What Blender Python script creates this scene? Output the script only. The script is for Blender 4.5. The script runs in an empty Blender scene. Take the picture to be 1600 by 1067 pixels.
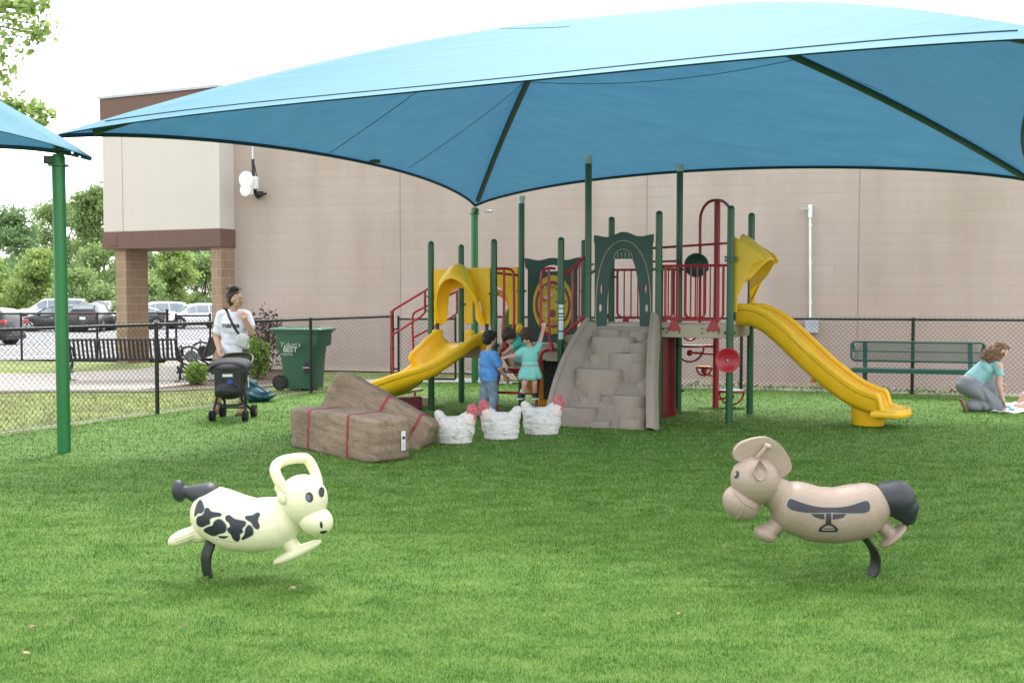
import bpy, bmesh, math, random
import numpy as np
from math import sin, cos, pi, radians as R
from mathutils import Vector as V, Matrix as M, Quaternion as Q
from mathutils.bvhtree import BVHTree

random.seed(7)
rng = np.random.default_rng(11)
scene = bpy.context.scene
COL = scene.collection

# ------------------------------------------------------------------ camera
PITCH = math.atan(73.5 / 1600)
CAMZ = 1.65
cam_d = bpy.data.cameras.new('camera')
cam = bpy.data.objects.new('camera', cam_d)
COL.objects.link(cam)
cam.location = (0, 0, CAMZ)
cam.rotation_euler = (pi / 2 - PITCH, 0, 0)
cam_d.sensor_fit = 'HORIZONTAL'
cam_d.sensor_width = 36
cam_d.lens = 36.0
cam_d.clip_end = 3000
scene.camera = cam


def at(px, py, Y):
    """the point at depth Y that the photograph shows at (px, py)"""
    u = (px - 800) / 1600
    w = (533.5 - py) / 1600
    d = V((u, cos(PITCH) + w * sin(PITCH), -sin(PITCH) + w * cos(PITCH)))
    return V((0, 0, CAMZ)) + d * (Y / d.y)


def gnd(px, py, z=0.0):
    u = (px - 800) / 1600
    w = (533.5 - py) / 1600
    d = V((u, cos(PITCH) + w * sin(PITCH), -sin(PITCH) + w * cos(PITCH)))
    return V((0, 0, CAMZ)) + d * ((z - CAMZ) / d.z)


# ------------------------------------------------------------------ materials
def new_mat(name):
    m = bpy.data.materials.new(name)
    m.use_nodes = True
    nt = m.node_tree
    return m, nt, nt.nodes['Principled BSDF']


def N(nt, typ, **kw):
    n = nt.nodes.new(typ)
    for k, v in kw.items():
        if k in n.inputs.keys() if isinstance(k, str) else False:
            n.inputs[k].default_value = v
        else:
            setattr(n, k, v)
    return n


def ramp(nt, stops):
    n = nt.nodes.new('ShaderNodeValToRGB')
    e = n.color_ramp.elements
    while len(e) < len(stops):
        e.new(0.5)
    for i, (p, c) in enumerate(stops):
        e[i].position = p
        e[i].color = (*c, 1) if len(c) == 3 else c
    return n


def mat(name, rgb, rough=.5, var=.12, scale=6.0, bump=0.0, bscale=60.0, metallic=0.0, spec=.5, coat=0.0, stretch=None, rvar=.1, scuff=0.0):
    m, nt, b = new_mat(name)
    L = nt.links.new
    tc = nt.nodes.new('ShaderNodeTexCoord')
    src = tc.outputs['Object']
    if stretch:
        mp = nt.nodes.new('ShaderNodeMapping')
        mp.inputs['Scale'].default_value = stretch
        L(src, mp.inputs['Vector'])
        src = mp.outputs['Vector']
    n = nt.nodes.new('ShaderNodeTexNoise')
    n.inputs['Scale'].default_value = scale
    n.inputs['Detail'].default_value = 6
    n.inputs['Roughness'].default_value = .6
    L(src, n.inputs['Vector'])
    lo = tuple(max(0, c * (1 - var)) for c in rgb)
    hi = tuple(min(1, c * (1 + var)) for c in rgb)
    r = ramp(nt, [(.3, lo), (.7, hi)])
    L(n.outputs['Fac'], r.inputs['Fac'])
    if scuff:
        ns = nt.nodes.new('ShaderNodeTexNoise')
        ns.inputs['Scale'].default_value = 9
        ns.inputs['Detail'].default_value = 9
        ns.inputs['Roughness'].default_value = .75
        ns.inputs['Distortion'].default_value = 1.5
        L(src, ns.inputs['Vector'])
        rs = ramp(nt, [(.56, (0, 0, 0)), (.72, (scuff, scuff, scuff))])
        L(ns.outputs['Fac'], rs.inputs['Fac'])
        mm = nt.nodes.new('ShaderNodeMix')
        mm.data_type = 'RGBA'
        L(rs.outputs[0], mm.inputs[0])
        L(r.outputs['Color'], mm.inputs[6])
        mm.inputs[7].default_value = (*(c * .45 + .02 for c in rgb), 1)
        L(mm.outputs[2], b.inputs['Base Color'])
    else:
        L(r.outputs['Color'], b.inputs['Base Color'])
    mr = nt.nodes.new('ShaderNodeMapRange')
    mr.inputs['To Min'].default_value = max(.02, rough - rvar)
    mr.inputs['To Max'].default_value = min(1, rough + rvar)
    L(n.outputs['Fac'], mr.inputs['Value'])
    L(mr.outputs['Result'], b.inputs['Roughness'])
    b.inputs['Metallic'].default_value = metallic
    b.inputs['Specular IOR Level'].default_value = spec
    if coat:
        b.inputs['Coat Weight'].default_value = coat
        b.inputs['Coat Roughness'].default_value = .15
    if bump:
        n2 = nt.nodes.new('ShaderNodeTexNoise')
        n2.inputs['Scale'].default_value = bscale
        n2.inputs['Detail'].default_value = 5
        L(src, n2.inputs['Vector'])
        bp = nt.nodes.new('ShaderNodeBump')
        bp.inputs['Strength'].default_value = min(1, bump)
        bp.inputs['Distance'].default_value = .02
        L(n2.outputs['Fac'], bp.inputs['Height'])
        L(bp.outputs['Normal'], b.inputs['Normal'])
    return m


# ------------------------------------------------------------------ mesh building
def frame_from(d):
    d = d.normalized()
    a = V((0, 0, 1)) if abs(d.z) < .9 else V((1, 0, 0))
    x = d.cross(a).normalized()
    y = d.cross(x).normalized()
    return x, y


class MB:
    def __init__(s):
        s.bm = bmesh.new()
        s.mi = 0

    def _face(s, vs):
        try:
            f = s.bm.faces.new(vs)
            f.material_index = s.mi
            return f
        except ValueError:
            return None

    def ring(s, c, x, y, rx, ry, n, ph=0):
        return [s.bm.verts.new(c + x * (rx * cos(2 * pi * i / n + ph)) + y * (ry * sin(2 * pi * i / n + ph))) for i in range(n)]

    def skin(s, a, b):
        n = len(a)
        for i in range(n):
            s._face((a[i], a[(i + 1) % n], b[(i + 1) % n], b[i]))

    def box(s, c, size, rot=None):
        c = V(c)
        h = V(size) * .5
        m = rot if rot is not None else M.Identity(3)
        if isinstance(rot, (int, float)):
            m = M.Rotation(rot, 3, 'Z')
        vs = []
        for dz in (-1, 1):
            for dx, dy in ((-1, -1), (1, -1), (1, 1), (-1, 1)):
                vs.append(s.bm.verts.new(c + m @ V((dx * h.x, dy * h.y, dz * h.z))))
        s._face(vs[3::-1])
        s._face(vs[4:])
        for i in range(4):
            j = (i + 1) % 4
            s._face((vs[i], vs[j], vs[j + 4], vs[i + 4]))
        return s

    def cyl(s, p0, p1, r0, r1=None, n=14, caps=True):
        p0, p1 = V(p0), V(p1)
        r1 = r0 if r1 is None else r1
        x, y = frame_from(p1 - p0)
        a = s.ring(p0, x, y, r0, r0, n)
        b = s.ring(p1, x, y, r1, r1, n)
        s.skin(b, a)
        if caps:
            s._face(a)
            s._face(b[::-1])
        return s

    def tube(s, pts, r, n=8, closed=False, caps=True):
        pts = [V(p) for p in pts]
        k = len(pts)
        rs = r if isinstance(r, (list, tuple)) else [r] * k
        t0 = (pts[1] - pts[0]).normalized()
        x, y = frame_from(t0)
        rings = []
        prev = t0
        for i in range(k):
            if closed:
                t = (pts[(i + 1) % k] - pts[i - 1]).normalized()
            elif i == 0:
                t = t0
            elif i == k - 1:
                t = (pts[-1] - pts[-2]).normalized()
            else:
                t = (pts[i + 1] - pts[i - 1]).normalized()
            q = prev.rotation_difference(t)
            x = q @ x
            y = q @ y
            prev = t
            rings.append(s.ring(pts[i], x, y, rs[i], rs[i], n))
        for i in range(k - 1):
            s.skin(rings[i + 1], rings[i])
        if closed:
            s.skin(rings[0], rings[-1])
        elif caps:
            s._face(rings[0])
            s._face(rings[-1][::-1])
        return s

    def sweep(s, pts, prof, side, up=None, closed_prof=True, caps=True):
        """sweep a (a, b) profile: a along side vector(s), b along up vector(s)"""
        rings = []
        for i, p in enumerate(pts):
            sd = side[i] if isinstance(side, list) else side
            u = up[i] if isinstance(up, list) else (up or V((0, 0, 1)))
            rings.append([s.bm.verts.new(V(p) + sd * a + u * b) for a, b in prof])
        n = len(prof)
        for i in range(len(rings) - 1):
            for j in range(n if closed_prof else n - 1):
                k = (j + 1) % n
                s._face((rings[i][j], rings[i][k], rings[i + 1][k], rings[i + 1][j]))
        if caps and closed_prof:
            s._face(rings[0][::-1])
            s._face(rings[-1])
        return s

    def lathe(s, prof, mtx=None, n=24):
        mtx = mtx or M.Identity(4)
        rings = []
        for r, z in prof:
            if r < 1e-5:
                rings.append([s.bm.verts.new(mtx @ V((0, 0, z)))])
            else:
                rings.append([s.bm.verts.new(mtx @ V((r * cos(2 * pi * i / n), r * sin(2 * pi * i / n), z))) for i in range(n)])
        for a, b in zip(rings, rings[1:]):
            if len(a) == 1 and len(b) == 1:
                continue
            if len(a) == 1:
                for i in range(n):
                    s._face((a[0], b[(i + 1) % n], b[i]))
            elif len(b) == 1:
                for i in range(n):
                    s._face((a[i], a[(i + 1) % n], b[0]))
            else:
                s.skin(a, b)
        return s

    def ell(s, c, rad, rot=None, u=18, v=12):
        c = V(c)
        if isinstance(rad, (int, float)):
            rad = (rad,) * 3
        m = rot if rot is not None else M.Identity(3)
        if isinstance(rot, (int, float)):
            m = M.Rotation(rot, 3, 'Y')
        mt = M.Translation(c) @ m.to_4x4() @ M.Diagonal((*rad, 1))
        prof = [(sin(pi * i / v), -cos(pi * i / v)) for i in range(v + 1)]
        prof[0] = (0, -1)
        prof[-1] = (0, 1)
        return s.lathe(prof, mt, u)

    def cap(s, p0, p1, r0, r1=None, n=14):
        """round ended tapered limb"""
        p0, p1 = V(p0), V(p1)
        r1 = r0 if r1 is None else r1
        d = p1 - p0
        if d.length < 1e-6:
            return s.ell(p0, r0)
        x, y = frame_from(d)
        d = d.normalized()
        rings = []
        k = 5
        for i in range(k, 0, -1):
            a = pi / 2 * i / k * .98
            rings.append(s.ring(p0 - d * (r0 * sin(a)), x, y, r0 * cos(a), r0 * cos(a), n))
        rings.append(s.ring(p0, x, y, r0, r0, n))
        rings.append(s.ring(p1, x, y, r1, r1, n))
        for i in range(1, k + 1):
            a = pi / 2 * i / k * .98
            rings.append(s.ring(p1 + d * (r1 * sin(a)), x, y, r1 * cos(a), r1 * cos(a), n))
        for a, b in zip(rings, rings[1:]):
            s.skin(b, a)
        s._face(rings[0])
        s._face(rings[-1][::-1])
        return s

    def chain(s, pts, rs, n=14):
        for i in range(len(pts) - 1):
            s.cap(pts[i], pts[i + 1], rs[i], rs[i + 1], n)
        return s

    def prism(s, outline, mtx, depth):
        """outline in local XY, thickness along local Z (0..depth)"""
        a = [s.bm.verts.new(mtx @ V((p[0], p[1], 0))) for p in outline]
        b = [s.bm.verts.new(mtx @ V((p[0], p[1], depth))) for p in outline]
        s.skin(a, b)
        s._face(a[::-1])
        s._face(b)
        return s

    def quad(s, *ps):
        return s._face([s.bm.verts.new(V(p)) for p in ps])

    def mesh(s, name):
        me = bpy.data.meshes.new(name)
        bmesh.ops.recalc_face_normals(s.bm, faces=s.bm.faces[:])
        s.bm.to_mesh(me)
        s.bm.free()
        return me

    def build(s, name, mats, parent=None, smooth=True, angle=40, bevel=0, seg=2, subsurf=0):
        me = s.mesh(name)
        return link(name, me, mats, parent, smooth, angle, bevel, seg, subsurf)


WM = {}


def link(name, me, mats, parent=None, smooth=True, angle=40, bevel=0, seg=2, subsurf=0):
    if not isinstance(mats, (list, tuple)):
        mats = [mats]
    for m_ in mats:
        me.materials.append(m_)
    if smooth:
        me.polygons.foreach_set('use_smooth', [True] * len(me.polygons))
        if angle < 180:
            me.set_sharp_from_angle(angle=R(angle))
    o = bpy.data.objects.new(name, me)
    COL.objects.link(o)
    if bevel:
        b = o.modifiers.new('bevel', 'BEVEL')
        b.width = bevel
        b.segments = seg
        b.limit_method = 'ANGLE'
        b.angle_limit = R(35)
    if subsurf:
        b = o.modifiers.new('sub', 'SUBSURF')
        b.levels = subsurf
        b.render_levels = subsurf
    if parent is not None:
        o.parent = parent
        o.matrix_parent_inverse = WM.get(parent.name, M.Identity(4)).inverted()
    return o


def tag(o, label=None, cat=None, group=None, kind=None):
    if label:
        o['label'] = label
    if cat:
        o['category'] = cat
    if group:
        o['group'] = group
    if kind:
        o['kind'] = kind
    return o


def thing(name, label, cat, loc=(0, 0, 0), rz=0, group=None, local=False):
    """an Empty at a thing's base. local=True: children are built in its own frame"""
    o = bpy.data.objects.new(name, None)
    COL.objects.link(o)
    o.empty_display_size = .2
    o.location = loc
    o.rotation_euler = (0, 0, rz)
    tag(o, label, cat, group)
    if not local:
        WM[o.name] = M.Translation(V(loc)) @ M.Rotation(rz, 4, 'Z')
    return o


def place(o, loc, rz=0, sc=None):
    o.location = loc
    o.rotation_euler = (0, 0, rz)
    if sc:
        o.scale = (sc,) * 3
    return o


def dup(o, loc, rz, label=None, group=None, sc=None):
    def rec(src, parent):
        c = src.copy()
        COL.objects.link(c)
        if parent is not None:
            c.parent = parent
            c.matrix_parent_inverse = src.matrix_parent_inverse
        for ch in KIDS(src):
            rec(ch, c)
        return c
    r = rec(o, None)
    place(r, loc, rz, sc)
    if label:
        r['label'] = label
    if group:
        r['group'] = group
    return r


def KIDS(o):
    return [c for c in bpy.data.objects if c.parent == o]


def fuse(mb, name, mats, parent=None, voxel=.01, it=6, fac=.5, angle=180):
    """melt overlapping shapes into ONE continuous surface"""
    me = mb.mesh(name)
    o = bpy.data.objects.new(name + '_raw', me)
    COL.objects.link(o)
    r = o.modifiers.new('r', 'REMESH')
    r.mode = 'VOXEL'
    r.voxel_size = voxel
    if it:
        s = o.modifiers.new('s', 'SMOOTH')
        s.iterations = it
        s.factor = fac
    dg = bpy.context.evaluated_depsgraph_get()
    me2 = bpy.data.meshes.new_from_object(o.evaluated_get(dg))
    me2.name = name
    bpy.data.objects.remove(o)
    me2.materials.clear()
    return link(name, me2, mats, parent, True, angle)


def smooth_loop(pts, k=5):
    out = []
    n = len(pts)
    for i in range(n):
        p0, p1, p2, p3 = (V((*pts[(i + j - 1) % n], 0)) for j in range(4))
        for j in range(k):
            t = j / k
            q = .5 * ((2 * p1) + (-p0 + p2) * t + (2 * p0 - 5 * p1 + 4 * p2 - p3) * t * t + (-p0 + 3 * p1 - 3 * p2 + p3) * t ** 3)
            out.append((q.x, q.y))
    return out


def catmull(pts, k=6):
    pts = [V(p) for p in pts]
    P = [pts[0] * 2 - pts[1]] + pts + [pts[-1] * 2 - pts[-2]]
    out = []
    for i in range(1, len(P) - 2):
        p0, p1, p2, p3 = P[i - 1:i + 3]
        for j in range(k):
            t = j / k
            out.append(.5 * ((2 * p1) + (-p0 + p2) * t + (2 * p0 - 5 * p1 + 4 * p2 - p3) * t * t + (-p0 + 3 * p1 - 3 * p2 + p3) * t ** 3))
    out.append(pts[-1])
    return out


def flat_shape(loops, depth=0.0, bevel=0.0):
    """2-D outline with holes -> mesh in local XY (extruded +-depth/2 along Z)"""
    cu = bpy.data.curves.new('shape', 'CURVE')
    cu.dimensions = '2D'
    cu.fill_mode = 'BOTH'
    cu.extrude = depth / 2
    cu.bevel_depth = bevel
    cu.bevel_resolution = 1
    for lp in loops:
        sp = cu.splines.new('POLY')
        sp.points.add(len(lp) - 1)
        for p, q in zip(sp.points, lp):
            p.co = (q[0], q[1], 0, 1)
        sp.use_cyclic_u = True
    return curve_mesh(cu)


def curve_mesh(cu):
    o = bpy.data.objects.new('tmp_shape', cu)
    COL.objects.link(o)
    dg = bpy.context.evaluated_depsgraph_get()
    me = bpy.data.meshes.new_from_object(o.evaluated_get(dg))
    bpy.data.objects.remove(o)
    me.materials.clear()
    return me


def plate(name, loops, mtx, depth, m, parent, bevel=.006):
    me = flat_shape(loops, depth - 2 * bevel, bevel)
    me.transform(mtx)
    return link(name, me, m, parent, True, 30)


def text_mesh(txt, size, mtx, name, m, parent, depth=.002, shear=0.0, align='CENTER', bold=0.0):
    cu = bpy.data.curves.new('t', 'FONT')
    cu.body = txt
    cu.size = size
    cu.extrude = depth / 2
    cu.shear = shear
    cu.align_x = align
    cu.offset = bold
    me = curve_mesh(cu)
    me.transform(mtx)
    return link(name, me, m, parent, False)


def bvh_of(o):
    return BVHTree.FromPolygons([v.co.copy() for v in o.data.vertices], [tuple(p.vertices) for p in o.data.polygons])


def decal(name, loops, to3, ray, bvh, m, parent, off=.0016, cuts=5):
    """outline(s) draped on a surface: 2-D points -> to3() -> cast along ray"""
    me = flat_shape(loops, 0)
    bm = bmesh.new()
    bm.from_mesh(me)
    bmesh.ops.triangulate(bm, faces=bm.faces[:])
    for _ in range(cuts):
        long = [e for e in bm.edges if e.calc_length() > 13]
        if not long:
            break
        bmesh.ops.subdivide_edges(bm, edges=long, cuts=1)
        bmesh.ops.triangulate(bm, faces=bm.faces[:])
    drop = []
    for v in bm.verts:
        p = to3(v.co.x, v.co.y)
        h = bvh.ray_cast(p, ray)
        if h[0] is None:
            drop.append(v)
        else:
            v.co = h[0] - ray * off
    bmesh.ops.delete(bm, geom=drop, context='VERTS')
    bm.normal_update()
    for f in bm.faces:
        if f.normal.dot(ray) > 0:
            f.normal_flip()
    bm.to_mesh(me)
    bm.free()
    return link(name, me, m, parent, True, 180)


def leaf_cloud(name, centres, size, m, parent, asp=.6, droop=.3, normal_out=None):
    """many small leaf faces in one mesh"""
    c = np.asarray(centres, dtype=np.float64)
    n = len(c)
    a = rng.normal(size=(n, 3))
    if normal_out is not None:
        a = a * .7 + normal_out
    a /= np.linalg.norm(a, axis=1)[:, None] + 1e-9
    t = rng.normal(size=(n, 3))
    t[:, 2] -= droop
    x = np.cross(a, t)
    x /= np.linalg.norm(x, axis=1)[:, None] + 1e-9
    y = np.cross(a, x)
    sz = (size * (.6 + .8 * rng.random(n)))[:, None]
    v = np.stack([c - y * sz, c + x * sz * asp, c + y * sz * 1.1, c - x * sz * asp], axis=1).reshape(-1, 3)
    return np_mesh(name, v, 4, m, parent)


def np_mesh(name, v, k, m, parent, smooth=False):
    me = bpy.data.meshes.new(name)
    nv = len(v)
    me.vertices.add(nv)
    me.vertices.foreach_set('co', v.astype(np.float32).ravel())
    me.loops.add(nv)
    me.loops.foreach_set('vertex_index', np.arange(nv, dtype=np.int32))
    me.polygons.add(nv // k)
    me.polygons.foreach_set('loop_start', np.arange(0, nv, k, dtype=np.int32))
    me.polygons.foreach_set('loop_total', np.full(nv // k, k, dtype=np.int32))
    me.update(calc_edges=True)
    me.validate()
    return link(name, me, m, parent, False)
# ------------------------------------------------------------------ world, sun
SUN_EL, SUN_AZ = R(56), R(8)     # azimuth from +Y towards +X
w = bpy.data.worlds.new('World')
scene.world = w
w.use_nodes = True
nt = w.node_tree
nt.nodes.clear()
sky = nt.nodes.new('ShaderNodeTexSky')
sky.sky_type = 'NISHITA'
sky.sun_disc = False
sky.sun_elevation = SUN_EL
sky.sun_rotation = SUN_AZ
sky.air_density = 1.0
sky.dust_density = 4.0
sky.ozone_density = 1.0
hs = nt.nodes.new('ShaderNodeHueSaturation')
hs.inputs['Saturation'].default_value = .32
hs.inputs['Value'].default_value = 1.35
# thin overcast: brighter, whiter veil in soft patches
tc = nt.nodes.new('ShaderNodeTexCoord')
mp = nt.nodes.new('ShaderNodeMapping')
mp.inputs['Scale'].default_value = (1, 1, 2.5)
cn = nt.nodes.new('ShaderNodeTexNoise')
cn.inputs['Scale'].default_value = 2.2
cn.inputs['Detail'].default_value = 6
cr = ramp(nt, [(.38, (0, 0, 0)), (.6, (1, 1, 1))])
mx = nt.nodes.new('ShaderNodeMix')
mx.data_type = 'RGBA'
mx.inputs[7].default_value = (8.5, 8.6, 8.7, 1)
bg = nt.nodes.new('ShaderNodeBackground')
bg.inputs['Strength'].default_value = .15
out = nt.nodes.new('ShaderNodeOutputWorld')
L = nt.links.new
L(sky.outputs[0], hs.inputs['Color'])
L(tc.outputs['Generated'], mp.inputs['Vector'])
L(mp.outputs[0], cn.inputs['Vector'])
L(cn.outputs['Fac'], cr.inputs['Fac'])
L(cr.outputs['Color'], mx.inputs[0])
L(hs.outputs[0], mx.inputs[6])
L(mx.outputs[2], bg.inputs['Color'])
L(bg.outputs[0], out.inputs[0])

sd = bpy.data.lights.new('sun', 'SUN')
sd.energy = 1.35
sd.angle = R(12)
sd.color = (1, .965, .91)
so = bpy.data.objects.new('sun', sd)
COL.objects.link(so)
sdir = V((sin(SUN_AZ) * cos(SUN_EL), cos(SUN_AZ) * cos(SUN_EL), sin(SUN_EL)))
so.rotation_euler = sdir.to_track_quat('Z', 'Y').to_euler()
so.location = sdir * 60
scene.view_settings.view_transform = 'Standard'
scene.view_settings.look = 'None'
scene.view_settings.gamma = 1
scene.view_settings.exposure = 1.33
scene.cycles.max_bounces = 8
scene.cycles.transparent_max_bounces = 12

# ------------------------------------------------------------------ materials
GREEN = mat('green powder coat', (.020, .098, .044), .32, .10, 3, spec=.5, scuff=.3)
GREEN2 = mat('bright green powder coat', (.022, .17, .05), .36, .10, 2, spec=.5)
DKGREEN = mat('dark green panel', (.008, .052, .042), .45, .12, 4)
RED = mat('red coated steel', (.36, .012, .022), .36, .12, 5, spec=.5)
DKRED = mat('dark red plastic', (.17, .006, .012), .4, .12, 4)
YELLOW = mat('yellow rotomoulded plastic', (.83, .485, .014), .38, .07, 4, bump=.05, bscale=220, scuff=.22)
ORANGE = mat('orange plastic', (.72, .26, .008), .42, .08, 4)
TANROCK = mat('tan moulded plastic', (.31, .25, .205), .55, .10, 5, bump=.12, bscale=160, scuff=.2)
TANDECK = mat('tan coated deck edge', (.40, .34, .24), .5, .08, 5)
BLACK = mat('black coated metal', (.012, .012, .014), .42, .2, 8)
BLACKP = mat('black plastic', (.016, .016, .018), .5, .25, 8)
RUBBER = mat('rubber', (.014, .014, .015), .8, .2, 10)
GALV = mat('galvanised steel', (.52, .54, .56), .38, .2, 14, metallic=.7)
CHROME = mat('bright metal', (.7, .72, .75), .2, .05, 8, metallic=.9)
WHITE = mat('white paint', (.78, .79, .80), .45, .04, 5)
STICK = mat('white label', (.72, .76, .80), .5, .08, 60)
INKD = mat('dark print', (.03, .03, .035), .6, .1, 30)
CREAM = mat('cream rotomoulded plastic', (.71, .68, .47), .42, .05, 5, bump=.06, bscale=260, scuff=.22)
CHAR = mat('charcoal plastic', (.022, .026, .034), .5, .25, 6, bump=.1, bscale=260)
CHARD = mat('charcoal decal', (.018, .021, .028), .45, .1, 9)
SEAMK = mat('decal edge', (.25, .31, .33), .5, .1, 9)
SKIN = mat('skin', (.50, .29, .205), .5, .10, 12, bump=.03)
SKIN2 = mat('light skin', (.58, .36, .28), .5, .10, 12)
HAIRD = mat('dark brown hair', (.030, .016, .011), .5, .4, 30, bump=.8, bscale=120, stretch=(1, 1, .3))
HAIRB = mat('black hair', (.008, .007, .007), .42, .4, 30, bump=.8, bscale=140)
HAIRL = mat('light brown hair', (.20, .105, .05), .5, .45, 26, bump=.9, bscale=110, stretch=(.3, 1, 1))
TEE = mat('white cotton', (.76, .74, .84), .85, .05, 7, bump=.25, bscale=26)
OLIVE = mat('olive cotton', (.12, .11, .07), .85, .12, 9, bump=.2, bscale=40)
BLUETEE = mat('blue cotton', (.095, .28, .62), .85, .10, 8, bump=.25, bscale=30)
JEANS = mat('grey blue cotton', (.20, .26, .34), .85, .16, 14, bump=.3, bscale=36)
MINT = mat('mint cotton', (.22, .58, .52), .85, .10, 9, bump=.3, bscale=34)
TEAL = mat('teal green cotton', (.07, .44, .36), .85, .10, 9, bump=.25, bscale=34)
AQUA = mat('pale aqua cotton', (.26, .50, .52), .85, .08, 8, bump=.25, bscale=30)
TEALBAG = mat('dark teal nylon', (.012, .085, .115), .55, .3, 9, bump=.3, bscale=24)
SHOEW = mat('white shoe', (.66, .66, .66), .6, .08, 20)
SHOEN = mat('navy shoe', (.012, .018, .035), .5, .1, 20)
SHOET = mat('tan leather', (.26, .14, .09), .6, .15, 20)
SHOER = mat('red shoe', (.30, .01, .02), .5, .1, 20)
GREYFAB = mat('grey canopy fabric', (.055, .056, .06), .8, .12, 14, bump=.2, bscale=90)
BAGW = mat('pale grey leather', (.55, .56, .54), .55, .08, 14)
CONC = mat('concrete', (.34, .31, .28), .9, .10, 3, bump=.2, bscale=40)
WHCONC = mat('pale concrete', (.45, .44, .42), .9, .08, 3, bump=.15, bscale=40)
MULCH = mat('mulch', (.10, .062, .043), .95, .55, 26, bump=1, bscale=50)
GRAVEL = mat('tan gravel', (.36, .305, .245), .95, .22, 30, bump=.8, bscale=80)
LAWN = mat('patchy lawn', (.16, .20, .055), .95, .45, 1.6, bump=.8, bscale=60)
FARGRASS = mat('far grass', (.10, .16, .04), .95, .35, .3)
ASPH = mat('pale asphalt', (.235, .24, .25), .92, .10, .8, bump=.2, bscale=60)
LINEY = mat('yellow road paint', (.62, .42, .09), .7, .18, 9)
LINEW = mat('white road paint', (.68, .68, .68), .7, .12, 9)
BROWN = mat('brown stucco', (.150, .088, .072), .9, .08, 4, bump=.35, bscale=140)
PALEST = mat('pale stucco', (.565, .508, .483), .9, .03, 1.2, bump=.3, bscale=160)
BARK = mat('bark', (.085, .065, .05), .95, .4, 9, bump=1, bscale=22, stretch=(1, 1, .3))
CARTG = mat('green bin plastic', (.030, .12, .070), .5, .10, 4, bump=.06, bscale=160, scuff=.4)
BENCHG = mat('green coated bench steel', (.012, .088, .066), .4, .1, 8)
GLASS = mat('car glass', (.18, .22, .25), .06, .2, 1.5, spec=1.0)
TAIL = mat('red tail light', (.42, .012, .02), .2, .1, 8, coat=.5)
HEADL = mat('clear head light', (.62, .65, .68), .12, .1, 8, coat=.5)
HUBC = mat('alloy wheel', (.50, .51, .53), .3, .1, 9, metallic=.6)


def paint(name, rgb):
    return mat(name, rgb, .28, .03, 2, metallic=.15, coat=.7, rvar=.03)


def leaf_mat(name, a, b, trans=.35):
    m, nt, bs = new_mat(name)
    L = nt.links.new
    tc = nt.nodes.new('ShaderNodeTexCoord')
    n = nt.nodes.new('ShaderNodeTexNoise')
    n.inputs['Scale'].default_value = .9
    n.inputs['Detail'].default_value = 8
    n.inputs['Roughness'].default_value = .75
    L(tc.outputs['Object'], n.inputs['Vector'])
    g = nt.nodes.new('ShaderNodeNewGeometry')
    ad = nt.nodes.new('ShaderNodeMath')
    ad.operation = 'MULTIPLY_ADD'
    ad.inputs[1].default_value = .45
    L(g.outputs['Random Per Island'], ad.inputs[0])
    L(n.outputs['Fac'], ad.inputs[2])
    r = ramp(nt, [(.42, a), (.95, b)])
    L(ad.outputs[0], r.inputs['Fac'])
    L(r.outputs[0], bs.inputs['Base Color'])
    bs.inputs['Roughness'].default_value = .6
    tr = nt.nodes.new('ShaderNodeBsdfTranslucent')
    L(r.outputs[0], tr.inputs['Color'])
    ms = nt.nodes.new('ShaderNodeMixShader')
    ms.inputs[0].default_value = trans
    L(bs.outputs[0], ms.inputs[1])
    L(tr.outputs[0], ms.inputs[2])
    L(ms.outputs[0], nt.nodes['Material Output'].inputs['Surface'])
    return m


LEAF_A = leaf_mat('mid green foliage', (.155, .25, .08), (.32, .43, .17), .55)
LEAF_B = leaf_mat('dark green foliage', (.125, .215, .09), (.255, .37, .165), .55)
LEAF_C = leaf_mat('yellow green foliage', (.175, .27, .06), (.36, .47, .155), .55)
LEAF_S = leaf_mat('bright shrub foliage', (.09, .19, .018), (.28, .44, .06), .45)
LEAF_P = leaf_mat('purple shrub foliage', (.055, .028, .03), (.13, .075, .07))


def fabric_mat():
    m, nt, bs = new_mat('blue shade cloth')
    L = nt.links.new
    tc = nt.nodes.new('ShaderNodeTexCoord')
    mp = nt.nodes.new('ShaderNodeMapping')
    mp.inputs['Rotation'].default_value = (0, 0, R(25.8))
    mp.inputs['Scale'].default_value = (.5, 9, 9)
    L(tc.outputs['Object'], mp.inputs['Vector'])
    n = nt.nodes.new('ShaderNodeTexNoise')
    n.inputs['Scale'].default_value = 1.0
    n.inputs['Detail'].default_value = 7
    L(mp.outputs[0], n.inputs['Vector'])
    r1 = ramp(nt, [(.3, (.155, .355, .465)), (.7, (.18, .39, .50))])
    r2 = ramp(nt, [(.3, (.032, .103, .20)), (.7, (.043, .126, .235))])
    L(n.outputs['Fac'], r1.inputs['Fac'])
    L(n.outputs['Fac'], r2.inputs['Fac'])
    L(r1.outputs[0], bs.inputs['Base Color'])
    bs.inputs['Roughness'].default_value = .7
    bs.inputs['Specular IOR Level'].default_value = .25
    tr = nt.nodes.new('ShaderNodeBsdfTranslucent')
    L(r2.outputs[0], tr.inputs['Color'])
    ms = nt.nodes.new('ShaderNodeMixShader')
    ms.inputs[0].default_value = .41
    L(bs.outputs[0], ms.inputs[1])
    L(tr.outputs[0], ms.inputs[2])
    L(ms.outputs[0], nt.nodes['Material Output'].inputs['Surface'])
    return m


FABRIC = fabric_mat()
HEM = mat('dark teal webbing', (.010, .045, .062), .7, .15, 8)


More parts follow.
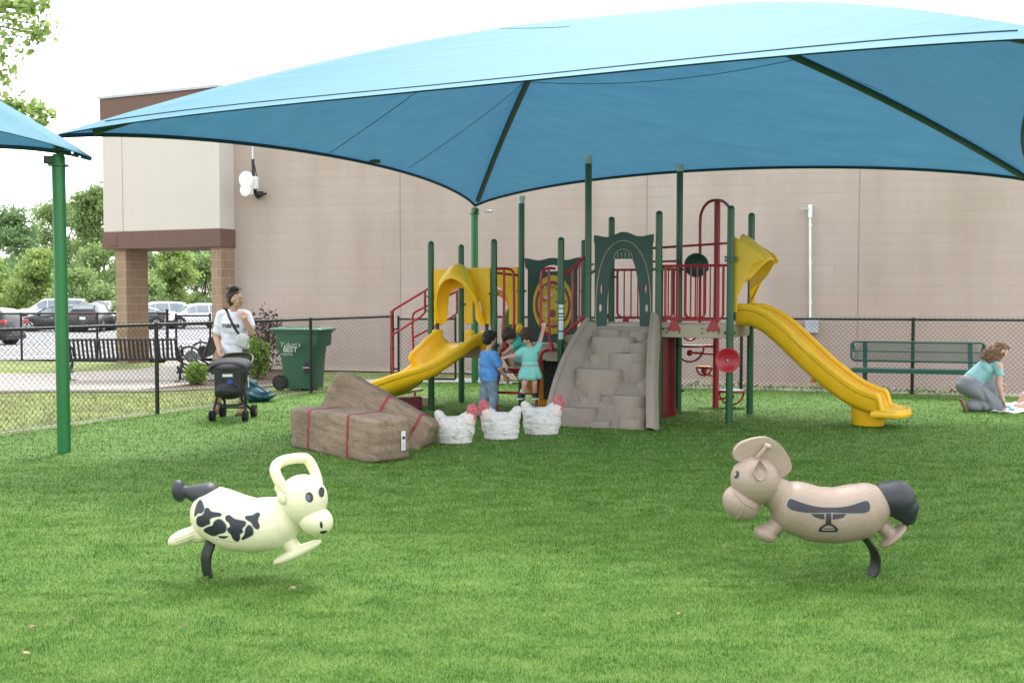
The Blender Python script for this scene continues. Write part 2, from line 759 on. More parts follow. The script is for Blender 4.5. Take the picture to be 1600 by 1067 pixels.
def brick_mat(name, c1, c2, mortar, bw, rh, ms, stain=.18, bump=.5):
    m, nt, bs = new_mat(name)
    L = nt.links.new
    tc = nt.nodes.new('ShaderNodeTexCoord')
    sp = nt.nodes.new('ShaderNodeSeparateXYZ')
    L(tc.outputs['Object'], sp.inputs[0])
    ax = nt.nodes.new('ShaderNodeMath')
    ax.operation = 'ADD'
    L(sp.outputs['X'], ax.inputs[0])
    L(sp.outputs['Y'], ax.inputs[1])
    cb = nt.nodes.new('ShaderNodeCombineXYZ')
    L(ax.outputs[0], cb.inputs['X'])
    L(sp.outputs['Z'], cb.inputs['Y'])
    br = nt.nodes.new('ShaderNodeTexBrick')
    br.inputs['Scale'].default_value = 1
    br.inputs['Brick Width'].default_value = bw
    br.inputs['Row Height'].default_value = rh
    br.inputs['Mortar Size'].default_value = ms
    br.inputs['Mortar Smooth'].default_value = .3
    br.inputs['Color1'].default_value = (*c1, 1)
    br.inputs['Color2'].default_value = (*c2, 1)
    br.inputs['Mortar'].default_value = (*mortar, 1)
    L(cb.outputs[0], br.inputs['Vector'])
    # stains: broad vertical streaks and blotches
    mp = nt.nodes.new('ShaderNodeMapping')
    mp.inputs['Scale'].default_value = (1.1, 1.1, .22)
    L(tc.outputs['Object'], mp.inputs['Vector'])
    n = nt.nodes.new('ShaderNodeTexNoise')
    n.inputs['Scale'].default_value = 1.0
    n.inputs['Detail'].default_value = 6
    n.inputs['Roughness'].default_value = .6
    L(mp.outputs[0], n.inputs['Vector'])
    n2 = nt.nodes.new('ShaderNodeTexNoise')
    n2.inputs['Scale'].default_value = .35
    n2.inputs['Detail'].default_value = 3
    L(tc.outputs['Object'], n2.inputs['Vector'])
    r = ramp(nt, [(.32, (1 - stain, 1 - stain * 1.1, 1 - stain * 1.25)), (.6, (1, 1, 1))])
    L(n.outputs['Fac'], r.inputs['Fac'])
    r2 = ramp(nt, [(.3, (.93, .90, .87)), (.7, (1.0, 1.0, 1.02))])
    L(n2.outputs['Fac'], r2.inputs['Fac'])
    m1 = nt.nodes.new('ShaderNodeMix')
    m1.data_type = 'RGBA'
    m1.blend_type = 'MULTIPLY'
    m1.inputs[0].default_value = 1
    L(br.outputs['Color'], m1.inputs[6])
    L(r.outputs[0], m1.inputs[7])
    m2 = nt.nodes.new('ShaderNodeMix')
    m2.data_type = 'RGBA'
    m2.blend_type = 'MULTIPLY'
    m2.inputs[0].default_value = 1
    L(m1.outputs[2], m2.inputs[6])
    L(r2.outputs[0], m2.inputs[7])
    L(m2.outputs[2], bs.inputs['Base Color'])
    bs.inputs['Roughness'].default_value = .9
    n3 = nt.nodes.new('ShaderNodeTexNoise')
    n3.inputs['Scale'].default_value = 45
    n3.inputs['Detail'].default_value = 4
    L(tc.outputs['Object'], n3.inputs['Vector'])
    ml = nt.nodes.new('ShaderNodeMath')
    ml.operation = 'MULTIPLY_ADD'
    ml.inputs[1].default_value = -1.0
    L(br.outputs['Fac'], ml.inputs[0])
    sc = nt.nodes.new('ShaderNodeMath')
    sc.operation = 'MULTIPLY'
    sc.inputs[1].default_value = .35
    L(n3.outputs['Fac'], sc.inputs[0])
    L(sc.outputs[0], ml.inputs[2])
    bp = nt.nodes.new('ShaderNodeBump')
    bp.inputs['Strength'].default_value = bump
    bp.inputs['Distance'].default_value = .012
    L(ml.outputs[0], bp.inputs['Height'])
    L(bp.outputs[0], bs.inputs['Normal'])
    return m


BLOCK = brick_mat('painted concrete block', (.440, .366, .328), (.455, .380, .340), (.408, .337, .300), 1.6, .203, .006, stain=.13, bump=.35)
PIERB = brick_mat('tan split block', (.29, .205, .145), (.335, .24, .17), (.42, .33, .25), .40, .203, .010, stain=.12)


def turf_mats():
    m, nt, bs = new_mat('artificial turf backing')
    L = nt.links.new
    tc = nt.nodes.new('ShaderNodeTexCoord')
    n = nt.nodes.new('ShaderNodeTexNoise')
    n.inputs['Scale'].default_value = 55
    n.inputs['Detail'].default_value = 6
    n.inputs['Roughness'].default_value = .8
    L(tc.outputs['Object'], n.inputs['Vector'])
    mp = nt.nodes.new('ShaderNodeMapping')
    mp.inputs['Scale'].default_value = (.8, 1.7, 1)
    L(tc.outputs['Object'], mp.inputs['Vector'])
    n2 = nt.nodes.new('ShaderNodeTexNoise')
    n2.inputs['Scale'].default_value = 3.2
    n2.inputs['Detail'].default_value = 6
    n2.inputs['Roughness'].default_value = .72
    L(mp.outputs[0], n2.inputs['Vector'])
    ad = nt.nodes.new('ShaderNodeMath')
    ad.operation = 'MULTIPLY_ADD'
    ad.inputs[1].default_value = .9
    L(n2.outputs['Fac'], ad.inputs[0])
    ma = nt.nodes.new('ShaderNodeMath')
    ma.operation = 'MULTIPLY'
    ma.inputs[1].default_value = .6
    L(n.outputs['Fac'], ma.inputs[0])
    L(ma.outputs[0], ad.inputs[2])
    r = ramp(nt, [(.45, (.036, .103, .004)), (.75, (.076, .19, .010)), (1.0, (.14, .26, .03))])  # paler end paints streaks of sheen into the turf colour
    L(ad.outputs[0], r.inputs['Fac'])
    L(r.outputs[0], bs.inputs['Base Color'])
    bs.inputs['Roughness'].default_value = .75
    bp = nt.nodes.new('ShaderNodeBump')
    bp.inputs['Strength'].default_value = 1
    bp.inputs['Distance'].default_value = .02
    L(n.outputs['Fac'], bp.inputs['Height'])
    L(bp.outputs[0], bs.inputs['Normal'])
    # blades
    m2, nt, bs = new_mat('artificial turf fibre')
    L = nt.links.new
    tc = nt.nodes.new('ShaderNodeTexCoord')
    g = nt.nodes.new('ShaderNodeNewGeometry')
    mp = nt.nodes.new('ShaderNodeMapping')
    mp.inputs['Scale'].default_value = (.8, 1.7, 1)
    L(tc.outputs['Object'], mp.inputs['Vector'])
    n2 = nt.nodes.new('ShaderNodeTexNoise')
    n2.inputs['Scale'].default_value = 3.2
    n2.inputs['Detail'].default_value = 6
    n2.inputs['Roughness'].default_value = .72
    L(mp.outputs[0], n2.inputs['Vector'])
    ad = nt.nodes.new('ShaderNodeMath')
    ad.operation = 'MULTIPLY_ADD'
    ad.inputs[1].default_value = .55
    L(g.outputs['Random Per Island'], ad.inputs[0])
    L(n2.outputs['Fac'], ad.inputs[2])
    r = ramp(nt, [(.50, (.029, .096, .004)), (.70, (.066, .176, .008)), (.87, (.135, .262, .034)), (.97, (.35, .43, .18))])  # pale stops paint the sheen of leaning fibres into their colour
    L(ad.outputs[0], r.inputs['Fac'])
    L(r.outputs[0], bs.inputs['Base Color'])
    bs.inputs['Roughness'].default_value = .6
    bs.inputs['Specular IOR Level'].default_value = .14
    tr = nt.nodes.new('ShaderNodeBsdfTranslucent')
    L(r.outputs[0], tr.inputs['Color'])
    ms = nt.nodes.new('ShaderNodeMixShader')
    ms.inputs[0].default_value = .3
    L(bs.outputs[0], ms.inputs[1])
    L(tr.outputs[0], ms.inputs[2])
    L(ms.outputs[0], nt.nodes['Material Output'].inputs['Surface'])
    return m, m2


TURF, BLADE = turf_mats()


def bale_mat():
    m, nt, bs = new_mat('weathered faux hay concrete')
    L = nt.links.new
    tc = nt.nodes.new('ShaderNodeTexCoord')
    mp = nt.nodes.new('ShaderNodeMapping')
    mp.inputs['Scale'].default_value = (3.0, 7, 11)
    mp.inputs['Rotation'].default_value = (0, .25, 0)
    L(tc.outputs['Object'], mp.inputs['Vector'])
    n = nt.nodes.new('ShaderNodeTexNoise')
    n.inputs['Scale'].default_value = 1.6
    n.inputs['Detail'].default_value = 8
    n.inputs['Distortion'].default_value = 2.6
    L(mp.outputs[0], n.inputs['Vector'])
    n2 = nt.nodes.new('ShaderNodeTexNoise')
    n2.inputs['Scale'].default_value = 2.6
    n2.inputs['Detail'].default_value = 5
    L(tc.outputs['Object'], n2.inputs['Vector'])
    r = ramp(nt, [(.28, (.165, .124, .090)), (.45, (.255, .195, .143)), (.75, (.315, .243, .175))])
    L(n.outputs['Fac'], r.inputs['Fac'])
    r2 = ramp(nt, [(.35, (.78, .74, .70)), (.65, (1.08, 1.04, 1.0))])
    L(n2.outputs['Fac'], r2.inputs['Fac'])
    mm = nt.nodes.new('ShaderNodeMix')
    mm.data_type = 'RGBA'
    mm.blend_type = 'MULTIPLY'
    mm.inputs[0].default_value = 1
    L(r.outputs[0], mm.inputs[6])
    L(r2.outputs[0], mm.inputs[7])
    L(mm.outputs[2], bs.inputs['Base Color'])
    bs.inputs['Roughness'].default_value = .8
    bp = nt.nodes.new('ShaderNodeBump')
    bp.inputs['Strength'].default_value = .45
    bp.inputs['Distance'].default_value = .02
    L(n.outputs['Fac'], bp.inputs['Height'])
    L(bp.outputs[0], bs.inputs['Normal'])
    return m


BALE = bale_mat()


def hen_mat():
    m, nt, bs = new_mat('white painted feathers')
    L = nt.links.new
    tc = nt.nodes.new('ShaderNodeTexCoord')
    mp = nt.nodes.new('ShaderNodeMapping')
    mp.inputs['Scale'].default_value = (5, 5, 12)
    L(tc.outputs['Object'], mp.inputs['Vector'])
    n = nt.nodes.new('ShaderNodeTexNoise')
    n.inputs['Scale'].default_value = 1.3
    n.inputs['Detail'].default_value = 5
    n.inputs['Distortion'].default_value = 2.2
    L(mp.outputs[0], n.inputs['Vector'])
    r = ramp(nt, [(.30, (.33, .31, .27)), (.42, (.60, .58, .55)), (.6, (.69, .68, .66))])  # dark low end paints shade into the feather creases
    L(n.outputs['Fac'], r.inputs['Fac'])
    L(r.outputs[0], bs.inputs['Base Color'])
    bs.inputs['Roughness'].default_value = .6
    bp = nt.nodes.new('ShaderNodeBump')
    bp.inputs['Strength'].default_value = .45
    bp.inputs['Distance'].default_value = .025
    L(n.outputs['Fac'], bp.inputs['Height'])
    L(bp.outputs[0], bs.inputs['Normal'])
    return m


HENW = hen_mat()
HENPINK = mat('pink tinted white neck', (.70, .58, .56), .55, .12, 9, bump=.4, bscale=40)
HENRED = mat('red painted comb', (.50, .12, .14), .5, .3, 22, bump=.6, bscale=60)
HORSEM = mat('speckled tan plastic', (.315, .24, .19), .45, .10, 70, bump=.08, bscale=240, scuff=.25)


def stripe_mat(name, a, b, s):
    m, nt, bs = new_mat(name)
    L = nt.links.new
    tc = nt.nodes.new('ShaderNodeTexCoord')
    wv = nt.nodes.new('ShaderNodeTexWave')
    wv.wave_type = 'BANDS'
    wv.bands_direction = 'Z'
    wv.inputs['Scale'].default_value = s
    wv.inputs['Distortion'].default_value = .6
    wv.inputs['Detail Scale'].default_value = .6
    L(tc.outputs['Object'], wv.inputs['Vector'])
    r = ramp(nt, [(.4, a), (.6, b)])
    L(wv.outputs['Fac'], r.inputs['Fac'])
    L(r.outputs[0], bs.inputs['Base Color'])
    bs.inputs['Roughness'].default_value = .9
    return m


STRIPE = stripe_mat('grey striped cotton', (.17, .18, .21), (.27, .28, .31), 13)
# ------------------------------------------------------------------ ground sheets
U = V((cos(R(-25.5)), sin(R(-25.5)), 0))       # playground axes
W = V((-U.y, U.x, 0))


def sheet(name, pts, m, z=0.0, sub=0):
    bm = bmesh.new()
    vs = [bm.verts.new((p[0], p[1], p[2] if len(p) > 2 else z)) for p in pts]
    bm.faces.new(vs)
    bmesh.ops.triangulate(bm, faces=bm.faces[:])
    bm.normal_update()
    for f in bm.faces:
        if f.normal.z < 0:
            f.normal_flip()
    me = bpy.data.meshes.new(name)
    bm.to_mesh(me)
    bm.free()
    o = link(name, me, m, None, False)
    o['kind'] = 'structure'
    return o


def g2(px, py, z=0.0):
    p = gnd(px, py, z)
    return (p.x, p.y)


sheet('ground', [(-500, -200), (500, -200), (500, 900), (-500, 900)], FARGRASS, -.9)
# fences run along these base lines
FA = gnd(0, 680)
FC = gnd(613, 597)
FD = gnd(722, 597.5)
FE = gnd(1425, 615.5)
f1 = (FC - FA).normalized()
f2 = (FE - FD).normalized()
FA0 = FA - f1 * 7.0
FE1 = FE + f2 * 5.54
turf = sheet('artificial_turf', [(FA0.x, FA0.y), (FC.x, FC.y), (FD.x, FD.y), (FE1.x, FE1.y), (FE1.x + 3, FE1.y - 24), (FA0.x - 1, -6)], TURF, 0.0)
# lawn to the left of the fence, reaching the building
sheet('lawn', [(-60, -8), (FA0.x - .02, FA0.y - .4), (FA.x - .05, FA.y), (FC.x - .05, FC.y + .02), (FD.x, FD.y + .03), (FD.x + 1.9, FD.y + .0),
               (1.5, 22.6, -.0), (-6.9, 24.6), (-40, 30), (-60, 34)], LAWN, -.008)
gA = FD + f2 * 1.6
sheet('gravel_strip', [(gA.x, gA.y + .03, -.004), (FE1.x, FE1.y + .03, -.004), (FE1.x + 14, FE1.y - 4.2, -.004), (30, 14.2, -.30), (7.54, 20.3, -.175), (-1, 22.5, .03), (-1.2, 21.6, .03)], GRAVEL)
# pale footing strip at the foot of the wall on the left
sheet('footing_strip', [(-6.9, 24.0, .05), (-.9, 22.5, .05), (-1.1, 21.2, .02), (-6.0, 22.5, .02)], GRAVEL)
sheet('concrete_pad', [g2(516, 602), g2(548, 594.5), g2(600, 591.5), g2(700, 590.5), g2(800, 590.5), g2(800, 600.5), g2(724, 597), g2(613, 596.6), g2(560, 604)], WHCONC, .0)
# curved walk with the benches
walk = [g2(-260, 618), g2(-60, 613), g2(60, 611.5), g2(160, 611), g2(215, 610), g2(300, 601), g2(372, 594), g2(420, 585), g2(440, 575), g2(345, 566), g2(300, 562),
        g2(262, 563), g2(250, 571), g2(215, 577), g2(120, 581), g2(40, 583.5), g2(-60, 584), g2(-260, 582)]
sheet('concrete_path', walk, CONC, .0)
sheet('mulch_bed', [g2(212, 609.6), g2(235, 611), g2(335, 607), g2(420, 604), g2(470, 596), g2(470, 584), g2(430, 577), g2(395, 583), g2(330, 593), g2(290, 601)], MULCH, .006)
mb = MB()
edge = [gnd(x, y) for x, y in ((-260, 619), (-60, 614.5), (60, 613), (160, 612.5), (235, 612.3), (335, 608), (420, 604.5), (472, 597))]
mb.tube([p + V((0, 0, .012)) for p in catmull(edge, 5)], .035, 6)
tag(mb.build('path_kerb', CONC), kind='structure')
# parking lot beyond the second fence
def lz(Y):
    return -.56 * max(0, min(1, (Y - 27) / 18))


def lot_pt(px, py):
    z = 0
    for _ in range(12):
        p = gnd(px, py, z)
        z = lz(p.y)
    return gnd(px, py, z)


mb = MB()
rows = []
for Y in (None, 27.5, 45, 160):
    if Y is None:
        a, b = gnd(-500, 566), gnd(345, 559.5)
        rows.append([mb.bm.verts.new((a.x - 30, a.y + 2, -.002)), mb.bm.verts.new((a.x, a.y, -.002)), mb.bm.verts.new((b.x, b.y, -.002)), mb.bm.verts.new((b.x + 8, b.y + .2, -.012))])
    else:
        rows.append([mb.bm.verts.new((x, Y + dy, lz(Y) - .002)) for x, dy in ((-140, 0), (-30, 0), (-7, 0), (2, 0))])
for a, b in zip(rows, rows[1:]):
    for i in range(3):
        mb._face((a[i], a[i + 1], b[i + 1], b[i]))
tag(mb.build('parking_lot', ASPH, None, False), kind='structure')
mb = MB()
for a, b, wd in (((-150, 545), (262, 541), .22),):
    p, q = lot_pt(*a), lot_pt(*b)
    d = (q - p).normalized()
    n = V((-d.y, d.x, 0)) * wd / 2
    z = V((0, 0, .003))
    mb.quad(p - n + z, q - n + z, q + n + z, p + n + z)
tag(mb.build('road_centre_line', LINEY, None, False), kind='structure')
mb = MB()
for a, b, wd in (((-150, 560), (120, 557), .30), ((205, 535), (345, 533), .5)):
    p, q = lot_pt(*a), lot_pt(*b)
    d = (q - p).normalized()
    n = V((-d.y, d.x, 0)) * wd / 2
    z = V((0, 0, .003))
    mb.quad(p - n + z, q - n + z, q + n + z, p + n + z)
tag(mb.build('road_edge_line', LINEW, None, False), kind='structure')

# ------------------------------------------------------------------ building
wl = V((-6.75, 23.85, 0))
wr = V((7.54, 20.1, 0))
wang = math.atan2(wr.y - wl.y, wr.x - wl.x)
bld = thing('store_building', 'long tan block building with a brown topped entrance portico', 'building', wl, wang, local=True)
WLEN = 40.0
mb = MB()
mb.box((WLEN / 2, 6.0, 2.7), (WLEN, 12.0, 6.6))
wall = mb.build('wall', BLOCK, bld, False)
mb = MB()
wn = V((sin(wang), -cos(wang), 0))


def on_wall(px):
    """distance along the wall that the photograph shows at column px"""
    k = (px - 800) / 1600 * 1.0
    d = wr - wl
    # wl + d t : x = k y
    t = (k * wl.y - wl.x) / (d.x - k * d.y)
    return t * d.length


JS = mat('joint sealant', (.27, .22, .185), .9, .1)
for px in (626, 1340, 1010):
    mb = MB()
    mb.box((on_wall(px), -.001, 2.7), (.012, .008, 6.5))
    mb.build('control_joint', JS, bld, False)
mb = MB()
mb.box((WLEN / 2, 6.0, 6.06), (WLEN + .1, 12.1, .12))
mb.build('coping', BROWN, bld, False)

# portico: front face through two corner points, 24 degrees to the picture plane
pr = V((-6.62, 23.3, 0))
plf = V((-9.82, 24.72, 0))
pd = (plf - pr)
plen = pd.length
pang = math.atan2(-pd.y, -pd.x)           # pointing to the right
PM = M.Translation(plf) @ M.Rotation(pang, 4, 'Z')
b2 = M.Translation(wl) @ M.Rotation(wang, 4, 'Z')
PL = b2.inverted() @ PM                   # portico frame in building frame


def pbox(name, c, s, m, bevel=0):
    q = MB()
    q.box(c, s)
    me = q.mesh(name)
    o = link(name, me, m, bld, False, bevel=bevel)
    o.matrix_basis = PL
    return o


pdp = 1.5
pbox('portico_panel', (plen / 2, pdp / 2, (3.14 + 5.66) / 2), (plen, pdp, 5.66 - 3.14), PALEST, .01)
pbox('portico_band', (plen / 2, pdp / 2, (2.73 + 3.14) / 2), (plen + .05, pdp + .05, .41), BROWN, .008)
pbox('portico_top', (plen / 2, pdp / 2, (5.66 + 6.3) / 2), (plen + .06, pdp + .06, .64), BROWN, .008)
pbox('portico_cap', (plen / 2, pdp / 2, 6.33), (plen + .12, pdp + .12, .06), mat('grey metal flashing', (.33, .36, .40), .4, .1, metallic=.5))
q = MB()
q.box((.30, .006 - .035, 2.93), (.28, .02, .26))
o = link('square_plaque', q.mesh('square_plaque'), BROWN, bld, False, bevel=.01)
o.matrix_basis = PL
q = MB()
q.box((.62, -.003, 4.4), (.012, .01, 2.5))
o = link('panel_joint', q.mesh('panel_joint'), mat('panel joint', (.42, .38, .34), .9), bld, False)
o.matrix_basis = PL
pbox('column', (.42, .46, 1.34), (.34, .72, 2.78), PIERB, .006)
pbox('pier', (plen - .16, .5, 1.34), (.30, .9, 2.78), PIERB, .006)

# conduit with its box
cd = thing('electrical_conduit', 'thin white metal conduit with a grey box low on the block wall', 'conduit', wl + (wr - wl).normalized() * on_wall(1266) + wn * .05 + V((0, 0, .4)))
dist = on_wall(1266)
base = wl + (wr - wl).normalized() * dist
Yc = base.y - .06
p_top = at(1266, 320, Yc)
p_bot = at(1266, 500, Yc)
mb = MB()
mb.cyl(p_bot, p_top - V((0, 0, .22)), .024, n=10)
mb.cyl(p_top - V((0, 0, .25)), p_top, .042, n=10)
for k in (.15, .5, .82):
    p = p_bot.lerp(p_top, k)
    mb.cyl(p - V((0, 0, .02)), p + V((0, 0, .02)), .031, n=10)
mb.build('pipe', WHITE, cd)
mb = MB()
pb = at(1268, 510, Yc)
mb.box(pb, (.26, .12, .26), wang)
mb.build('junction_box', mat('grey painted box', (.42, .45, .49), .5, .1), cd, True, bevel=.012)
mb = MB()
mb.box(at(1258, 326, Yc), (.16, .02, .025), wang)
mb.build('bracket', GALV, cd)

# antenna
dist = on_wall(402)
base = wl + (wr - wl).normalized() * dist
Ya = base.y - .35
an = thing('wall_antenna', 'two white round dish antennas on a bent black mast', 'antenna', at(402, 306, base.y))
mb = MB()
foot = at(403, 309, base.y - .02)
pole = [foot, at(400, 305, Ya + .1), at(397.5, 296, Ya), at(396, 275, Ya), at(395, 249, Ya)]
mb.tube(catmull(pole, 5), .035, 8)
mb.tube([at(404, 306, base.y - .03), at(409, 305.5, base.y - .2), at(416, 302.5, base.y - .25)], .025, 6)
mb.tube(catmull([at(396, 252, Ya), at(400, 270, Ya), at(402, 285, Ya), at(400, 301, Ya)], 5), .012, 6)
mb.box(at(404, 302, base.y - .06), (.22, .05, .08), wang)
mb.build('mast', BLACK, an)
mb = MB()
mb.cyl(at(395, 225, Ya), at(395, 250, Ya), .026, n=8)
mb.build('grey_riser', GALV, an)
for (px, py, r, ry) in ((384.5, 280.5, 11.0, 12.6), (383.5, 297, 8.4, 9.6)):
    c = at(px, py, Ya - .22)
    k = Ya / 1600
    ax = (V((0, -1, 0)) + V((-.35, 0, 0))).normalized()
    x, y = frame_from(ax)
    mt = M((x, y, ax)).transposed().to_4x4()
    mt = M.Translation(c) @ mt @ M.Diagonal((ry * k, ry * k, ry * k, 1))
    q = MB()
    q.lathe([(0, -.22), (.5, -.2), (.9, -.06), (1, .02), (1, .05), (.97, .065), (.7, .06), (0, .05)], mt, 28)
    q.build('dish', WHITE, an, angle=50)
mb = MB()
mb.box(at(397, 286, Ya - .05), (.17, .12, .28), -.2)
mb.box(at(391, 297, Ya - .08), (.12, .1, .22), -.2)
mb.build('radio_box', WHITE, an, bevel=.015)


# ------------------------------------------------------------------ chain link fences
def chain_link(mb, p, q, z0, z1, pitch=.078, r=.0022, knuckle=True):
    """woven diagonal wires between p and q, as thin 3-sided rods; p, q base points"""
    d = q - p
    Ln = d.length
    d = d.normalized()
    n = V((-d.y, d.x, 0))
    h = z1 - z0
    k = int((Ln + h) / pitch) + 1

    def rod(a, b, off):
        a = a + n * off
        b = b + n * off
        t = (b - a).normalized()
        s = t.cross(n)
        vs = []
        for c in (a, b):
            vs.append([mb.bm.verts.new(c + n * r * 1.1), mb.bm.verts.new(c - n * r * .6 + s * r), mb.bm.verts.new(c - n * r * .6 - s * r)])
        mb.skin(vs[0], vs[1])
    for i in range(k + 1):
        x0 = i * pitch
        for sg in (0, 1):
            # line from (x0, z0) leaning left (sg 0) or starting from the left edge leaning right
            a0, a1 = x0, x0 - h
            za, zb = z0, z1
            if a0 > Ln:
                za = z0 + (a0 - Ln)
                a0 = Ln
            if a1 < 0:
                zb = z1 + a1
                a1 = 0
            if zb - za < .02:
                continue
            if sg:
                a0, a1 = Ln - a0, Ln - a1
            rod(p + d * a0 + V((0, 0, za)), p + d * a1 + V((0, 0, zb)), (.0025 if sg else -.0025))
    if knuckle:
        m_ = int(Ln / pitch)
        for i in range(m_):
            c = p + d * (i * pitch + pitch * .5)
            rod(c - d * pitch * .22 + V((0, 0, z1 - .002)), c + V((0, 0, z1 + .030)), 0)
            rod(c + d * pitch * .22 + V((0, 0, z1 - .002)), c + V((0, 0, z1 + .030)), .002)


def fence(label, pts_posts, a, b, h, loc, wire_m, thick=(), base_wire=True, rail_r=.021, pitch=.078, wr_=.0022, posts_r=.028, knuckle=True):
    f = thing('chain_link_fence', label, 'fence', loc)
    q = MB()
    q.cyl(a + V((0, 0, h - .015)), b + V((0, 0, h - .015)), rail_r, n=8)
    q.build('top_rail', BLACK, f)
    for i, p in enumerate(pts_posts):
        q = MB()
        big = i in thick
        r = .038 if big else posts_r
        top = h + .07 if big else h + .0
        q.cyl(p + V((0, 0, -.1)), p + V((0, 0, top)), r, n=10)
        q.ell(p + V((0, 0, top)), (r * 1.08, r * 1.08, r * .8))
        if big:
            for zz in (.25, .62, .95):
                q.cyl(p + V((0, 0, zz)), p + V((0, 0, zz + .025)), r * 1.25, n=10)
        q.build('post', BLACK, f)
    q = MB()
    chain_link(q, a, b, .02, h, pitch, wr_, knuckle)
    q.build('chain_link', wire_m, f, False)
    if base_wire:
        q = MB()
        q.tube([a + V((0, 0, .03)), b + V((0, 0, .03))], .006, 5)
        q.build('bottom_wire', GALV, f)
    return f


WIRE = mat('black coated wire', (.030, .030, .030), .6, .2, 8)
FH = 1.25
side_posts = [gnd(230, 645.5), gnd(452, 612.3), FC]
side_posts = [FA + f1 * ((p - FA).dot(f1)) for p in side_posts]
sp = side_posts[1] - side_posts[0]
side_posts = [side_posts[0] - sp * 2, side_posts[0] - sp] + side_posts
fence('black chain link fence along the lawn beside the tall green post', side_posts, FA0, FC, FH, side_posts[2], WIRE, thick=(4,))
back_posts = [FD]
step = (FE - (FD + f2 * ((gnd(1159, 607) - FD).dot(f2)))).length
p = FE
lst = []
for i in range(-2, 3):
    c = FE - f2 * step * i
    lst.append(c)
lst = [c for c in lst if (c - FD).dot(f2) > .5 and (FE1 - c).dot(f2) > -.1]
back_posts += lst
fence('black chain link fence running behind the green bench', back_posts, FD, FE1, FH, FE, WIRE, thick=(0,))

# gate between the two fences
gt = thing('fence_gate', 'black chain link gate behind the curved yellow slide', 'gate', gnd(668, 597.3))
ga, gb = FC + f2 * .13, FD - f2 * .13
q = MB()
for z in (.06, FH - .06):
    q.cyl(ga + V((0, 0, z)), gb + V((0, 0, z)), .02, n=8)
for p in (ga, gb):
    q.cyl(p + V((0, 0, .06)), p + V((0, 0, FH)), .022, n=8)
q.build('gate_frame', BLACK, gt)
q = MB()
chain_link(q, ga, gb, .07, FH - .07, .078, .0022, False)
q.build('chain_link', WIRE, gt, False)
for z in (.25, 1.0):
    q = MB()
    q.cyl(FC + V((0, 0, z)), ga + V((0, 0, z)), .018, n=8)
    q.build('hinge', BLACK, gt)
q = MB()
q.cyl(gb + V((0, 0, .75)), FD + V((0, 0, .75)), .022, n=8)
q.build('latch', BLACK, gt)

# second, farther fence by the parking lot
sa, sb = gnd(-420, 566), gnd(262, 560)
sposts = [gnd(28, 563.2), gnd(150, 561.6), gnd(262, 560)]
d3 = (sb - sa).normalized()
sposts = [sa + d3 * ((p - sa).dot(d3)) for p in sposts]
spc = sposts[1] - sposts[0]
sposts = [sposts[0] - spc * 2, sposts[0] - spc] + sposts
fence('farther black chain link fence between the bench and the parking lot', sposts, sa, sb, 1.18, sposts[2], WIRE, thick=(4,), pitch=.10, wr_=.0028, rail_r=.026, base_wire=False, knuckle=False)
gt = thing('fence_gate', 'black chain link gate hanging beside the portico pier', 'gate', gnd(297, 559.6))
ga, gb = sb + d3 * .22, gnd(329, 559.4)
q = MB()
for z in (.07, 1.10):
    q.cyl(ga + V((0, 0, z)), gb + V((0, 0, z)), .024, n=8)
for p in (ga, gb):
    q.cyl(p + V((0, 0, .07)), p + V((0, 0, 1.16)), .03, n=8)
q.tube([gnd(313, 559.5) + V((0, 0, .5)), gnd(313, 559.5) + V((0, 0, .12)), gnd(328, 559.4) + V((0, 0, .12))], .016, 6)
q.build('gate_frame', BLACK, gt)
q = MB()
chain_link(q, ga, gb, .08, 1.1, .10, .0028, False)
q.build('chain_link', WIRE, gt, False)
q = MB()
q.box(sb + V((.12, -.02, .9)), (.22, .08, .16))
q.build('latch', BLACK, gt, bevel=.01)


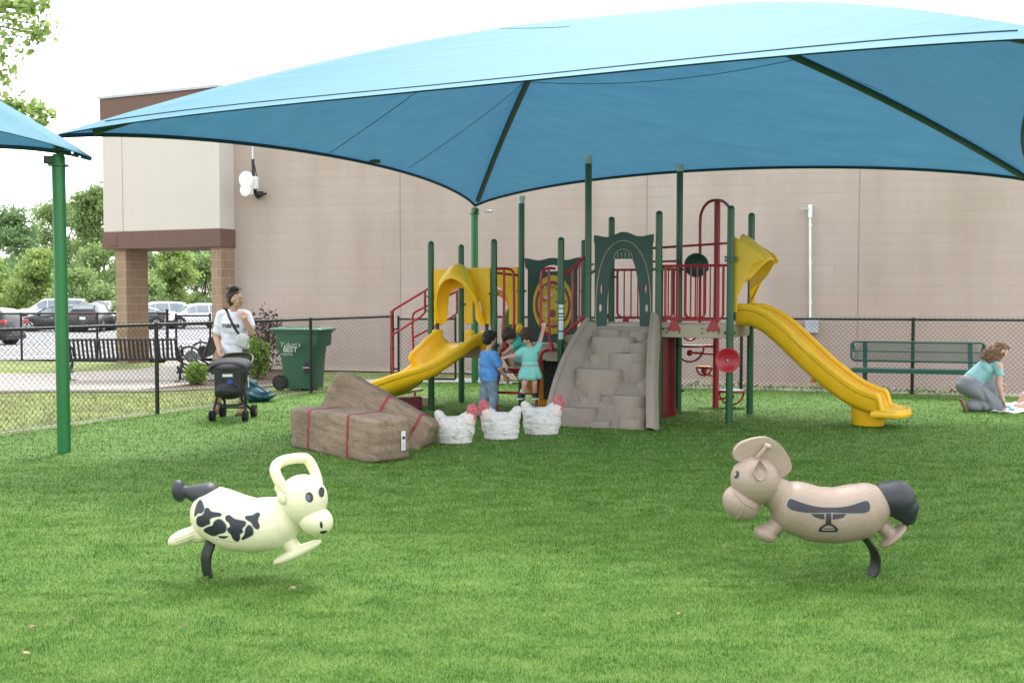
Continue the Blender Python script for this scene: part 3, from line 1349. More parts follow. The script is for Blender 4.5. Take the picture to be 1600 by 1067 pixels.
# ------------------------------------------------------------------ trees and shrubs
def tree(label, x, y, h, rw, m, n=2600, leaf=.26, z_lo=.25, lobes=9, seed=0, group='trees beyond the parking lot', limbs=7, name='broadleaf_tree', trunk_r=None, z0=0.0):
    rg = np.random.default_rng(seed)
    t = thing(name, label, 'tree', (x, y, 0), 0, group)
    q = MB()
    tr = trunk_r or h * .022
    lean = V((rg.uniform(-.06, .06) * h, rg.uniform(-.03, .03) * h, 0))
    base = V((x, y, -.1))
    pts = [base, base + lean * .3 + V((0, 0, h * .25)), base + lean * .7 + V((0, 0, h * .5)), base + lean + V((0, 0, h * .8))]
    pts = catmull(pts, 4)
    q.tube(pts, [tr * (1.25 - .95 * i / (len(pts) - 1)) for i in range(len(pts))], 8)
    cs = []
    for i in range(lobes):
        a = 2 * pi * (i / lobes) + rg.uniform(-.4, .4)
        rr = rw * rg.uniform(.25, .72)
        z = h * (z_lo + (1 - z_lo) * rg.uniform(.12, .86))
        if z > h * .7:
            rr *= .6
        cs.append((x + lean.x * .8 + rr * cos(a), y + rr * sin(a), z, rw * rg.uniform(.30, .48)))
    cs.append((x + lean.x, y, h * .84, rw * .34))
    for c in cs[:limbs]:
        st = pts[int(len(pts) * rg.uniform(.35, .8))]
        e = V(c[:3])
        mid = st.lerp(e, .5) + V((0, 0, -.04 * h))
        q.tube(catmull([st, mid, e], 4), [tr * .45, tr * .4, tr * .36, tr * .32, tr * .26, tr * .22, tr * .18, tr * .14, tr * .1][:9], 6)
    q.build('trunk', BARK, t)
    P = []
    wts = np.array([c[3] ** 2 for c in cs])
    wts /= wts.sum()
    for c, wgt in zip(cs, wts):
        k = int(n * wgt)
        d = rg.normal(size=(k, 3))
        d /= np.linalg.norm(d, axis=1)[:, None]
        rad = c[3] * (rg.random(k) ** .45) * (1 + .35 * np.sin(d[:, 0] * 5 + c[0]) * np.cos(d[:, 2] * 6 + c[1]))
        # twig clumps
        cl = rg.normal(size=(max(1, k // 22), 3)) * c[3] * .10
        p = np.array(c[:3]) + d * rad[:, None] * np.array([1, 1, .78]) + cl[rg.integers(0, len(cl), k)]
        P.append(p)
    P = np.concatenate(P)
    P = P[P[:, 2] > .3]
    leaf_cloud('crown', P, leaf, m, t)
    if z0:
        t.location.z = z0
    return t


def far_tree(label, px, Y, ytop, wpx, m, **k):
    x = (px - 800) / 1600 * Y
    Y = Y * 1.3
    x = (px - 800) / 1600 * Y
    h = CAMZ + .45 + (460 - ytop) / 1600 * Y
    k['n'] = int(k.get('n', 3000) * 3.0)
    k['leaf'] = k.get('leaf', .2) * .66
    return tree(label, x, Y, h, wpx / 1600 * Y / 2, m, z0=-.45, **k)


far_tree('dark rounded tree at the far left edge behind the white van', 35, 74, 312, 130, LEAF_B, n=4200, seed=3, leaf=.24, z_lo=.12)
far_tree('tall pale tree just left of the portico wall', 150, 80, 268, 120, LEAF_A, n=5200, seed=5, leaf=.24, z_lo=.08)
far_tree('broad tree with open crown seen behind the tall green post', 100, 84, 300, 150, LEAF_A, n=4600, seed=8, leaf=.24, z_lo=.1)
far_tree('low yellow green tree above the black cars', 65, 62, 386, 120, LEAF_C, n=3400, seed=12, leaf=.2, z_lo=.02)
far_tree('bushy tree directly behind the portico column', 190, 66, 360, 120, LEAF_A, n=4200, seed=15, leaf=.2, z_lo=.02)
far_tree('bright green tree framed in the middle of the portico opening', 262, 60, 380, 112, LEAF_C, n=4200, seed=21, leaf=.19, z_lo=.02)
far_tree('darker tree with a visible trunk left in the portico opening', 232, 70, 352, 110, LEAF_B, n=3800, seed=25, leaf=.2, z_lo=.12)
far_tree('leafy tree behind the white hatchback by the pier', 318, 64, 400, 110, LEAF_A, n=3800, seed=28, leaf=.19, z_lo=.03)
far_tree('tree with thin top rising over the portico beam', 305, 78, 352, 110, LEAF_B, n=3200, seed=31, leaf=.22, z_lo=.1)
far_tree('small green tree at the picture edge above the dark car', -15, 66, 396, 130, LEAF_C, n=3000, seed=37, leaf=.2, z_lo=.02)
far_tree('dense undergrowth tree low behind the silver car', 215, 57, 430, 120, LEAF_A, n=2600, seed=41, leaf=.18, z_lo=.0)
far_tree('low leafy tree filling behind the black sport utility car', 130, 58, 420, 120, LEAF_A, n=2800, seed=43, leaf=.18, z_lo=.0)
far_tree('low dark tree right behind the white van roof', 30, 68, 410, 130, LEAF_B, n=2600, seed=47, leaf=.2, z_lo=.0)

# near tree whose boughs hang into the picture, top left
nx, ny = -11.2, 15.5
nt_ = thing('maple_tree', 'near tree with fresh yellow green leaves hanging in at the top corner', 'tree', (nx, ny, 0))
q = MB()
q.tube(catmull([(nx, ny, -.1), (nx + .1, ny, 2.0), (nx, ny + .1, 4.2), (nx - .1, ny, 7.5)], 4), [.24 - .012 * i for i in range(13)], 10)
tips = []
rg = np.random.default_rng(77)
spots = [at(20, 8, 15), at(48, 12, 15), at(64, 40, 15.2), at(10, 60, 14.8), at(22, 40, 15.2), at(38, 20, 15.4), at(12, 90, 15), at(3, 118, 15), at(58, 54, 15), at(50, 58, 15.1), at(4, 20, 15),
         at(2, 150, 15), at(12, 163, 15), at(28, 166, 15.2), at(44, 170, 15), at(60, 170, 15.1), at(66, 178, 15), at(58, 188, 15), at(20, 172, 15.1), at(-20, 30, 15), at(-30, 100, 15), at(-25, 160, 15), at(-50, 60, 14.6), at(-60, 130, 15), at(68, 8, 15), at(36, 2, 15.3), at(12, -15, 15), at(50, -20, 15)]
src = [V((nx, ny, 4.6)), V((nx, ny, 5.4)), V((nx, ny, 6.0))]
for i, s_ in enumerate(spots):
    st = src[0] if s_.z < 4.6 else (src[1] if i % 2 else src[2])
    md = st.lerp(s_, .55) + V((0, 0, .15))
    q.tube(catmull([st, md, s_], 4), [.055, .05, .042, .036, .03, .022, .016, .011, .007], 6)
for i in range(26):
    a = rg.uniform(0, 2 * pi)
    rr = rg.uniform(.8, 2.4)
    c = V((nx - .9 + rr * cos(a) * .8, ny + rr * sin(a), rg.uniform(4.6, 8.2)))
    spots.append(c)
    st = src[i % 3]
    q.tube(catmull([st, st.lerp(c, .5) + V((0, 0, .2)), c], 3), [.05, .042, .034, .026, .018, .012, .007], 6)
q.build('trunk', BARK, nt_)
P = []
for i, s_ in enumerate(spots):
    k = 34 if i < 28 else 120
    sd_ = .075 if i < 28 else .34
    P.append(np.array(s_) + rg.normal(size=(k, 3)) * np.array([sd_ * 1.2, sd_ * 1.4, sd_]))
leaf_cloud('crown', np.concatenate(P), .05, LEAF_C, nt_, asp=.75)


def shrub(label, c, r, h, m, n, leaf, seed, name='shrub', group=None, airy=.5):
    rg = np.random.default_rng(seed)
    t = thing(name, label, 'shrub', c, 0, group)
    q = MB()
    for i in range(9):
        a = rg.uniform(0, 2 * pi)
        e = V(c) + V((cos(a) * r * rg.uniform(.2, .8), sin(a) * r * rg.uniform(.2, .8), h * rg.uniform(.6, .95)))
        q.tube(catmull([V(c) + V((0, 0, -.03)), V(c).lerp(e, .5) + V((0, 0, h * .1)), e], 3), [.016, .014, .012, .010, .008, .006, .004], 5)
    q.build('stem', BARK, t)
    d = rg.normal(size=(n, 3))
    d /= np.linalg.norm(d, axis=1)[:, None]
    rad = rg.random(n) ** airy
    lump = 1 + .22 * np.sin(d[:, 0] * 7 + seed) * np.cos(d[:, 1] * 5 + d[:, 2] * 6)
    P = np.array(c) + np.array([0, 0, h * .52]) + d * (rad * lump)[:, None] * np.array([r, r, h * .5])
    P = P[P[:, 2] > .01]
    leaf_cloud('foliage', P, leaf, m, t)
    return t


shrub('small round bright green shrub on mulch beside the black benches', gnd(307, 601), .21, .40, LEAF_S, 1500, .030, 4, group='green shrubs')
shrub('taller bright green shrub between the woman and the green bin', gnd(402, 592), .27, .78, LEAF_S, 2200, .034, 9, group='green shrubs')
shrub('tall sparse purple leaved shrub against the block wall', gnd(414, 581), .48, 1.36, LEAF_P, 1000, .038, 14, airy=.4, name='purple_shrub')
# weeds along the fence line by the gravel
P = []
for i in range(1400):
    s_ = rng.random()
    p = FD + f2 * (.6 + s_ * 8.5) + V((rng.normal() * .05, .12 + abs(rng.normal()) * .18, 0))
    P.append((p.x, p.y, abs(rng.normal()) * .035 + .005))
o = leaf_cloud('weeds', P, .03, LEAF_A, None)
tag(o, 'thin line of green weeds along the foot of the fence', 'weeds', kind='stuff')
# ------------------------------------------------------------------ cars
def car(name_label, colour, loc, rz, Ln=4.5, Wd=1.84, H=1.66, kind='suv', plate=False, clad=True):
    t = thing('parked_car', name_label, 'car', (0, 0, 0), 0, 'cars in the parking lot', local=True)
    pm = paint('paint ' + name_label[:24], colour)
    hb = H * .60                                  # belt
    hl = Ln / 2
    # x, half width at belt, belt height, roof height, half width at roof  (front = +x)
    if kind == 'suv':
        st = [(-hl, .70, hb * .98, hb * 1.02, .66), (-hl + .10, .86, hb, hb * 1.30, .66), (-hl + .38, .92, hb, H * .955, .63), (-hl + 1.1, .92, hb, H * .995, .62), (-.05, .92, hb, H, .62),
              (.35, .92, hb * .99, H * .97, .62), (.62, .92, hb * .98, H * .90, .62), (1.22, .91, hb * .955, hb * 1.03, .76), (hl - .55, .89, hb * .90, hb * .96, .76), (hl - .14, .82, hb * .78, hb * .86, .70), (hl, .66, hb * .66, hb * .70, .60)]
    elif kind == 'van':
        st = [(-hl, .80, hb * .98, hb * 1.1, .74), (-hl + .08, .90, hb, H * .86, .74), (-hl + .26, .93, hb, H * .985, .70), (-hl + 1.1, .93, hb, H, .70), (-.05, .93, hb, H, .70),
              (.40, .93, hb * .99, H * .985, .69), (.66, .93, hb * .98, H * .93, .68), (1.45, .92, hb * .96, hb * 1.06, .80), (hl - .55, .90, hb * .93, hb * 1.0, .80), (hl - .12, .84, hb * .84, hb * .92, .74), (hl, .72, hb * .70, hb * .76, .66)]
    else:
        st = [(-hl, .70, hb * .98, hb * 1.04, .66), (-hl + .10, .84, hb, hb * 1.12, .68), (-hl + .60, .90, hb, H * .86, .60), (-hl + 1.3, .91, hb, H * .985, .58), (-.05, .91, hb, H, .58),
              (.25, .91, hb * .98, H * .97, .58), (.50, .91, hb * .97, H * .89, .60), (1.25, .90, hb * .94, hb * 1.0, .76), (hl - .55, .88, hb * .88, hb * .93, .76), (hl - .14, .82, hb * .76, hb * .82, .70), (hl, .66, hb * .62, hb * .66, .60)]
    sc = Wd / 1.84
    z0 = .24

    def sect(s):
        x, w_, zb, zr, wr_ = s
        w_ *= sc
        wr_ *= sc
        return [(x, 0, z0), (x, w_ * .88, z0), (x, w_ * .99, z0 + .16), (x, w_, (z0 + zb) * .5), (x, w_ * .985, zb), (x, wr_ + (w_ - wr_) * .28, zb + (zr - zb) * .62), (x, wr_, zr - min(.05, (zr - zb) * .3)), (x, wr_ * .82, zr), (x, 0, zr + .012)]
    S = [sect(s) for s in st]
    q = MB()
    for sg in (1, -1):
        G = [[q.bm.verts.new((p[0], sg * p[1], p[2])) for p in s] for s in S]
        for a, b in zip(G, G[1:]):
            for i in range(8):
                q._face((a[i], a[i + 1], b[i + 1], b[i]))
        q._face(G[0])
        q._face(G[-1][::-1])
    bmesh.ops.remove_doubles(q.bm, verts=q.bm.verts[:], dist=.0005)
    q.build('body', pm, t, angle=38)
    if clad:
        q = MB()
        for sg in (1, -1):
            q.box((0, sg * (.905 * sc), .30), (Ln * .80, .05, .16))
        q.box((hl - .05, 0, .34), (.16, 1.35 * sc, .18))
        q.box((-hl + .05, 0, .36), (.16, 1.45 * sc, .20))
        q.build('lower_trim', BLACKP, t, bevel=.02)

    def side(i, f, sg, z_a, z_b, push=.012):
        """point on the side glass plane at station i (float), between belt and roof fractions"""
        k = int(i)
        fr = i - k
        s = [a + (b - a) * fr for a, b in zip(st[k], st[min(k + 1, len(st) - 1)])]
        x, w_, zb, zr, wr_ = s
        w_, wr_ = w_ * sc, wr_ * sc
        z = zb + (zr - zb) * f
        if f < .62:
            g = f / .62
            y = w_ * .985 + ((wr_ + (w_ - wr_) * .28) - w_ * .985) * g
        else:
            g = (f - .62) / .38
            y = (wr_ + (w_ - wr_) * .28) * (1 - g) + wr_ * g
        return V((x, sg * (y + push), z))
    for sg in (1, -1):
        for (i0, i1) in ((2.25, 3.35), (3.42, 4.5), (4.6, 6.3)):
            q = MB()
            n = 6
            lo = [side(i0 + (i1 - i0) * k / n, .07, sg, 0, 0) for k in range(n + 1)]
            md = [side(i0 + (i1 - i0) * k / n, .60, sg, 0, 0) for k in range(n + 1)]
            hi = [side(i0 + (i1 - i0) * k / n, .82, sg, 0, 0) for k in range(n + 1)]
            for a, b in ((lo, md), (md, hi)):
                for k in range(n):
                    q.quad(a[k], a[k + 1], b[k + 1], b[k])
            q.build('side_window', GLASS, t, False)
    # windscreen and rear window
    q = MB()
    a, b = st[6], st[7]
    n = V((b[3] - a[3], 0, a[0] - b[0]))
    n = V((a[3] - b[3], 0, b[0] - a[0])).normalized() * .014

    def across(s0, s1, f, wk):
        x = s0[0] + (s1[0] - s0[0]) * f
        z = s0[3] + (s1[3] - s0[3]) * f
        w_ = (s0[4] + (s1[4] - s0[4]) * f) * sc * wk
        return V((x, w_, z)), V((x, -w_, z))
    rows = [across(a, b, f, .93) for f in (.02, .5, .93)]
    for (p, q_), (p2, q2) in zip(rows, rows[1:]):
        q.quad(p + n, q_ + n, q2 + n, p2 + n)
    q.build('windscreen', GLASS, t, False)
    q = MB()
    a, b = (st[1], st[2])
    n = V((-(b[3] - a[3]), 0, b[0] - a[0])).normalized() * .014
    rows = [across(a, b, f, .90) for f in (.06, .5, .90)]
    for (p, q_), (p2, q2) in zip(rows, rows[1:]):
        q.quad(p + n, q_ + n, q2 + n, p2 + n)
    q.build('rear_window', GLASS, t, False)
    for x in (hl - .88, -hl + .86):
        for sg in (1, -1):
            y = sg * (.84 * sc)
            q = MB()
            q.cyl((x, y - sg * .02, .36), (x, y + sg * .088, .36), .44, n=22)
            q.build('wheel_arch', BLACKP, t)
            q = MB()
            prof = [(.18, -.10), (.30, -.11), (.345, -.07), (.35, .05), (.33, .105), (.22, .115), (.2, .10), (0, .10)]
            mt = M.Translation((x, y, .35)) @ M.Rotation(-sg * pi / 2, 4, 'X')
            q.lathe(prof, mt, 22)
            wh = q.build('wheel', RUBBER, t)
            q = MB()
            q.lathe([(.225, .112), (.235, .12), (.215, .126), (.20, .118)], mt, 20)
            for k in range(5):
                an_ = 2 * pi * k / 5
                c = mt @ V((.115 * cos(an_), .115 * sin(an_), .117))
                q.box(c, (.05, .02, .21), (mt.to_3x3() @ M.Rotation(an_ + pi / 2, 3, 'Z') @ M.Rotation(pi / 2, 3, 'X')))
            q.ell(mt @ V((0, 0, .118)), (.06, .03, .06))
            q.build('rim', HUBC, wh)
    for sg in (1, -1):
        q = MB()
        q.box((hl - .21, sg * .66 * sc, hb * .80), (.28, .34, .13), M.Rotation(sg * -.45, 3, 'Z'))
        q.build('headlight', HEADL, t, bevel=.03)
        q = MB()
        q.box((-hl + .05, sg * .70 * sc, hb * 1.02), (.16, .36, .17), M.Rotation(sg * .3, 3, 'Z'))
        q.box((-hl + .2, sg * .835 * sc, hb * 1.03), (.26, .09, .13))
        q.build('tail_light', TAIL, t, bevel=.025)
        q = MB()
        q.ell((.85, sg * (.93 * sc + .08), hb * 1.06), (.09, .10, .075))
        q.build('wing_mirror', pm, t)
        q = MB()
        q.box((.15, sg * (.925 * sc), hb * .86), (.2, .02, .035))
        q.box((-.85, sg * (.925 * sc), hb * .87), (.2, .02, .035))
        q.build('door_handle', BLACKP if colour[0] > .3 else CHROME, t, bevel=.008)
    q = MB()
    q.box((hl + .0, 0, hb * .60), (.05, .95 * sc, .22))
    q.build('grille', BLACKP, t, bevel=.02)
    if plate:
        q = MB()
        q.box((-hl - .012, 0, hb * .80), (.02, .32, .16))
        q.build('licence_plate', STICK, t, bevel=.004)
    if kind != 'sedan':
        q = MB()
        for sg in (1, -1):
            q.tube([(-hl + .75, sg * .55 * sc, H), (-hl + .85, sg * .55 * sc, H + .06), (.2, sg * .55 * sc, H + .05), (.32, sg * .55 * sc, H - .02)], .018, 6)
        q.build('roof_rail', BLACKP, t)
    place(t, loc, rz)
    return t


def cloc(px, Y):
    return ((px - 800) / 1600 * Y, Y, lz(Y) + .002)


car('dark sport utility car cut by the picture edge, rear light showing', (.010, .011, .013), cloc(-50, 45.0), R(172), kind='suv')
car('white van parked behind a black car', (.72, .73, .74), cloc(82, 74), R(196), Ln=5.1, Wd=1.95, H=1.92, kind='van', clad=False)
car('black car in front of the white van', (.012, .013, .016), cloc(88, 62.0), R(197), H=1.58, kind='sedan', clad=False)
car('black sport utility car seen from behind with red lights', (.011, .011, .012), cloc(146, 62), R(97), H=1.70, kind='suv', plate=True)
car('white car mostly hidden by the black car and the portico column', (.70, .71, .72), cloc(172, 74), R(94), H=1.75, kind='suv')
car('silver white sport utility car right of the portico column', (.62, .63, .64), cloc(243, 70), R(214), H=1.72, kind='suv')
car('white hatchback with black trim beside the pier', (.72, .73, .74), cloc(306, 67), R(212), H=1.62, Ln=4.3, kind='suv')
car('dark low car half hidden behind the portico column', (.012, .012, .014), cloc(203, 65), R(214), H=1.46, kind='sedan', clad=False)
# ------------------------------------------------------------------ shade canopies
def canopy(label, C, peakA, peakB, taus, posts, bow=.30, dish=.10, over=.0, post_r=.064, zs=(0, 0, 0, 0), seams=(), post_tops=None, rafters=(0, 1, 2, 3), thin=(), post_at=None):
    """C: four eave corners in order; peakA belongs to corners 0 and 1, peakB to 2 and 3"""
    root = thing('shade_canopy', label, 'canopy', (C[posts[0]].x, C[posts[0]].y, 0), 0, 'blue shade canopies')
    pk = [peakA, peakA, peakB, peakB]
    n, m_ = 28, 20
    mb = MB()

    def surf(k, s, T):
        a, b = C[k], C[(k + 1) % 4]
        pa, pb = pk[k], pk[(k + 1) % 4]
        e = a.lerp(b, s)
        r = pa.lerp(pb, s)
        q = 4 * s * (1 - s)
        p = e.lerp(r, T)
        p = p + V((0, 0, 4 * T * (1 - T) * (bow * (1 - q) - dish * q)))
        return p

    def eave(k, s):
        q = 4 * s * (1 - s)
        return surf(k, s, taus[k] * q ** .8)
    for k in range(4):
        rows = []
        for i in range(m_ + 1):
            row = []
            for j in range(n + 1):
                s = j / n
                q = (4 * s * (1 - s)) ** .8
                T0 = taus[k] * q
                t = i / m_
                row.append(mb.bm.verts.new(surf(k, s, T0 + (1 - T0) * t)))
            rows.append(row)
        for i in range(m_):
            for j in range(n):
                mb._face((rows[i][j], rows[i][j + 1], rows[i + 1][j + 1], rows[i + 1][j]))
    bmesh.ops.remove_doubles(mb.bm, verts=mb.bm.verts[:], dist=.0008)
    fab = mb.build('fabric', FABRIC, root, angle=180)
    bv = bvh_of(fab)
    for k in range(4):
        q = MB()
        pts = [surf(k, j / 40, taus[k] * (4 * j / 40 * (1 - j / 40)) ** .8 + .007) for j in range(41)]
        hr_ = .009 if k in thin else .022
        q.tube([p + V((0, 0, -hr_ * 1.2)) for p in pts], hr_, 8)
        q.build('hem', HEM, fab)
    for k in rafters:
        q = MB()
        pts = [surf(k, 0, i / 16) + V((0, 0, -.085)) for i in range(17)]
        pts = pts[1:]
        if over:
            d = (pts[0] - pts[1]).normalized()
            pts = [pts[0] + d * over] + pts
        q.tube(pts, .046, 10)
        q.build('rafter', DKG_STEEL, root)
    if (peakA - peakB).length > .1:
        q = MB()
        q.tube([peakA + V((0, 0, -.085)), peakB + V((0, 0, -.085))], .05, 10)
        q.build('ridge_beam', DKG_STEEL, root)
    for k in posts:
        q = MB()
        c = post_at or C[k]
        top = c.z - .06
        q.cyl((c.x, c.y, -.1), (c.x, c.y, top), post_r, n=24)
        q.cyl((c.x, c.y, top - .10), (c.x, c.y, top - .085), post_r * 1.55, n=24)
        q.cyl((c.x, c.y, top - .085), (c.x, c.y, top + .02), post_r * .86, n=24)
        q.build('post', GREEN2, root)
        q = MB()
        cen = (C[0] + C[2]) / 2
        d = V((cen.x - c.x, cen.y - c.y, 0)).normalized()
        q.box(c + d * .06 + V((0, 0, -.10)), (.16, .08, .08), math.atan2(d.y, d.x))
        q.build('corner_bracket', DKG_STEEL, root, bevel=.01)
    return root, surf, eave, bv, fab


DKG_STEEL = mat('dark green coated steel', (.020, .062, .032), .45, .15, 5)
th = R(-25.6)
cu_, cv_ = V((cos(th), sin(th), 0)), V((-sin(th), cos(th), 0))
S_ = 9.36
ZE = 3.30
c0 = gnd(104, 708) + V((0, 0, 0))
c0 = V((-4.74, 10.70, ZE))
CC = [c0, c0 + cu_ * S_, c0 + cu_ * S_ + cv_ * S_, c0 + cv_ * S_]
ctr = (CC[0] + CC[2]) / 2
pA = ctr - cu_ * 1.05 + V((0, 0, 5.17 - ZE))
pB = ctr + cu_ * .75 + V((0, 0, 5.12 - ZE))
# order so that peakA serves corners 3 and 0 (left side), peakB corners 1, 2
Cr = [CC[3], CC[0], CC[1], CC[2]]
big, surfb, eaveb, bvb, fabb = canopy('large blue canopy over the playground equipment', Cr, pA, pB, (.15, .125, .07, .19), (0, 2, 3), bow=.14, dish=.04, thin=(1,))
# stitched seams, constant distance from the front eave
q = MB()
q.tube([surfb(1, j / 60, .125 * (4 * j / 60 * (1 - j / 60)) ** .8 + .052) + V((0, 0, .004)) for j in range(1, 60)], .006, 6)
q.build('seam', HEM, fabb)
for v0, u1 in ((4.02, .44), (6.05, .80)):
    pts = []
    for i in range(int(80 * u1) + 1):
        p = c0 + cu_ * (S_ * i / 80) + cv_ * v0
        h = bvb.ray_cast(V((p.x, p.y, 9)), V((0, 0, -1)))
        if h[0] is not None:
            pts.append(h[0])
    q = MB()
    q.tube(pts, .0055, 6)
    q.build('seam', HEM, fabb)
# small clip on the left hem
q = MB()
e = eaveb(0, .46)
q.box(e + V((.10, 0, .02)), (.16, .05, .05), .4)
q.build('cable_clip', mat('dull brass clip', (.10, .085, .04), .5, .1), fabb, bevel=.01)
# light fixture under the back left corner
q = MB()
cb = CC[3]
q.box(cb + cu_ * .34 - cv_ * .1 + V((0, 0, -.13)), (.15, .10, .04), th)
q.build('flood_light', GALV, big, bevel=.015)

# second canopy on the left
c1 = V((-4.28, 10.56, 3.04))
S2 = 6.2
D_ = [c1, c1 - cu_ * S2, c1 - cu_ * S2 - cv_ * S2, c1 - cv_ * S2]
pk2 = c1 - cu_ * S2 / 2 - cv_ * S2 / 2 + V((0, 0, 1.75))
Dr = [D_[3], D_[0], D_[1], D_[2]]
left, surfl, eavel, bvl, fabl = canopy('second blue canopy entering at the left on the tall green post', Dr, pk2, pk2, (.14, .13, .12, .12), (1,), bow=.30, dish=.05, post_r=.066, rafters=(0, 1, 2, 3), thin=(0,), post_at=V((-4.68, 10.64, 3.13)))
# the rafter runs out past the post, wrapped in cloth and bolted
hipd = (surfl(1, 0, .16) - surfl(1, 0, .0)).normalized()
q = MB()
for f in (.05, .13, .21):
    p = c1 + hipd * f + V((0, -.045, -.07))
    q.cyl(p, p + V((0, -.022, 0)), .014, n=8)
q.build('bolt', CHROME, left)
q = MB()
for f in (.34, .42):
    p = c1 + hipd * f + V((0, -.02, -.15))
    q.lathe([(0, -.045), (.022, 0), (.03, .01), (0, .012)], M.Translation(p), 10)
q.build('hanging_clip', DKG_STEEL, left)
# ------------------------------------------------------------------ play structure
PS = thing('play_structure', 'green posted play structure with two yellow slides and a tan rock climber', 'playground', gnd(900, 650))
u, v = U, W
ZL, ZH = .93, 1.26          # deck heights


def pp(px, py):
    return gnd(px, py)


P = {}
P[1] = pp(674, 640)
P[2] = pp(721, 629)
P[3] = V((-.25, 14.25, 0))
P[4] = V((.14, 15.2, 0))
P[5] = V((.66, 13.82, 0))
P[12] = V((1.04, 14.78, 0))
P[6] = V((1.02, 13.75, 0))
P[7] = V((1.43, 14.75, 0))
P[8] = V((1.925, 13.45, 0))
P[9] = V((2.34, 14.36, 0))
P[10] = V((2.785, 13.08, 0))
P[11] = V((3.285, 14.1, 0))
tops = {1: 380, 2: 385, 3: 377, 4: 316, 5: 374, 6: 254, 7: 342, 8: 333, 9: 266, 10: 325, 11: 336, 12: 378}
tall = (4, 6, 9)
PR = .046
collars = {1: (1.62, 1.42), 3: (1.66, .95), 4: (1.70, .9), 5: (1.55, 1.0, .9, 1.72), 6: (2.05, 1.95, 1.3), 8: (1.98, 1.2), 9: (2.0, .30), 10: (2.12, 2.08, 1.16), 11: (2.05, 1.2), 2: (1.5, .9), 7: (1.9, 1.2), 12: (1.7, .95)}
Z = {}
for k, p in P.items():
    zt = at(0, tops[k], p.y).z
    Z[k] = zt
    q = MB()
    q.cyl((p.x, p.y, -.05), (p.x, p.y, zt - PR * .4), PR, n=20)
    if k not in tall:
        q.lathe([(PR, -PR * .4), (PR * .94, PR * .05), (PR * .7, PR * .45), (PR * .35, PR * .62), (0, PR * .66)], M.Translation((p.x, p.y, zt)), 20)
    po = q.build('post', GREEN, PS)
    for z in collars.get(k, ()):
        q = MB()
        q.cyl((p.x, p.y, z - .016), (p.x, p.y, z + .016), PR * 1.32, n=20)
        q.box((p.x, p.y - .012, z), (PR * 3.5, .022, .028), R(-25))
        q.build('collar', GREEN, po, bevel=.003)
    if k in tall:
        q = MB()
        h = .085
        q.cyl((p.x, p.y, zt - .02), (p.x, p.y, zt + h - .02), PR * 1.02, n=20)
        q.cyl((p.x, p.y, zt + h - .03), (p.x, p.y, zt + h), PR * 1.30, n=20)
        q.cyl((p.x, p.y, zt + h * .35), (p.x, p.y, zt + h * .5), PR * 1.18, n=20)
        q.build('galvanised_cap', GALV, po)


def deck(name, a, b, c, d, z, th_=.17):
    q = MB()
    ins = .0
    cen = (a + b + c + d) / 4
    pts = [p.lerp(cen, .0) for p in (a, b, c, d)]
    lo = [q.bm.verts.new((p.x, p.y, z - th_)) for p in pts]
    hi = [q.bm.verts.new((p.x, p.y, z)) for p in pts]
    q.skin(lo, hi)
    q._face(lo[::-1])
    q._face(hi)
    return q.build(name, TANDECK, PS, bevel=.006)


deck('deck', P[1], P[3], P[4], P[2], ZL)
deck('deck', P[3] + v * .012 + u * .01, P[5], P[12], P[4] + u * .012, ZL - .002)
deck('deck', P[6], P[8], P[9], P[7], ZH)
deck('deck', P[8] + u * .012, P[10], P[11], P[9] + u * .012, ZH - .002)
# stair box between the middle and the upper decks
deck('step', P[5] + u * .012 + v * .1, P[6] - u * .012 + v * .1, P[7] - u * .012, P[12] + u * .012, (ZL + ZH) / 2)
# deck edge bolts
q = MB()
for f in (.12, .3, .62, .85):
    for dz in (-.05, -.11):
        p = P[8].lerp(P[10], f) + V((0, 0, ZH + dz)) - v * .003
        q.cyl(p, p - v * .01, .010, n=8)
q.build('bolt', INKD, PS)


def rail_frame(name, a, b, z0, z1, nb=7, r=.017, br=.010, feet=True, ins=.09, m=RED):
    """barrier: rounded tube frame with pickets between two posts"""
    d = (b - a)
    Ln = d.length
    d = d.normalized()
    A = a + d * ins
    B = b - d * ins
    q = MB()
    zz = V((0, 0, 1))
    pts = [a + zz * z1 + d * PR, A + zz * z1]
    q.tube([a + zz * z1 + d * PR * .9, b + zz * z1 - d * PR * .9], r, 8)
    c = .07
    loop = [A + zz * z1, A + zz * (z0 + c), A + zz * (z0 + c * .3) + d * c * .3, A + zz * z0 + d * c, B + zz * z0 - d * c, B + zz * (z0 + c * .3) - d * c * .3, B + zz * (z0 + c), B + zz * z1]
    q.tube(loop, r, 8)
    w_ = (B - A).length
    for i in range(1, nb):
        p = A + d * (w_ * i / nb)
        q.cyl(p + zz * z0, p + zz * z1, br, n=7)
    o = q.build(name, m, PS)
    if feet:
        for f in (.16, .84):
            c_ = A.lerp(B, f)
            n = V((d.y, -d.x, 0))
            mt = M((d, zz, n)).transposed().to_4x4()
            mt = M.Translation(c_ + zz * (z0 - .075) + n * .002) @ mt
            lobes = smooth_loop([(-.085, -.045), (-.07, -.075), (-.03, -.055), (0, -.075), (.03, -.055), (.07, -.075), (.085, -.045), (.06, -.01), (.045, .03), (.02, .07), (-.02, .07), (-.045, .03), (-.06, -.01)], 3)
            plate('mounting_foot', [lobes], mt, .024, m, o, .004)
    return o


rail_frame('barrier', P[8], P[10], ZH + .06, 2.02, 9)
rail_frame('barrier', P[7], P[9], ZH + .06, 2.0, 8)
o = rail_frame('barrier', P[8].lerp(P[9], .06), P[9], ZH + .06, 2.0, 5, feet=False)
rail_frame('barrier', P[9], P[9].lerp(P[11], .46), ZH + .06, 2.0, 4, feet=False)
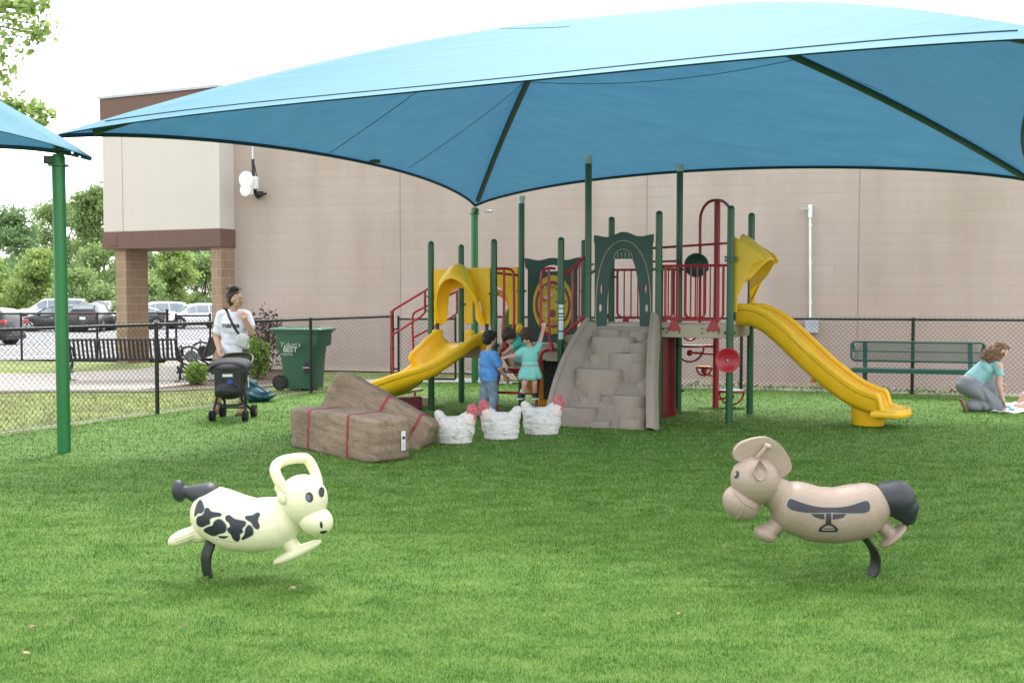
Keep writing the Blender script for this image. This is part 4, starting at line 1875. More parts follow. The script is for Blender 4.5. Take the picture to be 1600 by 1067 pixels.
# sloping barriers along the step between middle and upper decks
for (a, b, z0a, z0b, z1a, z1b) in ((P[5], P[6], 1.11, 1.36, 1.90, 2.16), (P[12], P[7], 1.11, 1.36, 1.90, 2.16)):
    q = MB()
    zz = V((0, 0, 1))
    d = (b - a).normalized()
    q.tube([a + zz * z0a + d * .04, b + zz * z0b - d * .04], .019, 8)
    q.tube([a + zz * z1a + d * .04, b + zz * z1b - d * .04], .019, 8)
    for f in (.42, .68, .94):
        q.cyl(a.lerp(b, f) + zz * (z0a + (z0b - z0a) * f), a.lerp(b, f) + zz * (z1a + (z1b - z1a) * f), .015, n=8)
    q.build('stair_barrier', RED, PS)

# arch panel over the rock climber
d = (P[8] - P[6]).normalized()
n = V((d.y, -d.x, 0))
mt = M.Translation(P[6] + n * .0) @ M((d, V((0, 0, 1)), n)).transposed().to_4x4()
Lp = (P[8] - P[6]).length
x0, x1 = .085, Lp - .075
xm = (x0 + x1) / 2


def zpx(py, Y):
    return at(0, py, Y).z


Ya_ = 13.6
zt = zpx(366, Ya_)
outer = [(x0 + .012, ZH - .22), (x0 + .012, 1.9), (x0 + .012, zt - .14), (x0, zt - .09), (x0, zt - .02)]
top = []
for i in range(17):
    f = i / 16
    top.append((x0 + (x1 - x0) * f, zt - .015 + .022 * cos(f * 4 * pi) - .02 * cos(2 * pi * f)))
outer += top + [(x1, zt - .09), (x1 - .012, zt - .14), (x1 - .012, 1.9), (x1 - .012, ZH - .22)]
inner = []
zi = zpx(393, Ya_) + .02
for i in range(25):
    a = pi * i / 24
    t = i / 24
    xx = xm + .225 * cos(a)
    zz_ = 1.30 + (zi - 1.30) * sin(a) ** .75
    inner.append((xx, zz_))
inner = [(xm + .255, ZH - .22)] + inner + [(xm - .255, ZH - .22)]
# U-shaped outline: down the left side, round the arch
loop = outer + inner
slots = []
for sx in (-1, 1):
    for cz, rx, rz in ((1.72, .024, .075), (1.47, .024, .06)):
        cx = xm + sx * (.292 if cz > 1.6 else .312)
        slots.append([(cx + rx * cos(2 * pi * k / 16), cz + rz * sin(2 * pi * k / 16)) for k in range(16)])
arch = plate('arch_panel', [loop] + slots, mt, .03, DKGREEN, PS, .005)
q = MB()
pts = []
for i in range(41):
    a = pi * i / 40
    xx = xm + .372 * cos(a)
    zz_ = 1.22 + (zt - .085 - 1.22) * sin(a) ** .62
    pts.append(mt @ V((xx, zz_, .018)))
q.tube(pts, .006, 6)
q.build('arch_groove', TANDECK, arch)
# fan light at the crown of the arch opening
fan = [(xm + .125 * cos(pi * k / 16), zi - .115 + .125 * sin(pi * k / 16)) for k in range(17)]
bars = [[(xm - .075 + .05 * k - .008, zi - .095), (xm - .075 + .05 * k + .008, zi - .095), (xm - .075 + .05 * k + .008, zi - .03), (xm - .075 + .05 * k - .008, zi - .03)] for k in range(4)]
plate('arch_fan', [fan] + bars, mt @ M.Translation((0, 0, .012)), .02, DKGREEN, arch, .003)
q = MB()
q.tube([mt @ V((xm + .125 * cos(pi * k / 16), zi - .115 + .125 * sin(pi * k / 16), .024)) for k in range(17)], .005, 6)
for k in range(4):
    q.tube([mt @ V((xm - .075 + .05 * k, zi - .10, .022)), mt @ V((xm - .075 + .05 * k, zi - .03, .022))], .004, 5)
q.build('arch_groove', TANDECK, arch)

# dial panel between the middle posts
d = (P[12] - P[4]).normalized()
n = V((d.y, -d.x, 0))
mt = M.Translation(P[4]) @ M((d, V((0, 0, 1)), n)).transposed().to_4x4()
Lp = (P[12] - P[4]).length
x0, x1 = .09, Lp - .09
xm = (x0 + x1) / 2
zt = zpx(404, 15.0)
outer = [(x0 + .02, .95), (x0 + .02, zt - .16), (x0 - .02, zt - .12), (x0 - .03, zt - .02)]
for i in range(15):
    f = i / 14
    outer.append((x0 - .03 + (x1 - x0 + .06) * f, zt - .012 + .018 * cos(f * 4 * pi)))
outer += [(x1 + .03, zt - .12), (x1 - .02, zt - .16), (x1 - .02, .95)]
half = [(xm + .16 * cos(pi * k / 14), zt - .19 + .10 * sin(pi * k / 14)) for k in range(15)]
dial_panel = plate('dial_panel', [outer, half], mt, .03, DKGREEN, PS, .005)
cz = zpx(476, 15.0)
rx, rz = .315, .425
cxm = xm + .02
YEL2 = mat('yellow dial plastic', (.52, .36, .02), .45, .15, 12)
MAROON = mat('maroon dial print', (.17, .03, .045), .5, .2, 20)
PALEP = mat('pale dial print', (.50, .47, .44), .5, .15, 20)


def ell_loop(cx, cz_, a, b, k=36):
    return [(cx + a * cos(2 * pi * i / k), cz_ + b * sin(2 * pi * i / k)) for i in range(k)]


ds = plate('dial', [ell_loop(cxm, cz, rx, rz)], mt @ M.Translation((0, 0, .020)), .02, YEL2, dial_panel, .006)
plate('dial_ring', [ell_loop(cxm, cz, rx * .88, rz * .80), ell_loop(cxm, cz, rx * .78, rz * .71)], mt @ M.Translation((0, 0, .0335)), .006, MAROON, ds, .001)
shapes = []
rg = random.Random(5)
for (cx, cy, w_, h_) in ((-.10, .11, .10, .05), (-.02, .14, .06, .04), (.13, .08, .03, .03), (-.12, -.02, .09, .022), (-.06, .02, .05, .02), (.14, -.06, .06, .05), (-.10, -.14, .04, .075), (.06, -.01, .07, .02), (-.19, .17, .04, .03), (-.13, .26, .03, .03)):
    shapes.append(smooth_loop([(cxm + cx - w_ / 2, cz + cy - h_ / 2), (cxm + cx + w_ / 2, cz + cy - h_ * .3), (cxm + cx + w_ * .4, cz + cy + h_ / 2), (cxm + cx - w_ * .2, cz + cy + h_ * .35)], 3))
plate('dial_print', shapes, mt @ M.Translation((0, 0, .0345)), .005, PALEP, ds, .0005)
shapes = []
for (cx, cy, w_, h_) in ((-.13, .06, .06, .02), (-.14, .09, .016, .05), (0, -.14, .09, .06), (.0, -.09, .06, .03), (.02, -.17, .03, .03)):
    shapes.append([(cxm + cx - w_ / 2, cz + cy - h_ / 2), (cxm + cx + w_ / 2, cz + cy - h_ / 2), (cxm + cx + w_ / 2, cz + cy + h_ / 2), (cxm + cx - w_ / 2, cz + cy + h_ / 2)])
for k in range(7):
    a = 2 * pi * k / 7
    shapes.append(ell_loop(cxm + .0 + .045 * cos(a), cz + .295 + .045 * sin(a), .013, .013, 8))
    shapes.append(ell_loop(cxm + .02 + .03 * cos(a), cz - .25 + .03 * sin(a), .009, .009, 8))
plate('dial_print', shapes, mt @ M.Translation((0, 0, .0345)), .005, MAROON, ds, .0005)

# white instruction labels on the post beside the dial
for (ya, yb) in ((476, 481), (483, 489), (491.5, 494), (496, 499), (501, 516), (519, 530)):
    za, zb = zpx(ya, P[5].y), zpx(yb, P[5].y)
    q = MB()
    r = PR + .0015
    A0 = -pi / 2 - .75
    vs = []
    for i in range(9):
        a = A0 + 1.5 * i / 8
        vs.append((P[5].x + r * cos(a), P[5].y + r * sin(a)))
    lo = [q.bm.verts.new((x, y, zb)) for x, y in vs]
    hi = [q.bm.verts.new((x, y, za)) for x, y in vs]
    for i in range(8):
        q._face((lo[i], lo[i + 1], hi[i + 1], hi[i]))
    o = q.build('label_sticker', STICK, PS)
    if yb - ya > 8:
        q = MB()
        for k in range(4):
            z = zb + (za - zb) * (.2 + .2 * k)
            for j in range(2):
                a = -pi / 2 - .4 + .5 * j
                q.box((P[5].x + (r + .001) * cos(a), P[5].y + (r + .001) * sin(a), z), (.016, .002, .006), a + pi / 2)
        q.build('label_print', INKD, o)

# ---- rock climber
TL, TR = V((1.10, 13.72, ZH)), V((1.825, 13.40, ZH))
BL, BR = V((.55, 12.86, 0)), V((1.60, 12.40, 0))


def climb(s, t):
    """s 0..1 left to right, t 0 bottom .. 1 top"""
    L0 = BL.lerp(TL, t ** .92)
    R0 = BR.lerp(TR, t ** .92)
    flare = (1 - t) ** 1.5
    p = L0.lerp(R0, s)
    p.z = ZH * (t ** .95)
    return p


cl_n = (V((-.42, -.95, 0))).normalized()
q = MB()
ns, ntt = 14, 26
G = [[q.bm.verts.new(climb(i / ns, j / ntt) + V((0, 0, -.03))) for i in range(ns + 1)] for j in range(ntt + 1)]
B_ = [[q.bm.verts.new(climb(i / ns, j / ntt) - cl_n * .10 + V((0, 0, -.12 if j else -.03))) for i in range(ns + 1)] for j in range(ntt + 1)]
for j in range(ntt):
    for i in range(ns):
        q._face((G[j][i], G[j][i + 1], G[j + 1][i + 1], G[j + 1][i]))
        q._face((B_[j][i + 1], B_[j][i], B_[j + 1][i], B_[j + 1][i + 1]))
climber = q.build('rock_climber', TANROCK, PS, angle=180)
# stone ledges: (centre s, top height, radius, drop)
q = MB()
led = [(.20, .235, .33, .26), (.47, .085, .17, .12), (.80, .395, .26, .42), (.86, .13, .17, .15), (.94, .25, .13, .18), (.14, .56, .12, .30), (.33, .405, .10, .16), (.37, .335, .08, .12), (.24, .34, .09, .12), (.47, .60, .12, .22), (.34, .70, .33, .30),
       (.95, .545, .09, .12), (.86, .78, .21, .30), (.72, .90, .30, .30), (.21, .86, .10, .20), (.38, .99, .22, .30), (.84, 1.02, .16, .14), (.42, 1.10, .30, .18), (.30, 1.19, .16, .12), (.80, 1.165, .13, .10), (.93, 1.20, .10, .12), (.60, .27, .07, .10), (.70, .66, .08, .10), (.55, .45, .06, .08)]
for s, z, r, dr in led:
    t = (z / ZH) ** (1 / .95)
    c = climb(s, min(t, 1)) - cl_n * .02
    c = c + cl_n * min(.05, r * .2)
    c.z = z
    # keep inside the side rails
    wdt = (climb(1, t) - climb(0, t)).length
    r = min(r, wdt * .5)
    sx = min(r, (min(s, 1 - s)) * wdt + .03)
    dep = r * .62
    ax = (BR - BL).normalized()
    mt_ = M.Translation(c - V((0, 0, dr))) @ M((ax, cl_n, V((0, 0, 1)))).transposed().to_4x4() @ M.Diagonal((sx, -dep if False else dep, 1, 1))
    prof = [(1.10, -.02), (1.06, dr * .35), (1.0, dr * .9), (.975, dr * .97), (.93, dr), (.88, dr - .006), (0, dr - .012)]
    q.lathe(prof, mt_, 28)
q.build('ledges', TANROCK, climber, angle=50)
for sd0 in (0, 1):
    q = MB()
    pts, sides = [], []
    for j in range(25):
        t = j / 24
        p = climb(sd0, t)
        out_ = (BR - BL).normalized() * (1 if sd0 else -1)
        p = p + out_ * (.05 + .05 * (1 - t) ** 2 + (.045 * sin(pi * t) if sd0 == 0 else 0)) + cl_n * (.05 * sin(pi * t))
        p.z = max(.0, ZH * 1.06 * t ** (.64 if sd0 == 0 else .80))
        pts.append(p)
    prof = [(-.055, -.22), (.045, -.22), (.055, .05), (.035, .10), (0, .115), (-.04, .10), (-.06, .04)]
    ax = (BR - BL).normalized()
    if sd0 == 0:
        # broad flared cheek rising from the ledges to a rolled edge
        rings = []
        for j, p in enumerate(pts):
            b_ = climb(0, j / 24) + ax * .05 + V((0, 0, -.05))
            m_ = b_.lerp(p, .5) + ax * .035 - cl_n * .01
            back = ax * .055 + cl_n * .02
            vs = [b_, m_, p, p - back, m_ - back * 1.2, b_ - back * 1.6]
            for w_ in vs:
                w_.z = max(w_.z, -.01)
            rings.append([q.bm.verts.new(w_) for w_ in vs])
        for a, b in zip(rings, rings[1:]):
            q.skin(a, b)
        q._face(rings[0][::-1])
        q._face(rings[-1])
        o = q.build('side_rail', TANROCK, climber, angle=60)
        q = MB()
        q.tube([p - ax * .028 for p in pts], .036, 10)
        q.build('rolled_edge', TANROCK, climber)
        continue
    ups = []
    rings = []
    for i, p in enumerate(pts):
        tg = (pts[min(i + 1, 24)] - pts[max(i - 1, 0)]).normalized()
        up_ = ax.cross(tg)
        if up_.dot(cl_n) < 0:
            up_ = -up_
        vs = []
        for a, b in prof:
            w_ = p + ax * a + up_ * b
            w_.z = max(w_.z, -.01)
            vs.append(w_)
        rings.append([q.bm.verts.new(w_) for w_ in vs])
    for a, b in zip(rings, rings[1:]):
        q.skin(a, b)
    q._face(rings[0][::-1])
    q._face(rings[-1])
    q.build('side_rail', TANROCK, climber, angle=50)


# ---- slides
def slide(name, path, wfun, wall, m, root, up_over=None, lip=.052):
    """path: centre line of the bed; trough profile with rolled rims"""
    c = catmull(path, 7)
    q = MB()
    rings = []
    N_ = len(c)
    for i, p in enumerate(c):
        tg = (c[min(i + 1, N_ - 1)] - c[max(i - 1, 0)]).normalized()
        sd = tg.cross(V((0, 0, 1))).normalized()
        up_ = sd.cross(tg).normalized()
        f = i / (N_ - 1)
        hw = wfun(f)
        h1, h2 = wall(f)
        # right (sd +) wall h1, left wall h2
        prof = []
        t_ = .03
        prof += [(-hw - lip, h2 - .06), (-hw - lip * 1.15, h2 - .02), (-hw - lip * .6, h2 + .018), (-hw, h2), (-hw + .012, h2 * .5), (-hw + .06, .03), (-hw * .5, .0), (0, -.004), (hw * .5, 0), (hw - .06, .03), (hw - .012, h1 * .5), (hw, h1), (hw + lip * .6, h1 + .018), (hw + lip * 1.15, h1 - .02), (hw + lip, h1 - .06)]
        prof += [(hw + .02, h1 - .075), (hw + .015, .02), (hw - .06, -.05), (0, -.06), (-hw + .06, -.05), (-hw - .015, .02), (-hw - .02, h2 - .075)]
        rings.append([q.bm.verts.new(p + sd * a + up_ * b) for a, b in prof])
    for a, b in zip(rings, rings[1:]):
        q.skin(a, b)
    q._face(rings[0][::-1])
    q._face(rings[-1])
    o = q.build(name, m, root, angle=48)
    for e_ in (1, -1):
        q = MB()
        pts = []
        for i, p in enumerate(c):
            tg = (c[min(i + 1, N_ - 1)] - c[max(i - 1, 0)]).normalized()
            sd = tg.cross(V((0, 0, 1))).normalized()
            up_ = sd.cross(tg).normalized()
            f = i / (N_ - 1)
            hh = wall(f)[0 if e_ > 0 else 1]
            pts.append(p + sd * (e_ * (wfun(f) + lip * .45)) + up_ * (hh - .018))
        q.tube(pts, .036, 10)
        q.build('slide_rim', m, o)
    return o, c


# right slide
a0 = P[10].lerp(P[11], .5)
dr_ = V((.878, -.479, 0)).normalized()
S0 = a0 + dr_ * .02
path = [S0 + V((0, 0, 1.30)), S0 + dr_ * .22 + V((0, 0, 1.28)), S0 + dr_ * .50 + V((0, 0, 1.10)), S0 + dr_ * 1.0 + V((0, 0, .64)), S0 + dr_ * 1.38 + V((0, 0, .36)), S0 + dr_ * 1.62 + V((0, 0, .255)), S0 + dr_ * 1.78 + V((0, 0, .215)), S0 + dr_ * 1.90 + V((0, 0, .20))]
sl_r, cc = slide('slide', path, lambda f: .305, lambda f: (lambda w_: (w_, w_))(.215 if f < .80 else .215 - .17 * (lambda t: t * t * (3 - 2 * t))(min(1, (f - .80) / .12))), YELLOW, PS)
sl_r['label'] = 'straight yellow slide'
# rounded exit lip
q = MB()
e = path[-1]
sd = dr_.cross(V((0, 0, 1))).normalized()
lipo = [(-.16, -.335)] + [(.06 + .13 * sin(pi * k / 16), -.335 * cos(pi * k / 16)) for k in range(17)] + [(-.16, .335)]
mt_ = M.Translation(e + V((0, 0, -.012))) @ M((dr_, V((0, 0, 1)).cross(dr_), V((0, 0, 1)))).transposed().to_4x4()
plate('exit_lip', [lipo], mt_, .088, YELLOW, sl_r, .038)
q.tube([mt_ @ V((x, y, .028)) for x, y in lipo], .030, 10)
q.build('exit_rim', YELLOW, sl_r)
q = MB()
f = S0 + dr_ * 1.62
q.lathe([(.0, -.0), (.185, 0), (.195, .02), (.20, .12), (.215, .22), (0, .24)], M.Translation(f + V((0, 0, .015))) @ M.Rotation(math.atan2(dr_.y, dr_.x), 4, 'Z') @ M.Diagonal((1, .92, 1, 1)), 28)
q.build('slide_foot', YELLOW, sl_r)
q = MB()
q.box(S0 + dr_ * .95 + V((0, 0, .55)), (.06, .2, .05), math.atan2(dr_.y, dr_.x))
q.build('support_lug', ORANGE, sl_r, bevel=.01)
# entry cheeks with black spacers up to the hood
for k, s_ in ((10, 1), (11, -1)):
    pass


def hood(name, a, b, out, z0, z1, m, parent, proj=.30, legs=.16, zleg=1.40, arch_z=None, arch_w=.5):
    """moulded arch hood: flat back plate between two posts and an arched cowl leaning out"""
    d = (b - a).normalized()
    Ln = (b - a).length
    zz = V((0, 0, 1))
    A, B = a + d * (PR + .012), b - d * (PR + .012)
    w_ = (B - A).length
    mt_ = M.Translation(A) @ M((d, zz, V((d.y, -d.x, 0)))).transposed().to_4x4()
    arch_ = [(w_ / 2 + w_ * arch_w * .5 * cos(pi * k / 18), arch_z + (z1 - .10 - arch_z) * .72 * sin(pi * k / 18)) for k in range(19)]
    outl = [(0, z0), (0, z1), (w_, z1), (w_, z0)] + [(w_ / 2 + w_ * arch_w * .5, z0)] + arch_ + [(w_ / 2 - w_ * arch_w * .5, z0)]
    o = plate(name, [outl], mt_, .035, m, parent, .008)
    return o, mt_, w_


# right hood: leaning cowl seen from the side
aR, bR = P[10], P[11]
dR = (bR - aR).normalized()
nR = V((dR.y, -dR.x, 0))
if nR.x < 0:
    nR = -nR
q = MB()
zz = V((0, 0, 1))
wR = (bR - aR).length


def hoodpt(s, pr, z):
    return aR + dR * (wR * s) + nR * pr + zz * z


ztop = at(1155, 363, 13.2).z
secs = []
# arch section at the posts and arch section leaning out
for (pr, zc, zl, hw) in ((.03, ztop, 1.52, .43), (.12, ztop - .05, 1.54, .42), (.26, ztop - .17, 1.60, .40), (.40, ztop - .31, 1.72, .37)):
    row = []
    for i in range(25):
        a = pi * i / 24
        s = .5 - hw * cos(a)
        z = zl + (zc - zl) * (sin(a) ** .55)
        fr = (z - zl) / (zc - zl)
        row.append(hoodpt(s, .03 + (pr - .03) * fr ** .6, z))
    secs.append(row)
th_ = .035
outer_ = [[q.bm.verts.new(p) for p in row] for row in secs]
inner_ = []
for row in secs:
    r_ = []
    for i, p in enumerate(row):
        a = pi * i / 24
        r_.append(q.bm.verts.new(p + dR * (th_ * cos(a) * 1.0) - zz * (th_ * sin(a)) + nR * .0))
    inner_.append(r_)
for j in range(3):
    for i in range(24):
        q._face((outer_[j][i], outer_[j][i + 1], outer_[j + 1][i + 1], outer_[j + 1][i]))
        q._face((inner_[j][i + 1], inner_[j][i], inner_[j + 1][i], inner_[j + 1][i + 1]))
for i in range(24):
    q._face((outer_[3][i], outer_[3][i + 1], inner_[3][i + 1], inner_[3][i]))
    q._face((outer_[0][i + 1], outer_[0][i], inner_[0][i], inner_[0][i + 1]))
for j in range(3):
    q._face((outer_[j][0], outer_[j + 1][0], inner_[j + 1][0], inner_[j][0]))
    q._face((outer_[j][24], inner_[j][24], inner_[j + 1][24], outer_[j + 1][24]))
hr = q.build('slide_hood', YELLOW, PS, angle=45)
# side cheeks of the hood: the flat leg plates beside each post
for s, sg in ((.07, 1), (.93, -1)):
    q = MB()
    base_ = aR + dR * (wR * s)
    outl = [(.0, 1.42), (.065, 1.42), (.075, 1.62), (.26, 2.02), (.40, ztop - .36), (.34, ztop - .26), (.03, ztop - .06), (.0, ztop - .1)]
    mt_ = M.Translation(base_) @ M((nR, zz, nR.cross(zz))).transposed().to_4x4()
    q.prism(outl, mt_ @ M.Translation((0, 0, -.018)), .036)
    q.build('hood_cheek', YELLOW, hr, bevel=.008)
    q = MB()
    q.box(base_ + nR * .03 + zz * 1.37, (.045, .045, .11))
    q.build('spacer', BLACKP, hr)

# left slide: leaves the deck towards the viewer and curls to the left
m13 = P[1].lerp(P[3], .53)
path = [m13 + V((0, 0, .965)), m13 - v * .20 + V((0, 0, .94)), at(690, 562, 14.02), at(655, 590, 13.90), at(618, 609, 14.05), at(585, 619, 14.35), at(560, 622, 14.62)]
sl_l, cc = slide('slide', path, lambda f: .33 - .04 * f, lambda f: (float(np.interp(f, (0, .25, .5, .75, 1), (.16, .21, .28, .27, .20))), .15), YELLOW, PS)
sl_l['label'] = 'curved yellow slide'
q = MB()
f_ = at(640, 617, 14.6)
q.box((f_.x, f_.y, .10), (.34, .14, .18), .3)
q.build('slide_foot', DKRED, sl_l, bevel=.01)
q = MB()
f_ = at(655, 617, 14.9)
q.box((f_.x + .12, f_.y, .09), (.26, .12, .13), .1)
q.build('anchor_block', mat('cream plastic', (.62, .56, .42), .5, .1), sl_l, bevel=.012)
# entry cheeks
d13 = (P[3] - P[1]).normalized()
n13 = V((d13.y, -d13.x, 0))
for fr, wdt in ((.12, .14), (.90, .16)):
    q = MB()
    c = P[1].lerp(P[3], fr) + n13 * .03
    zt_ = at(0, 516, 14.3).z
    q.box((c.x, c.y, (zt_ + .78) / 2), (wdt, .10, zt_ - .78), math.atan2(d13.y, d13.x))
    q.build('entry_cheek', YELLOW, sl_l, bevel=.02)

# left hood
zt_ = at(0, 421, 14.3).z
zb_ = at(0, 508, 14.3).z
ho, mt_, w_ = hood('slide_hood', P[1], P[3], n13, zb_, zt_, YELLOW, PS, arch_z=zb_ + .15, arch_w=.74)
q = MB()
rows = []
zpk = at(0, 411, 14.1).z
for (pr, zc, hw, zl) in ((.012, zpk - .03, .26, zb_ + .10), (.10, zpk + .0, .29, zb_ + .04), (.22, zpk - .02, .335, zb_), (.34, zpk - .12, .37, zb_ - .0), (.37, zpk - .17, .375, zb_)):
    row = []
    for i in range(29):
        a = pi * i / 28
        x = w_ / 2 - hw * cos(a) * (1 - .10 * sin(a))
        z = zl + (zc - zl) * sin(a) ** .80
        fr = max(0, (z - zl) / (zc - zl))
        row.append(mt_ @ V((x, z, .02 + (pr - .02) * fr ** .75)))
    rows.append(row)
cen_ = [mt_ @ V((w_ / 2, zb_ + .2, .2))]
O = [[q.bm.verts.new(p) for p in r_] for r_ in rows]
I = []
for r_ in rows:
    rr = []
    for i, p in enumerate(r_):
        a = pi * i / 28
        rr.append(q.bm.verts.new(p + d13 * (.045 * cos(a)) - zz * (.045 * sin(a))))
    I.append(rr)
for j in range(len(rows) - 1):
    for i in range(28):
        q._face((O[j][i], O[j][i + 1], O[j + 1][i + 1], O[j + 1][i]))
        q._face((I[j][i + 1], I[j][i], I[j + 1][i], I[j + 1][i + 1]))
for i in range(28):
    q._face((O[-1][i], O[-1][i + 1], I[-1][i + 1], I[-1][i]))
for j in range(len(rows) - 1):
    q._face((O[j][0], O[j + 1][0], I[j + 1][0], I[j][0]))
    q._face((O[j][28], I[j][28], I[j + 1][28], O[j + 1][28]))
q.build('cowl', YELLOW, ho, angle=50)
for fr in (.12, .90):
    q = MB()
    c = P[1].lerp(P[3], fr) + n13 * .03
    q.cyl((c.x, c.y, zb_ - .07), (c.x, c.y, zb_ + .02), .026, n=10)
    q.build('spacer', BLACKP, ho)
# second hood at the back of the left deck
d24 = (P[4] - P[2]).normalized()
ho2, mt2, w2 = hood('entry_hood', P[2], P[4], None, at(0, 506, 15.3).z, at(0, 419, 15.3).z, YELLOW, PS, arch_z=at(0, 480, 15.3).z, arch_w=.70)
q = MB()
q.tube([mt2 @ V((w2 / 2 + w2 * .5 * .70 * cos(pi * k / 18), at(0, 480, 15.3).z + .23 * sin(pi * k / 18), -.05)) for k in range(19)], .05, 8)
q.build('arch_rib', ORANGE, ho2)
for fr in (.14, .86):
    q = MB()
    c = P[2].lerp(P[4], fr)
    q.box((c.x, c.y, .98), (.14, .10, .26), math.atan2(d24.y, d24.x))
    q.build('entry_cheek', YELLOW, ho2, bevel=.02)

# stairs with red handrails off the left side of the left deck
st0 = P[1].lerp(P[2], .5)
for k in range(3):
    z = ZL - .24 * (k + 1)
    c = st0 - u * (.20 + .26 * k)
    q = MB()
    q.box((c.x, c.y, z - .02), (.26, .66, .04), math.atan2(u.y, u.x))
    q.build('stair_tread', TANDECK, PS, bevel=.008)
for (pk, x0_, x1_, ya, yb, Yd, vx, xa, yl) in ((1, 668, 612, 452, 482, 14.9, 664, 0, 0), (2, 718, 645, 453, 486, 15.75, 703, 0, 0)):
    q = MB()
    Yn = Yd
    Yf = Yd + .42
    top_ = at(x0_, ya, Yn)
    a_ = at(x1_ + 6, yb, Yf)
    b_ = at(x1_ - 1, yb + 12, Yf)
    foot_ = at(x1_ + 4, 0, Yf)
    foot_.z = -.02
    q.tube([top_, a_, at(x1_ + 1, yb + 4, Yf), b_, V((b_.x + .04, b_.y, -.02))], .019, 8)
    # lower rail and inner hoop
    m1 = at(x0_ - 4, ya + 4, Yn)
    m2 = at(x0_ - 4, ya + 36, Yn)
    m3 = at(x1_, yb + 42, Yf)
    q.tube([m1, m2, m2.lerp(m3, .12) - V((0, 0, .02)), m3], .017, 8)
    q.build('handrail', RED, PS)

# red loop handles and ladder at the middle deck
d35 = (P[5] - P[3]).normalized()
n35 = V((d35.y, -d35.x, 0))
Yl = 14.0


def rp(px, py, Y=14.0):
    return at(px, py, Y)


q = MB()
q.tube(catmull([rp(868, 420, 13.86), rp(858, 419, 13.86), rp(849, 423, 13.86), rp(845.5, 432, 13.86), rp(845, 470, 13.86), rp(845, 505, 13.86), rp(848, 516, 13.86), rp(858, 523, 13.86)], 4), .019, 8)
q.tube([rp(857.5, 420, 13.86), rp(857.5, 470, 13.86), rp(858.5, 525, 13.86), rp(860, 542, 13.86)], .019, 8)
q.build('grab_handle', RED, PS)
q = MB()
q.tube(catmull([rp(776, 420, 14.22), rp(793, 420, 14.22), rp(801, 424, 14.22), rp(802.5, 436, 14.22), rp(803, 500, 14.22), rp(800, 516, 14.22), rp(795, 522, 14.22)], 4), .019, 8)
q.tube([rp(787.5, 421, 14.22), rp(787.5, 470, 14.22), rp(787, 545, 14.22)], .019, 8)
q.tube([rp(762, 425, 14.3), rp(808, 430, 15.0)], .019, 8)
q.build('grab_handle', RED, PS)
lad = MB()
lad.tube(catmull([rp(861, 546, 13.86), rp(850, 549, 13.80), rp(845, 558, 13.72), rp(843.5, 580, 13.62), rp(840, 605, 13.5), V((rp(836, 640, 13.42).x, 13.42, -.02))], 5), .020, 8)
lad.tube(catmull([rp(793, 545, 14.1), rp(785, 547, 14.0), rp(782, 556, 13.95), rp(781, 580, 13.88), rp(777, 605, 13.8), V((rp(777, 640, 13.75).x, 13.75, -.02))], 5), .020, 8)
lad.tube([rp(780, 577, 13.88), rp(843, 578, 13.62)], .020, 8)
lad.tube([rp(777, 613, 13.80), rp(839, 615, 13.48)], .018, 8)
ladder = lad.build('ladder', RED, PS)
for (px, py, Y) in ((861, 543, 13.84), (791, 541, 14.1)):
    q = MB()
    q.lathe([(.0, -.05), (.05, -.045), (.055, -.02), (.035, .02), (.026, .07), (0, .07)], M.Translation(rp(px, py, Y)), 14)
    q.build('mounting_foot', RED, ladder)
q = MB()
q.box(((P[3] + P[5]) / 2 + n35 * .16 + V((0, 0, .60))), (.62, .20, .035), math.atan2(d35.y, d35.x))
q.build('ladder_step', RED, ladder, bevel=.008)

# under the middle deck: black play panel, orange curved panel, yellow base
mdl = M.Translation(P[4].lerp(P[12], 0) - n * .0) @ M((d, zz, n)).transposed().to_4x4()
c = P[3].lerp(P[5], .62) + v * .45
d45 = d35
mt_ = M.Translation(c) @ M((d35, zz, n35)).transposed().to_4x4()
q = MB()
q.prism([(-.06, .17), (.42, .17), (.42, .72), (-.06, .72)], mt_, .03)
q.build('play_panel', BLACKP, PS, bevel=.008)
plate('cable_cover', [smooth_loop([(-.08, .735), (.1, .75), (.25, .73), (.44, .75), (.44, .77), (-.08, .77)], 3)], mt_ @ M.Translation((0, 0, .02)), .03, TANDECK, PS, .004)
q = MB()
q.box(mt_ @ V((.2, .12, .05)), (.62, .10, .11), math.atan2(d35.y, d35.x))
q.build('base_rail', ORANGE, PS, bevel=.015)
curve_out = [(-.80, .86), (-.1, .86), (-.06, .14), (-.16, .15), (-.35, .27), (-.52, .43), (-.67, .61), (-.76, .74)]
plate('curved_panel', [curve_out], mt_ @ M.Translation((0, 0, -.12)), .04, ORANGE, PS, .008)
# small green rock hold behind the middle deck
q = MB()
gc = at(799, 490, 15.9)
q.ell(gc + V((0, 0, -.25)), (.16, .10, .36))
q.build('rock_hold', GREEN2, PS)
q = MB()
q.ell(at(812, 513, 14.7), (.055, .05, .07))
q.build('yellow_knob', YELLOW, PS)

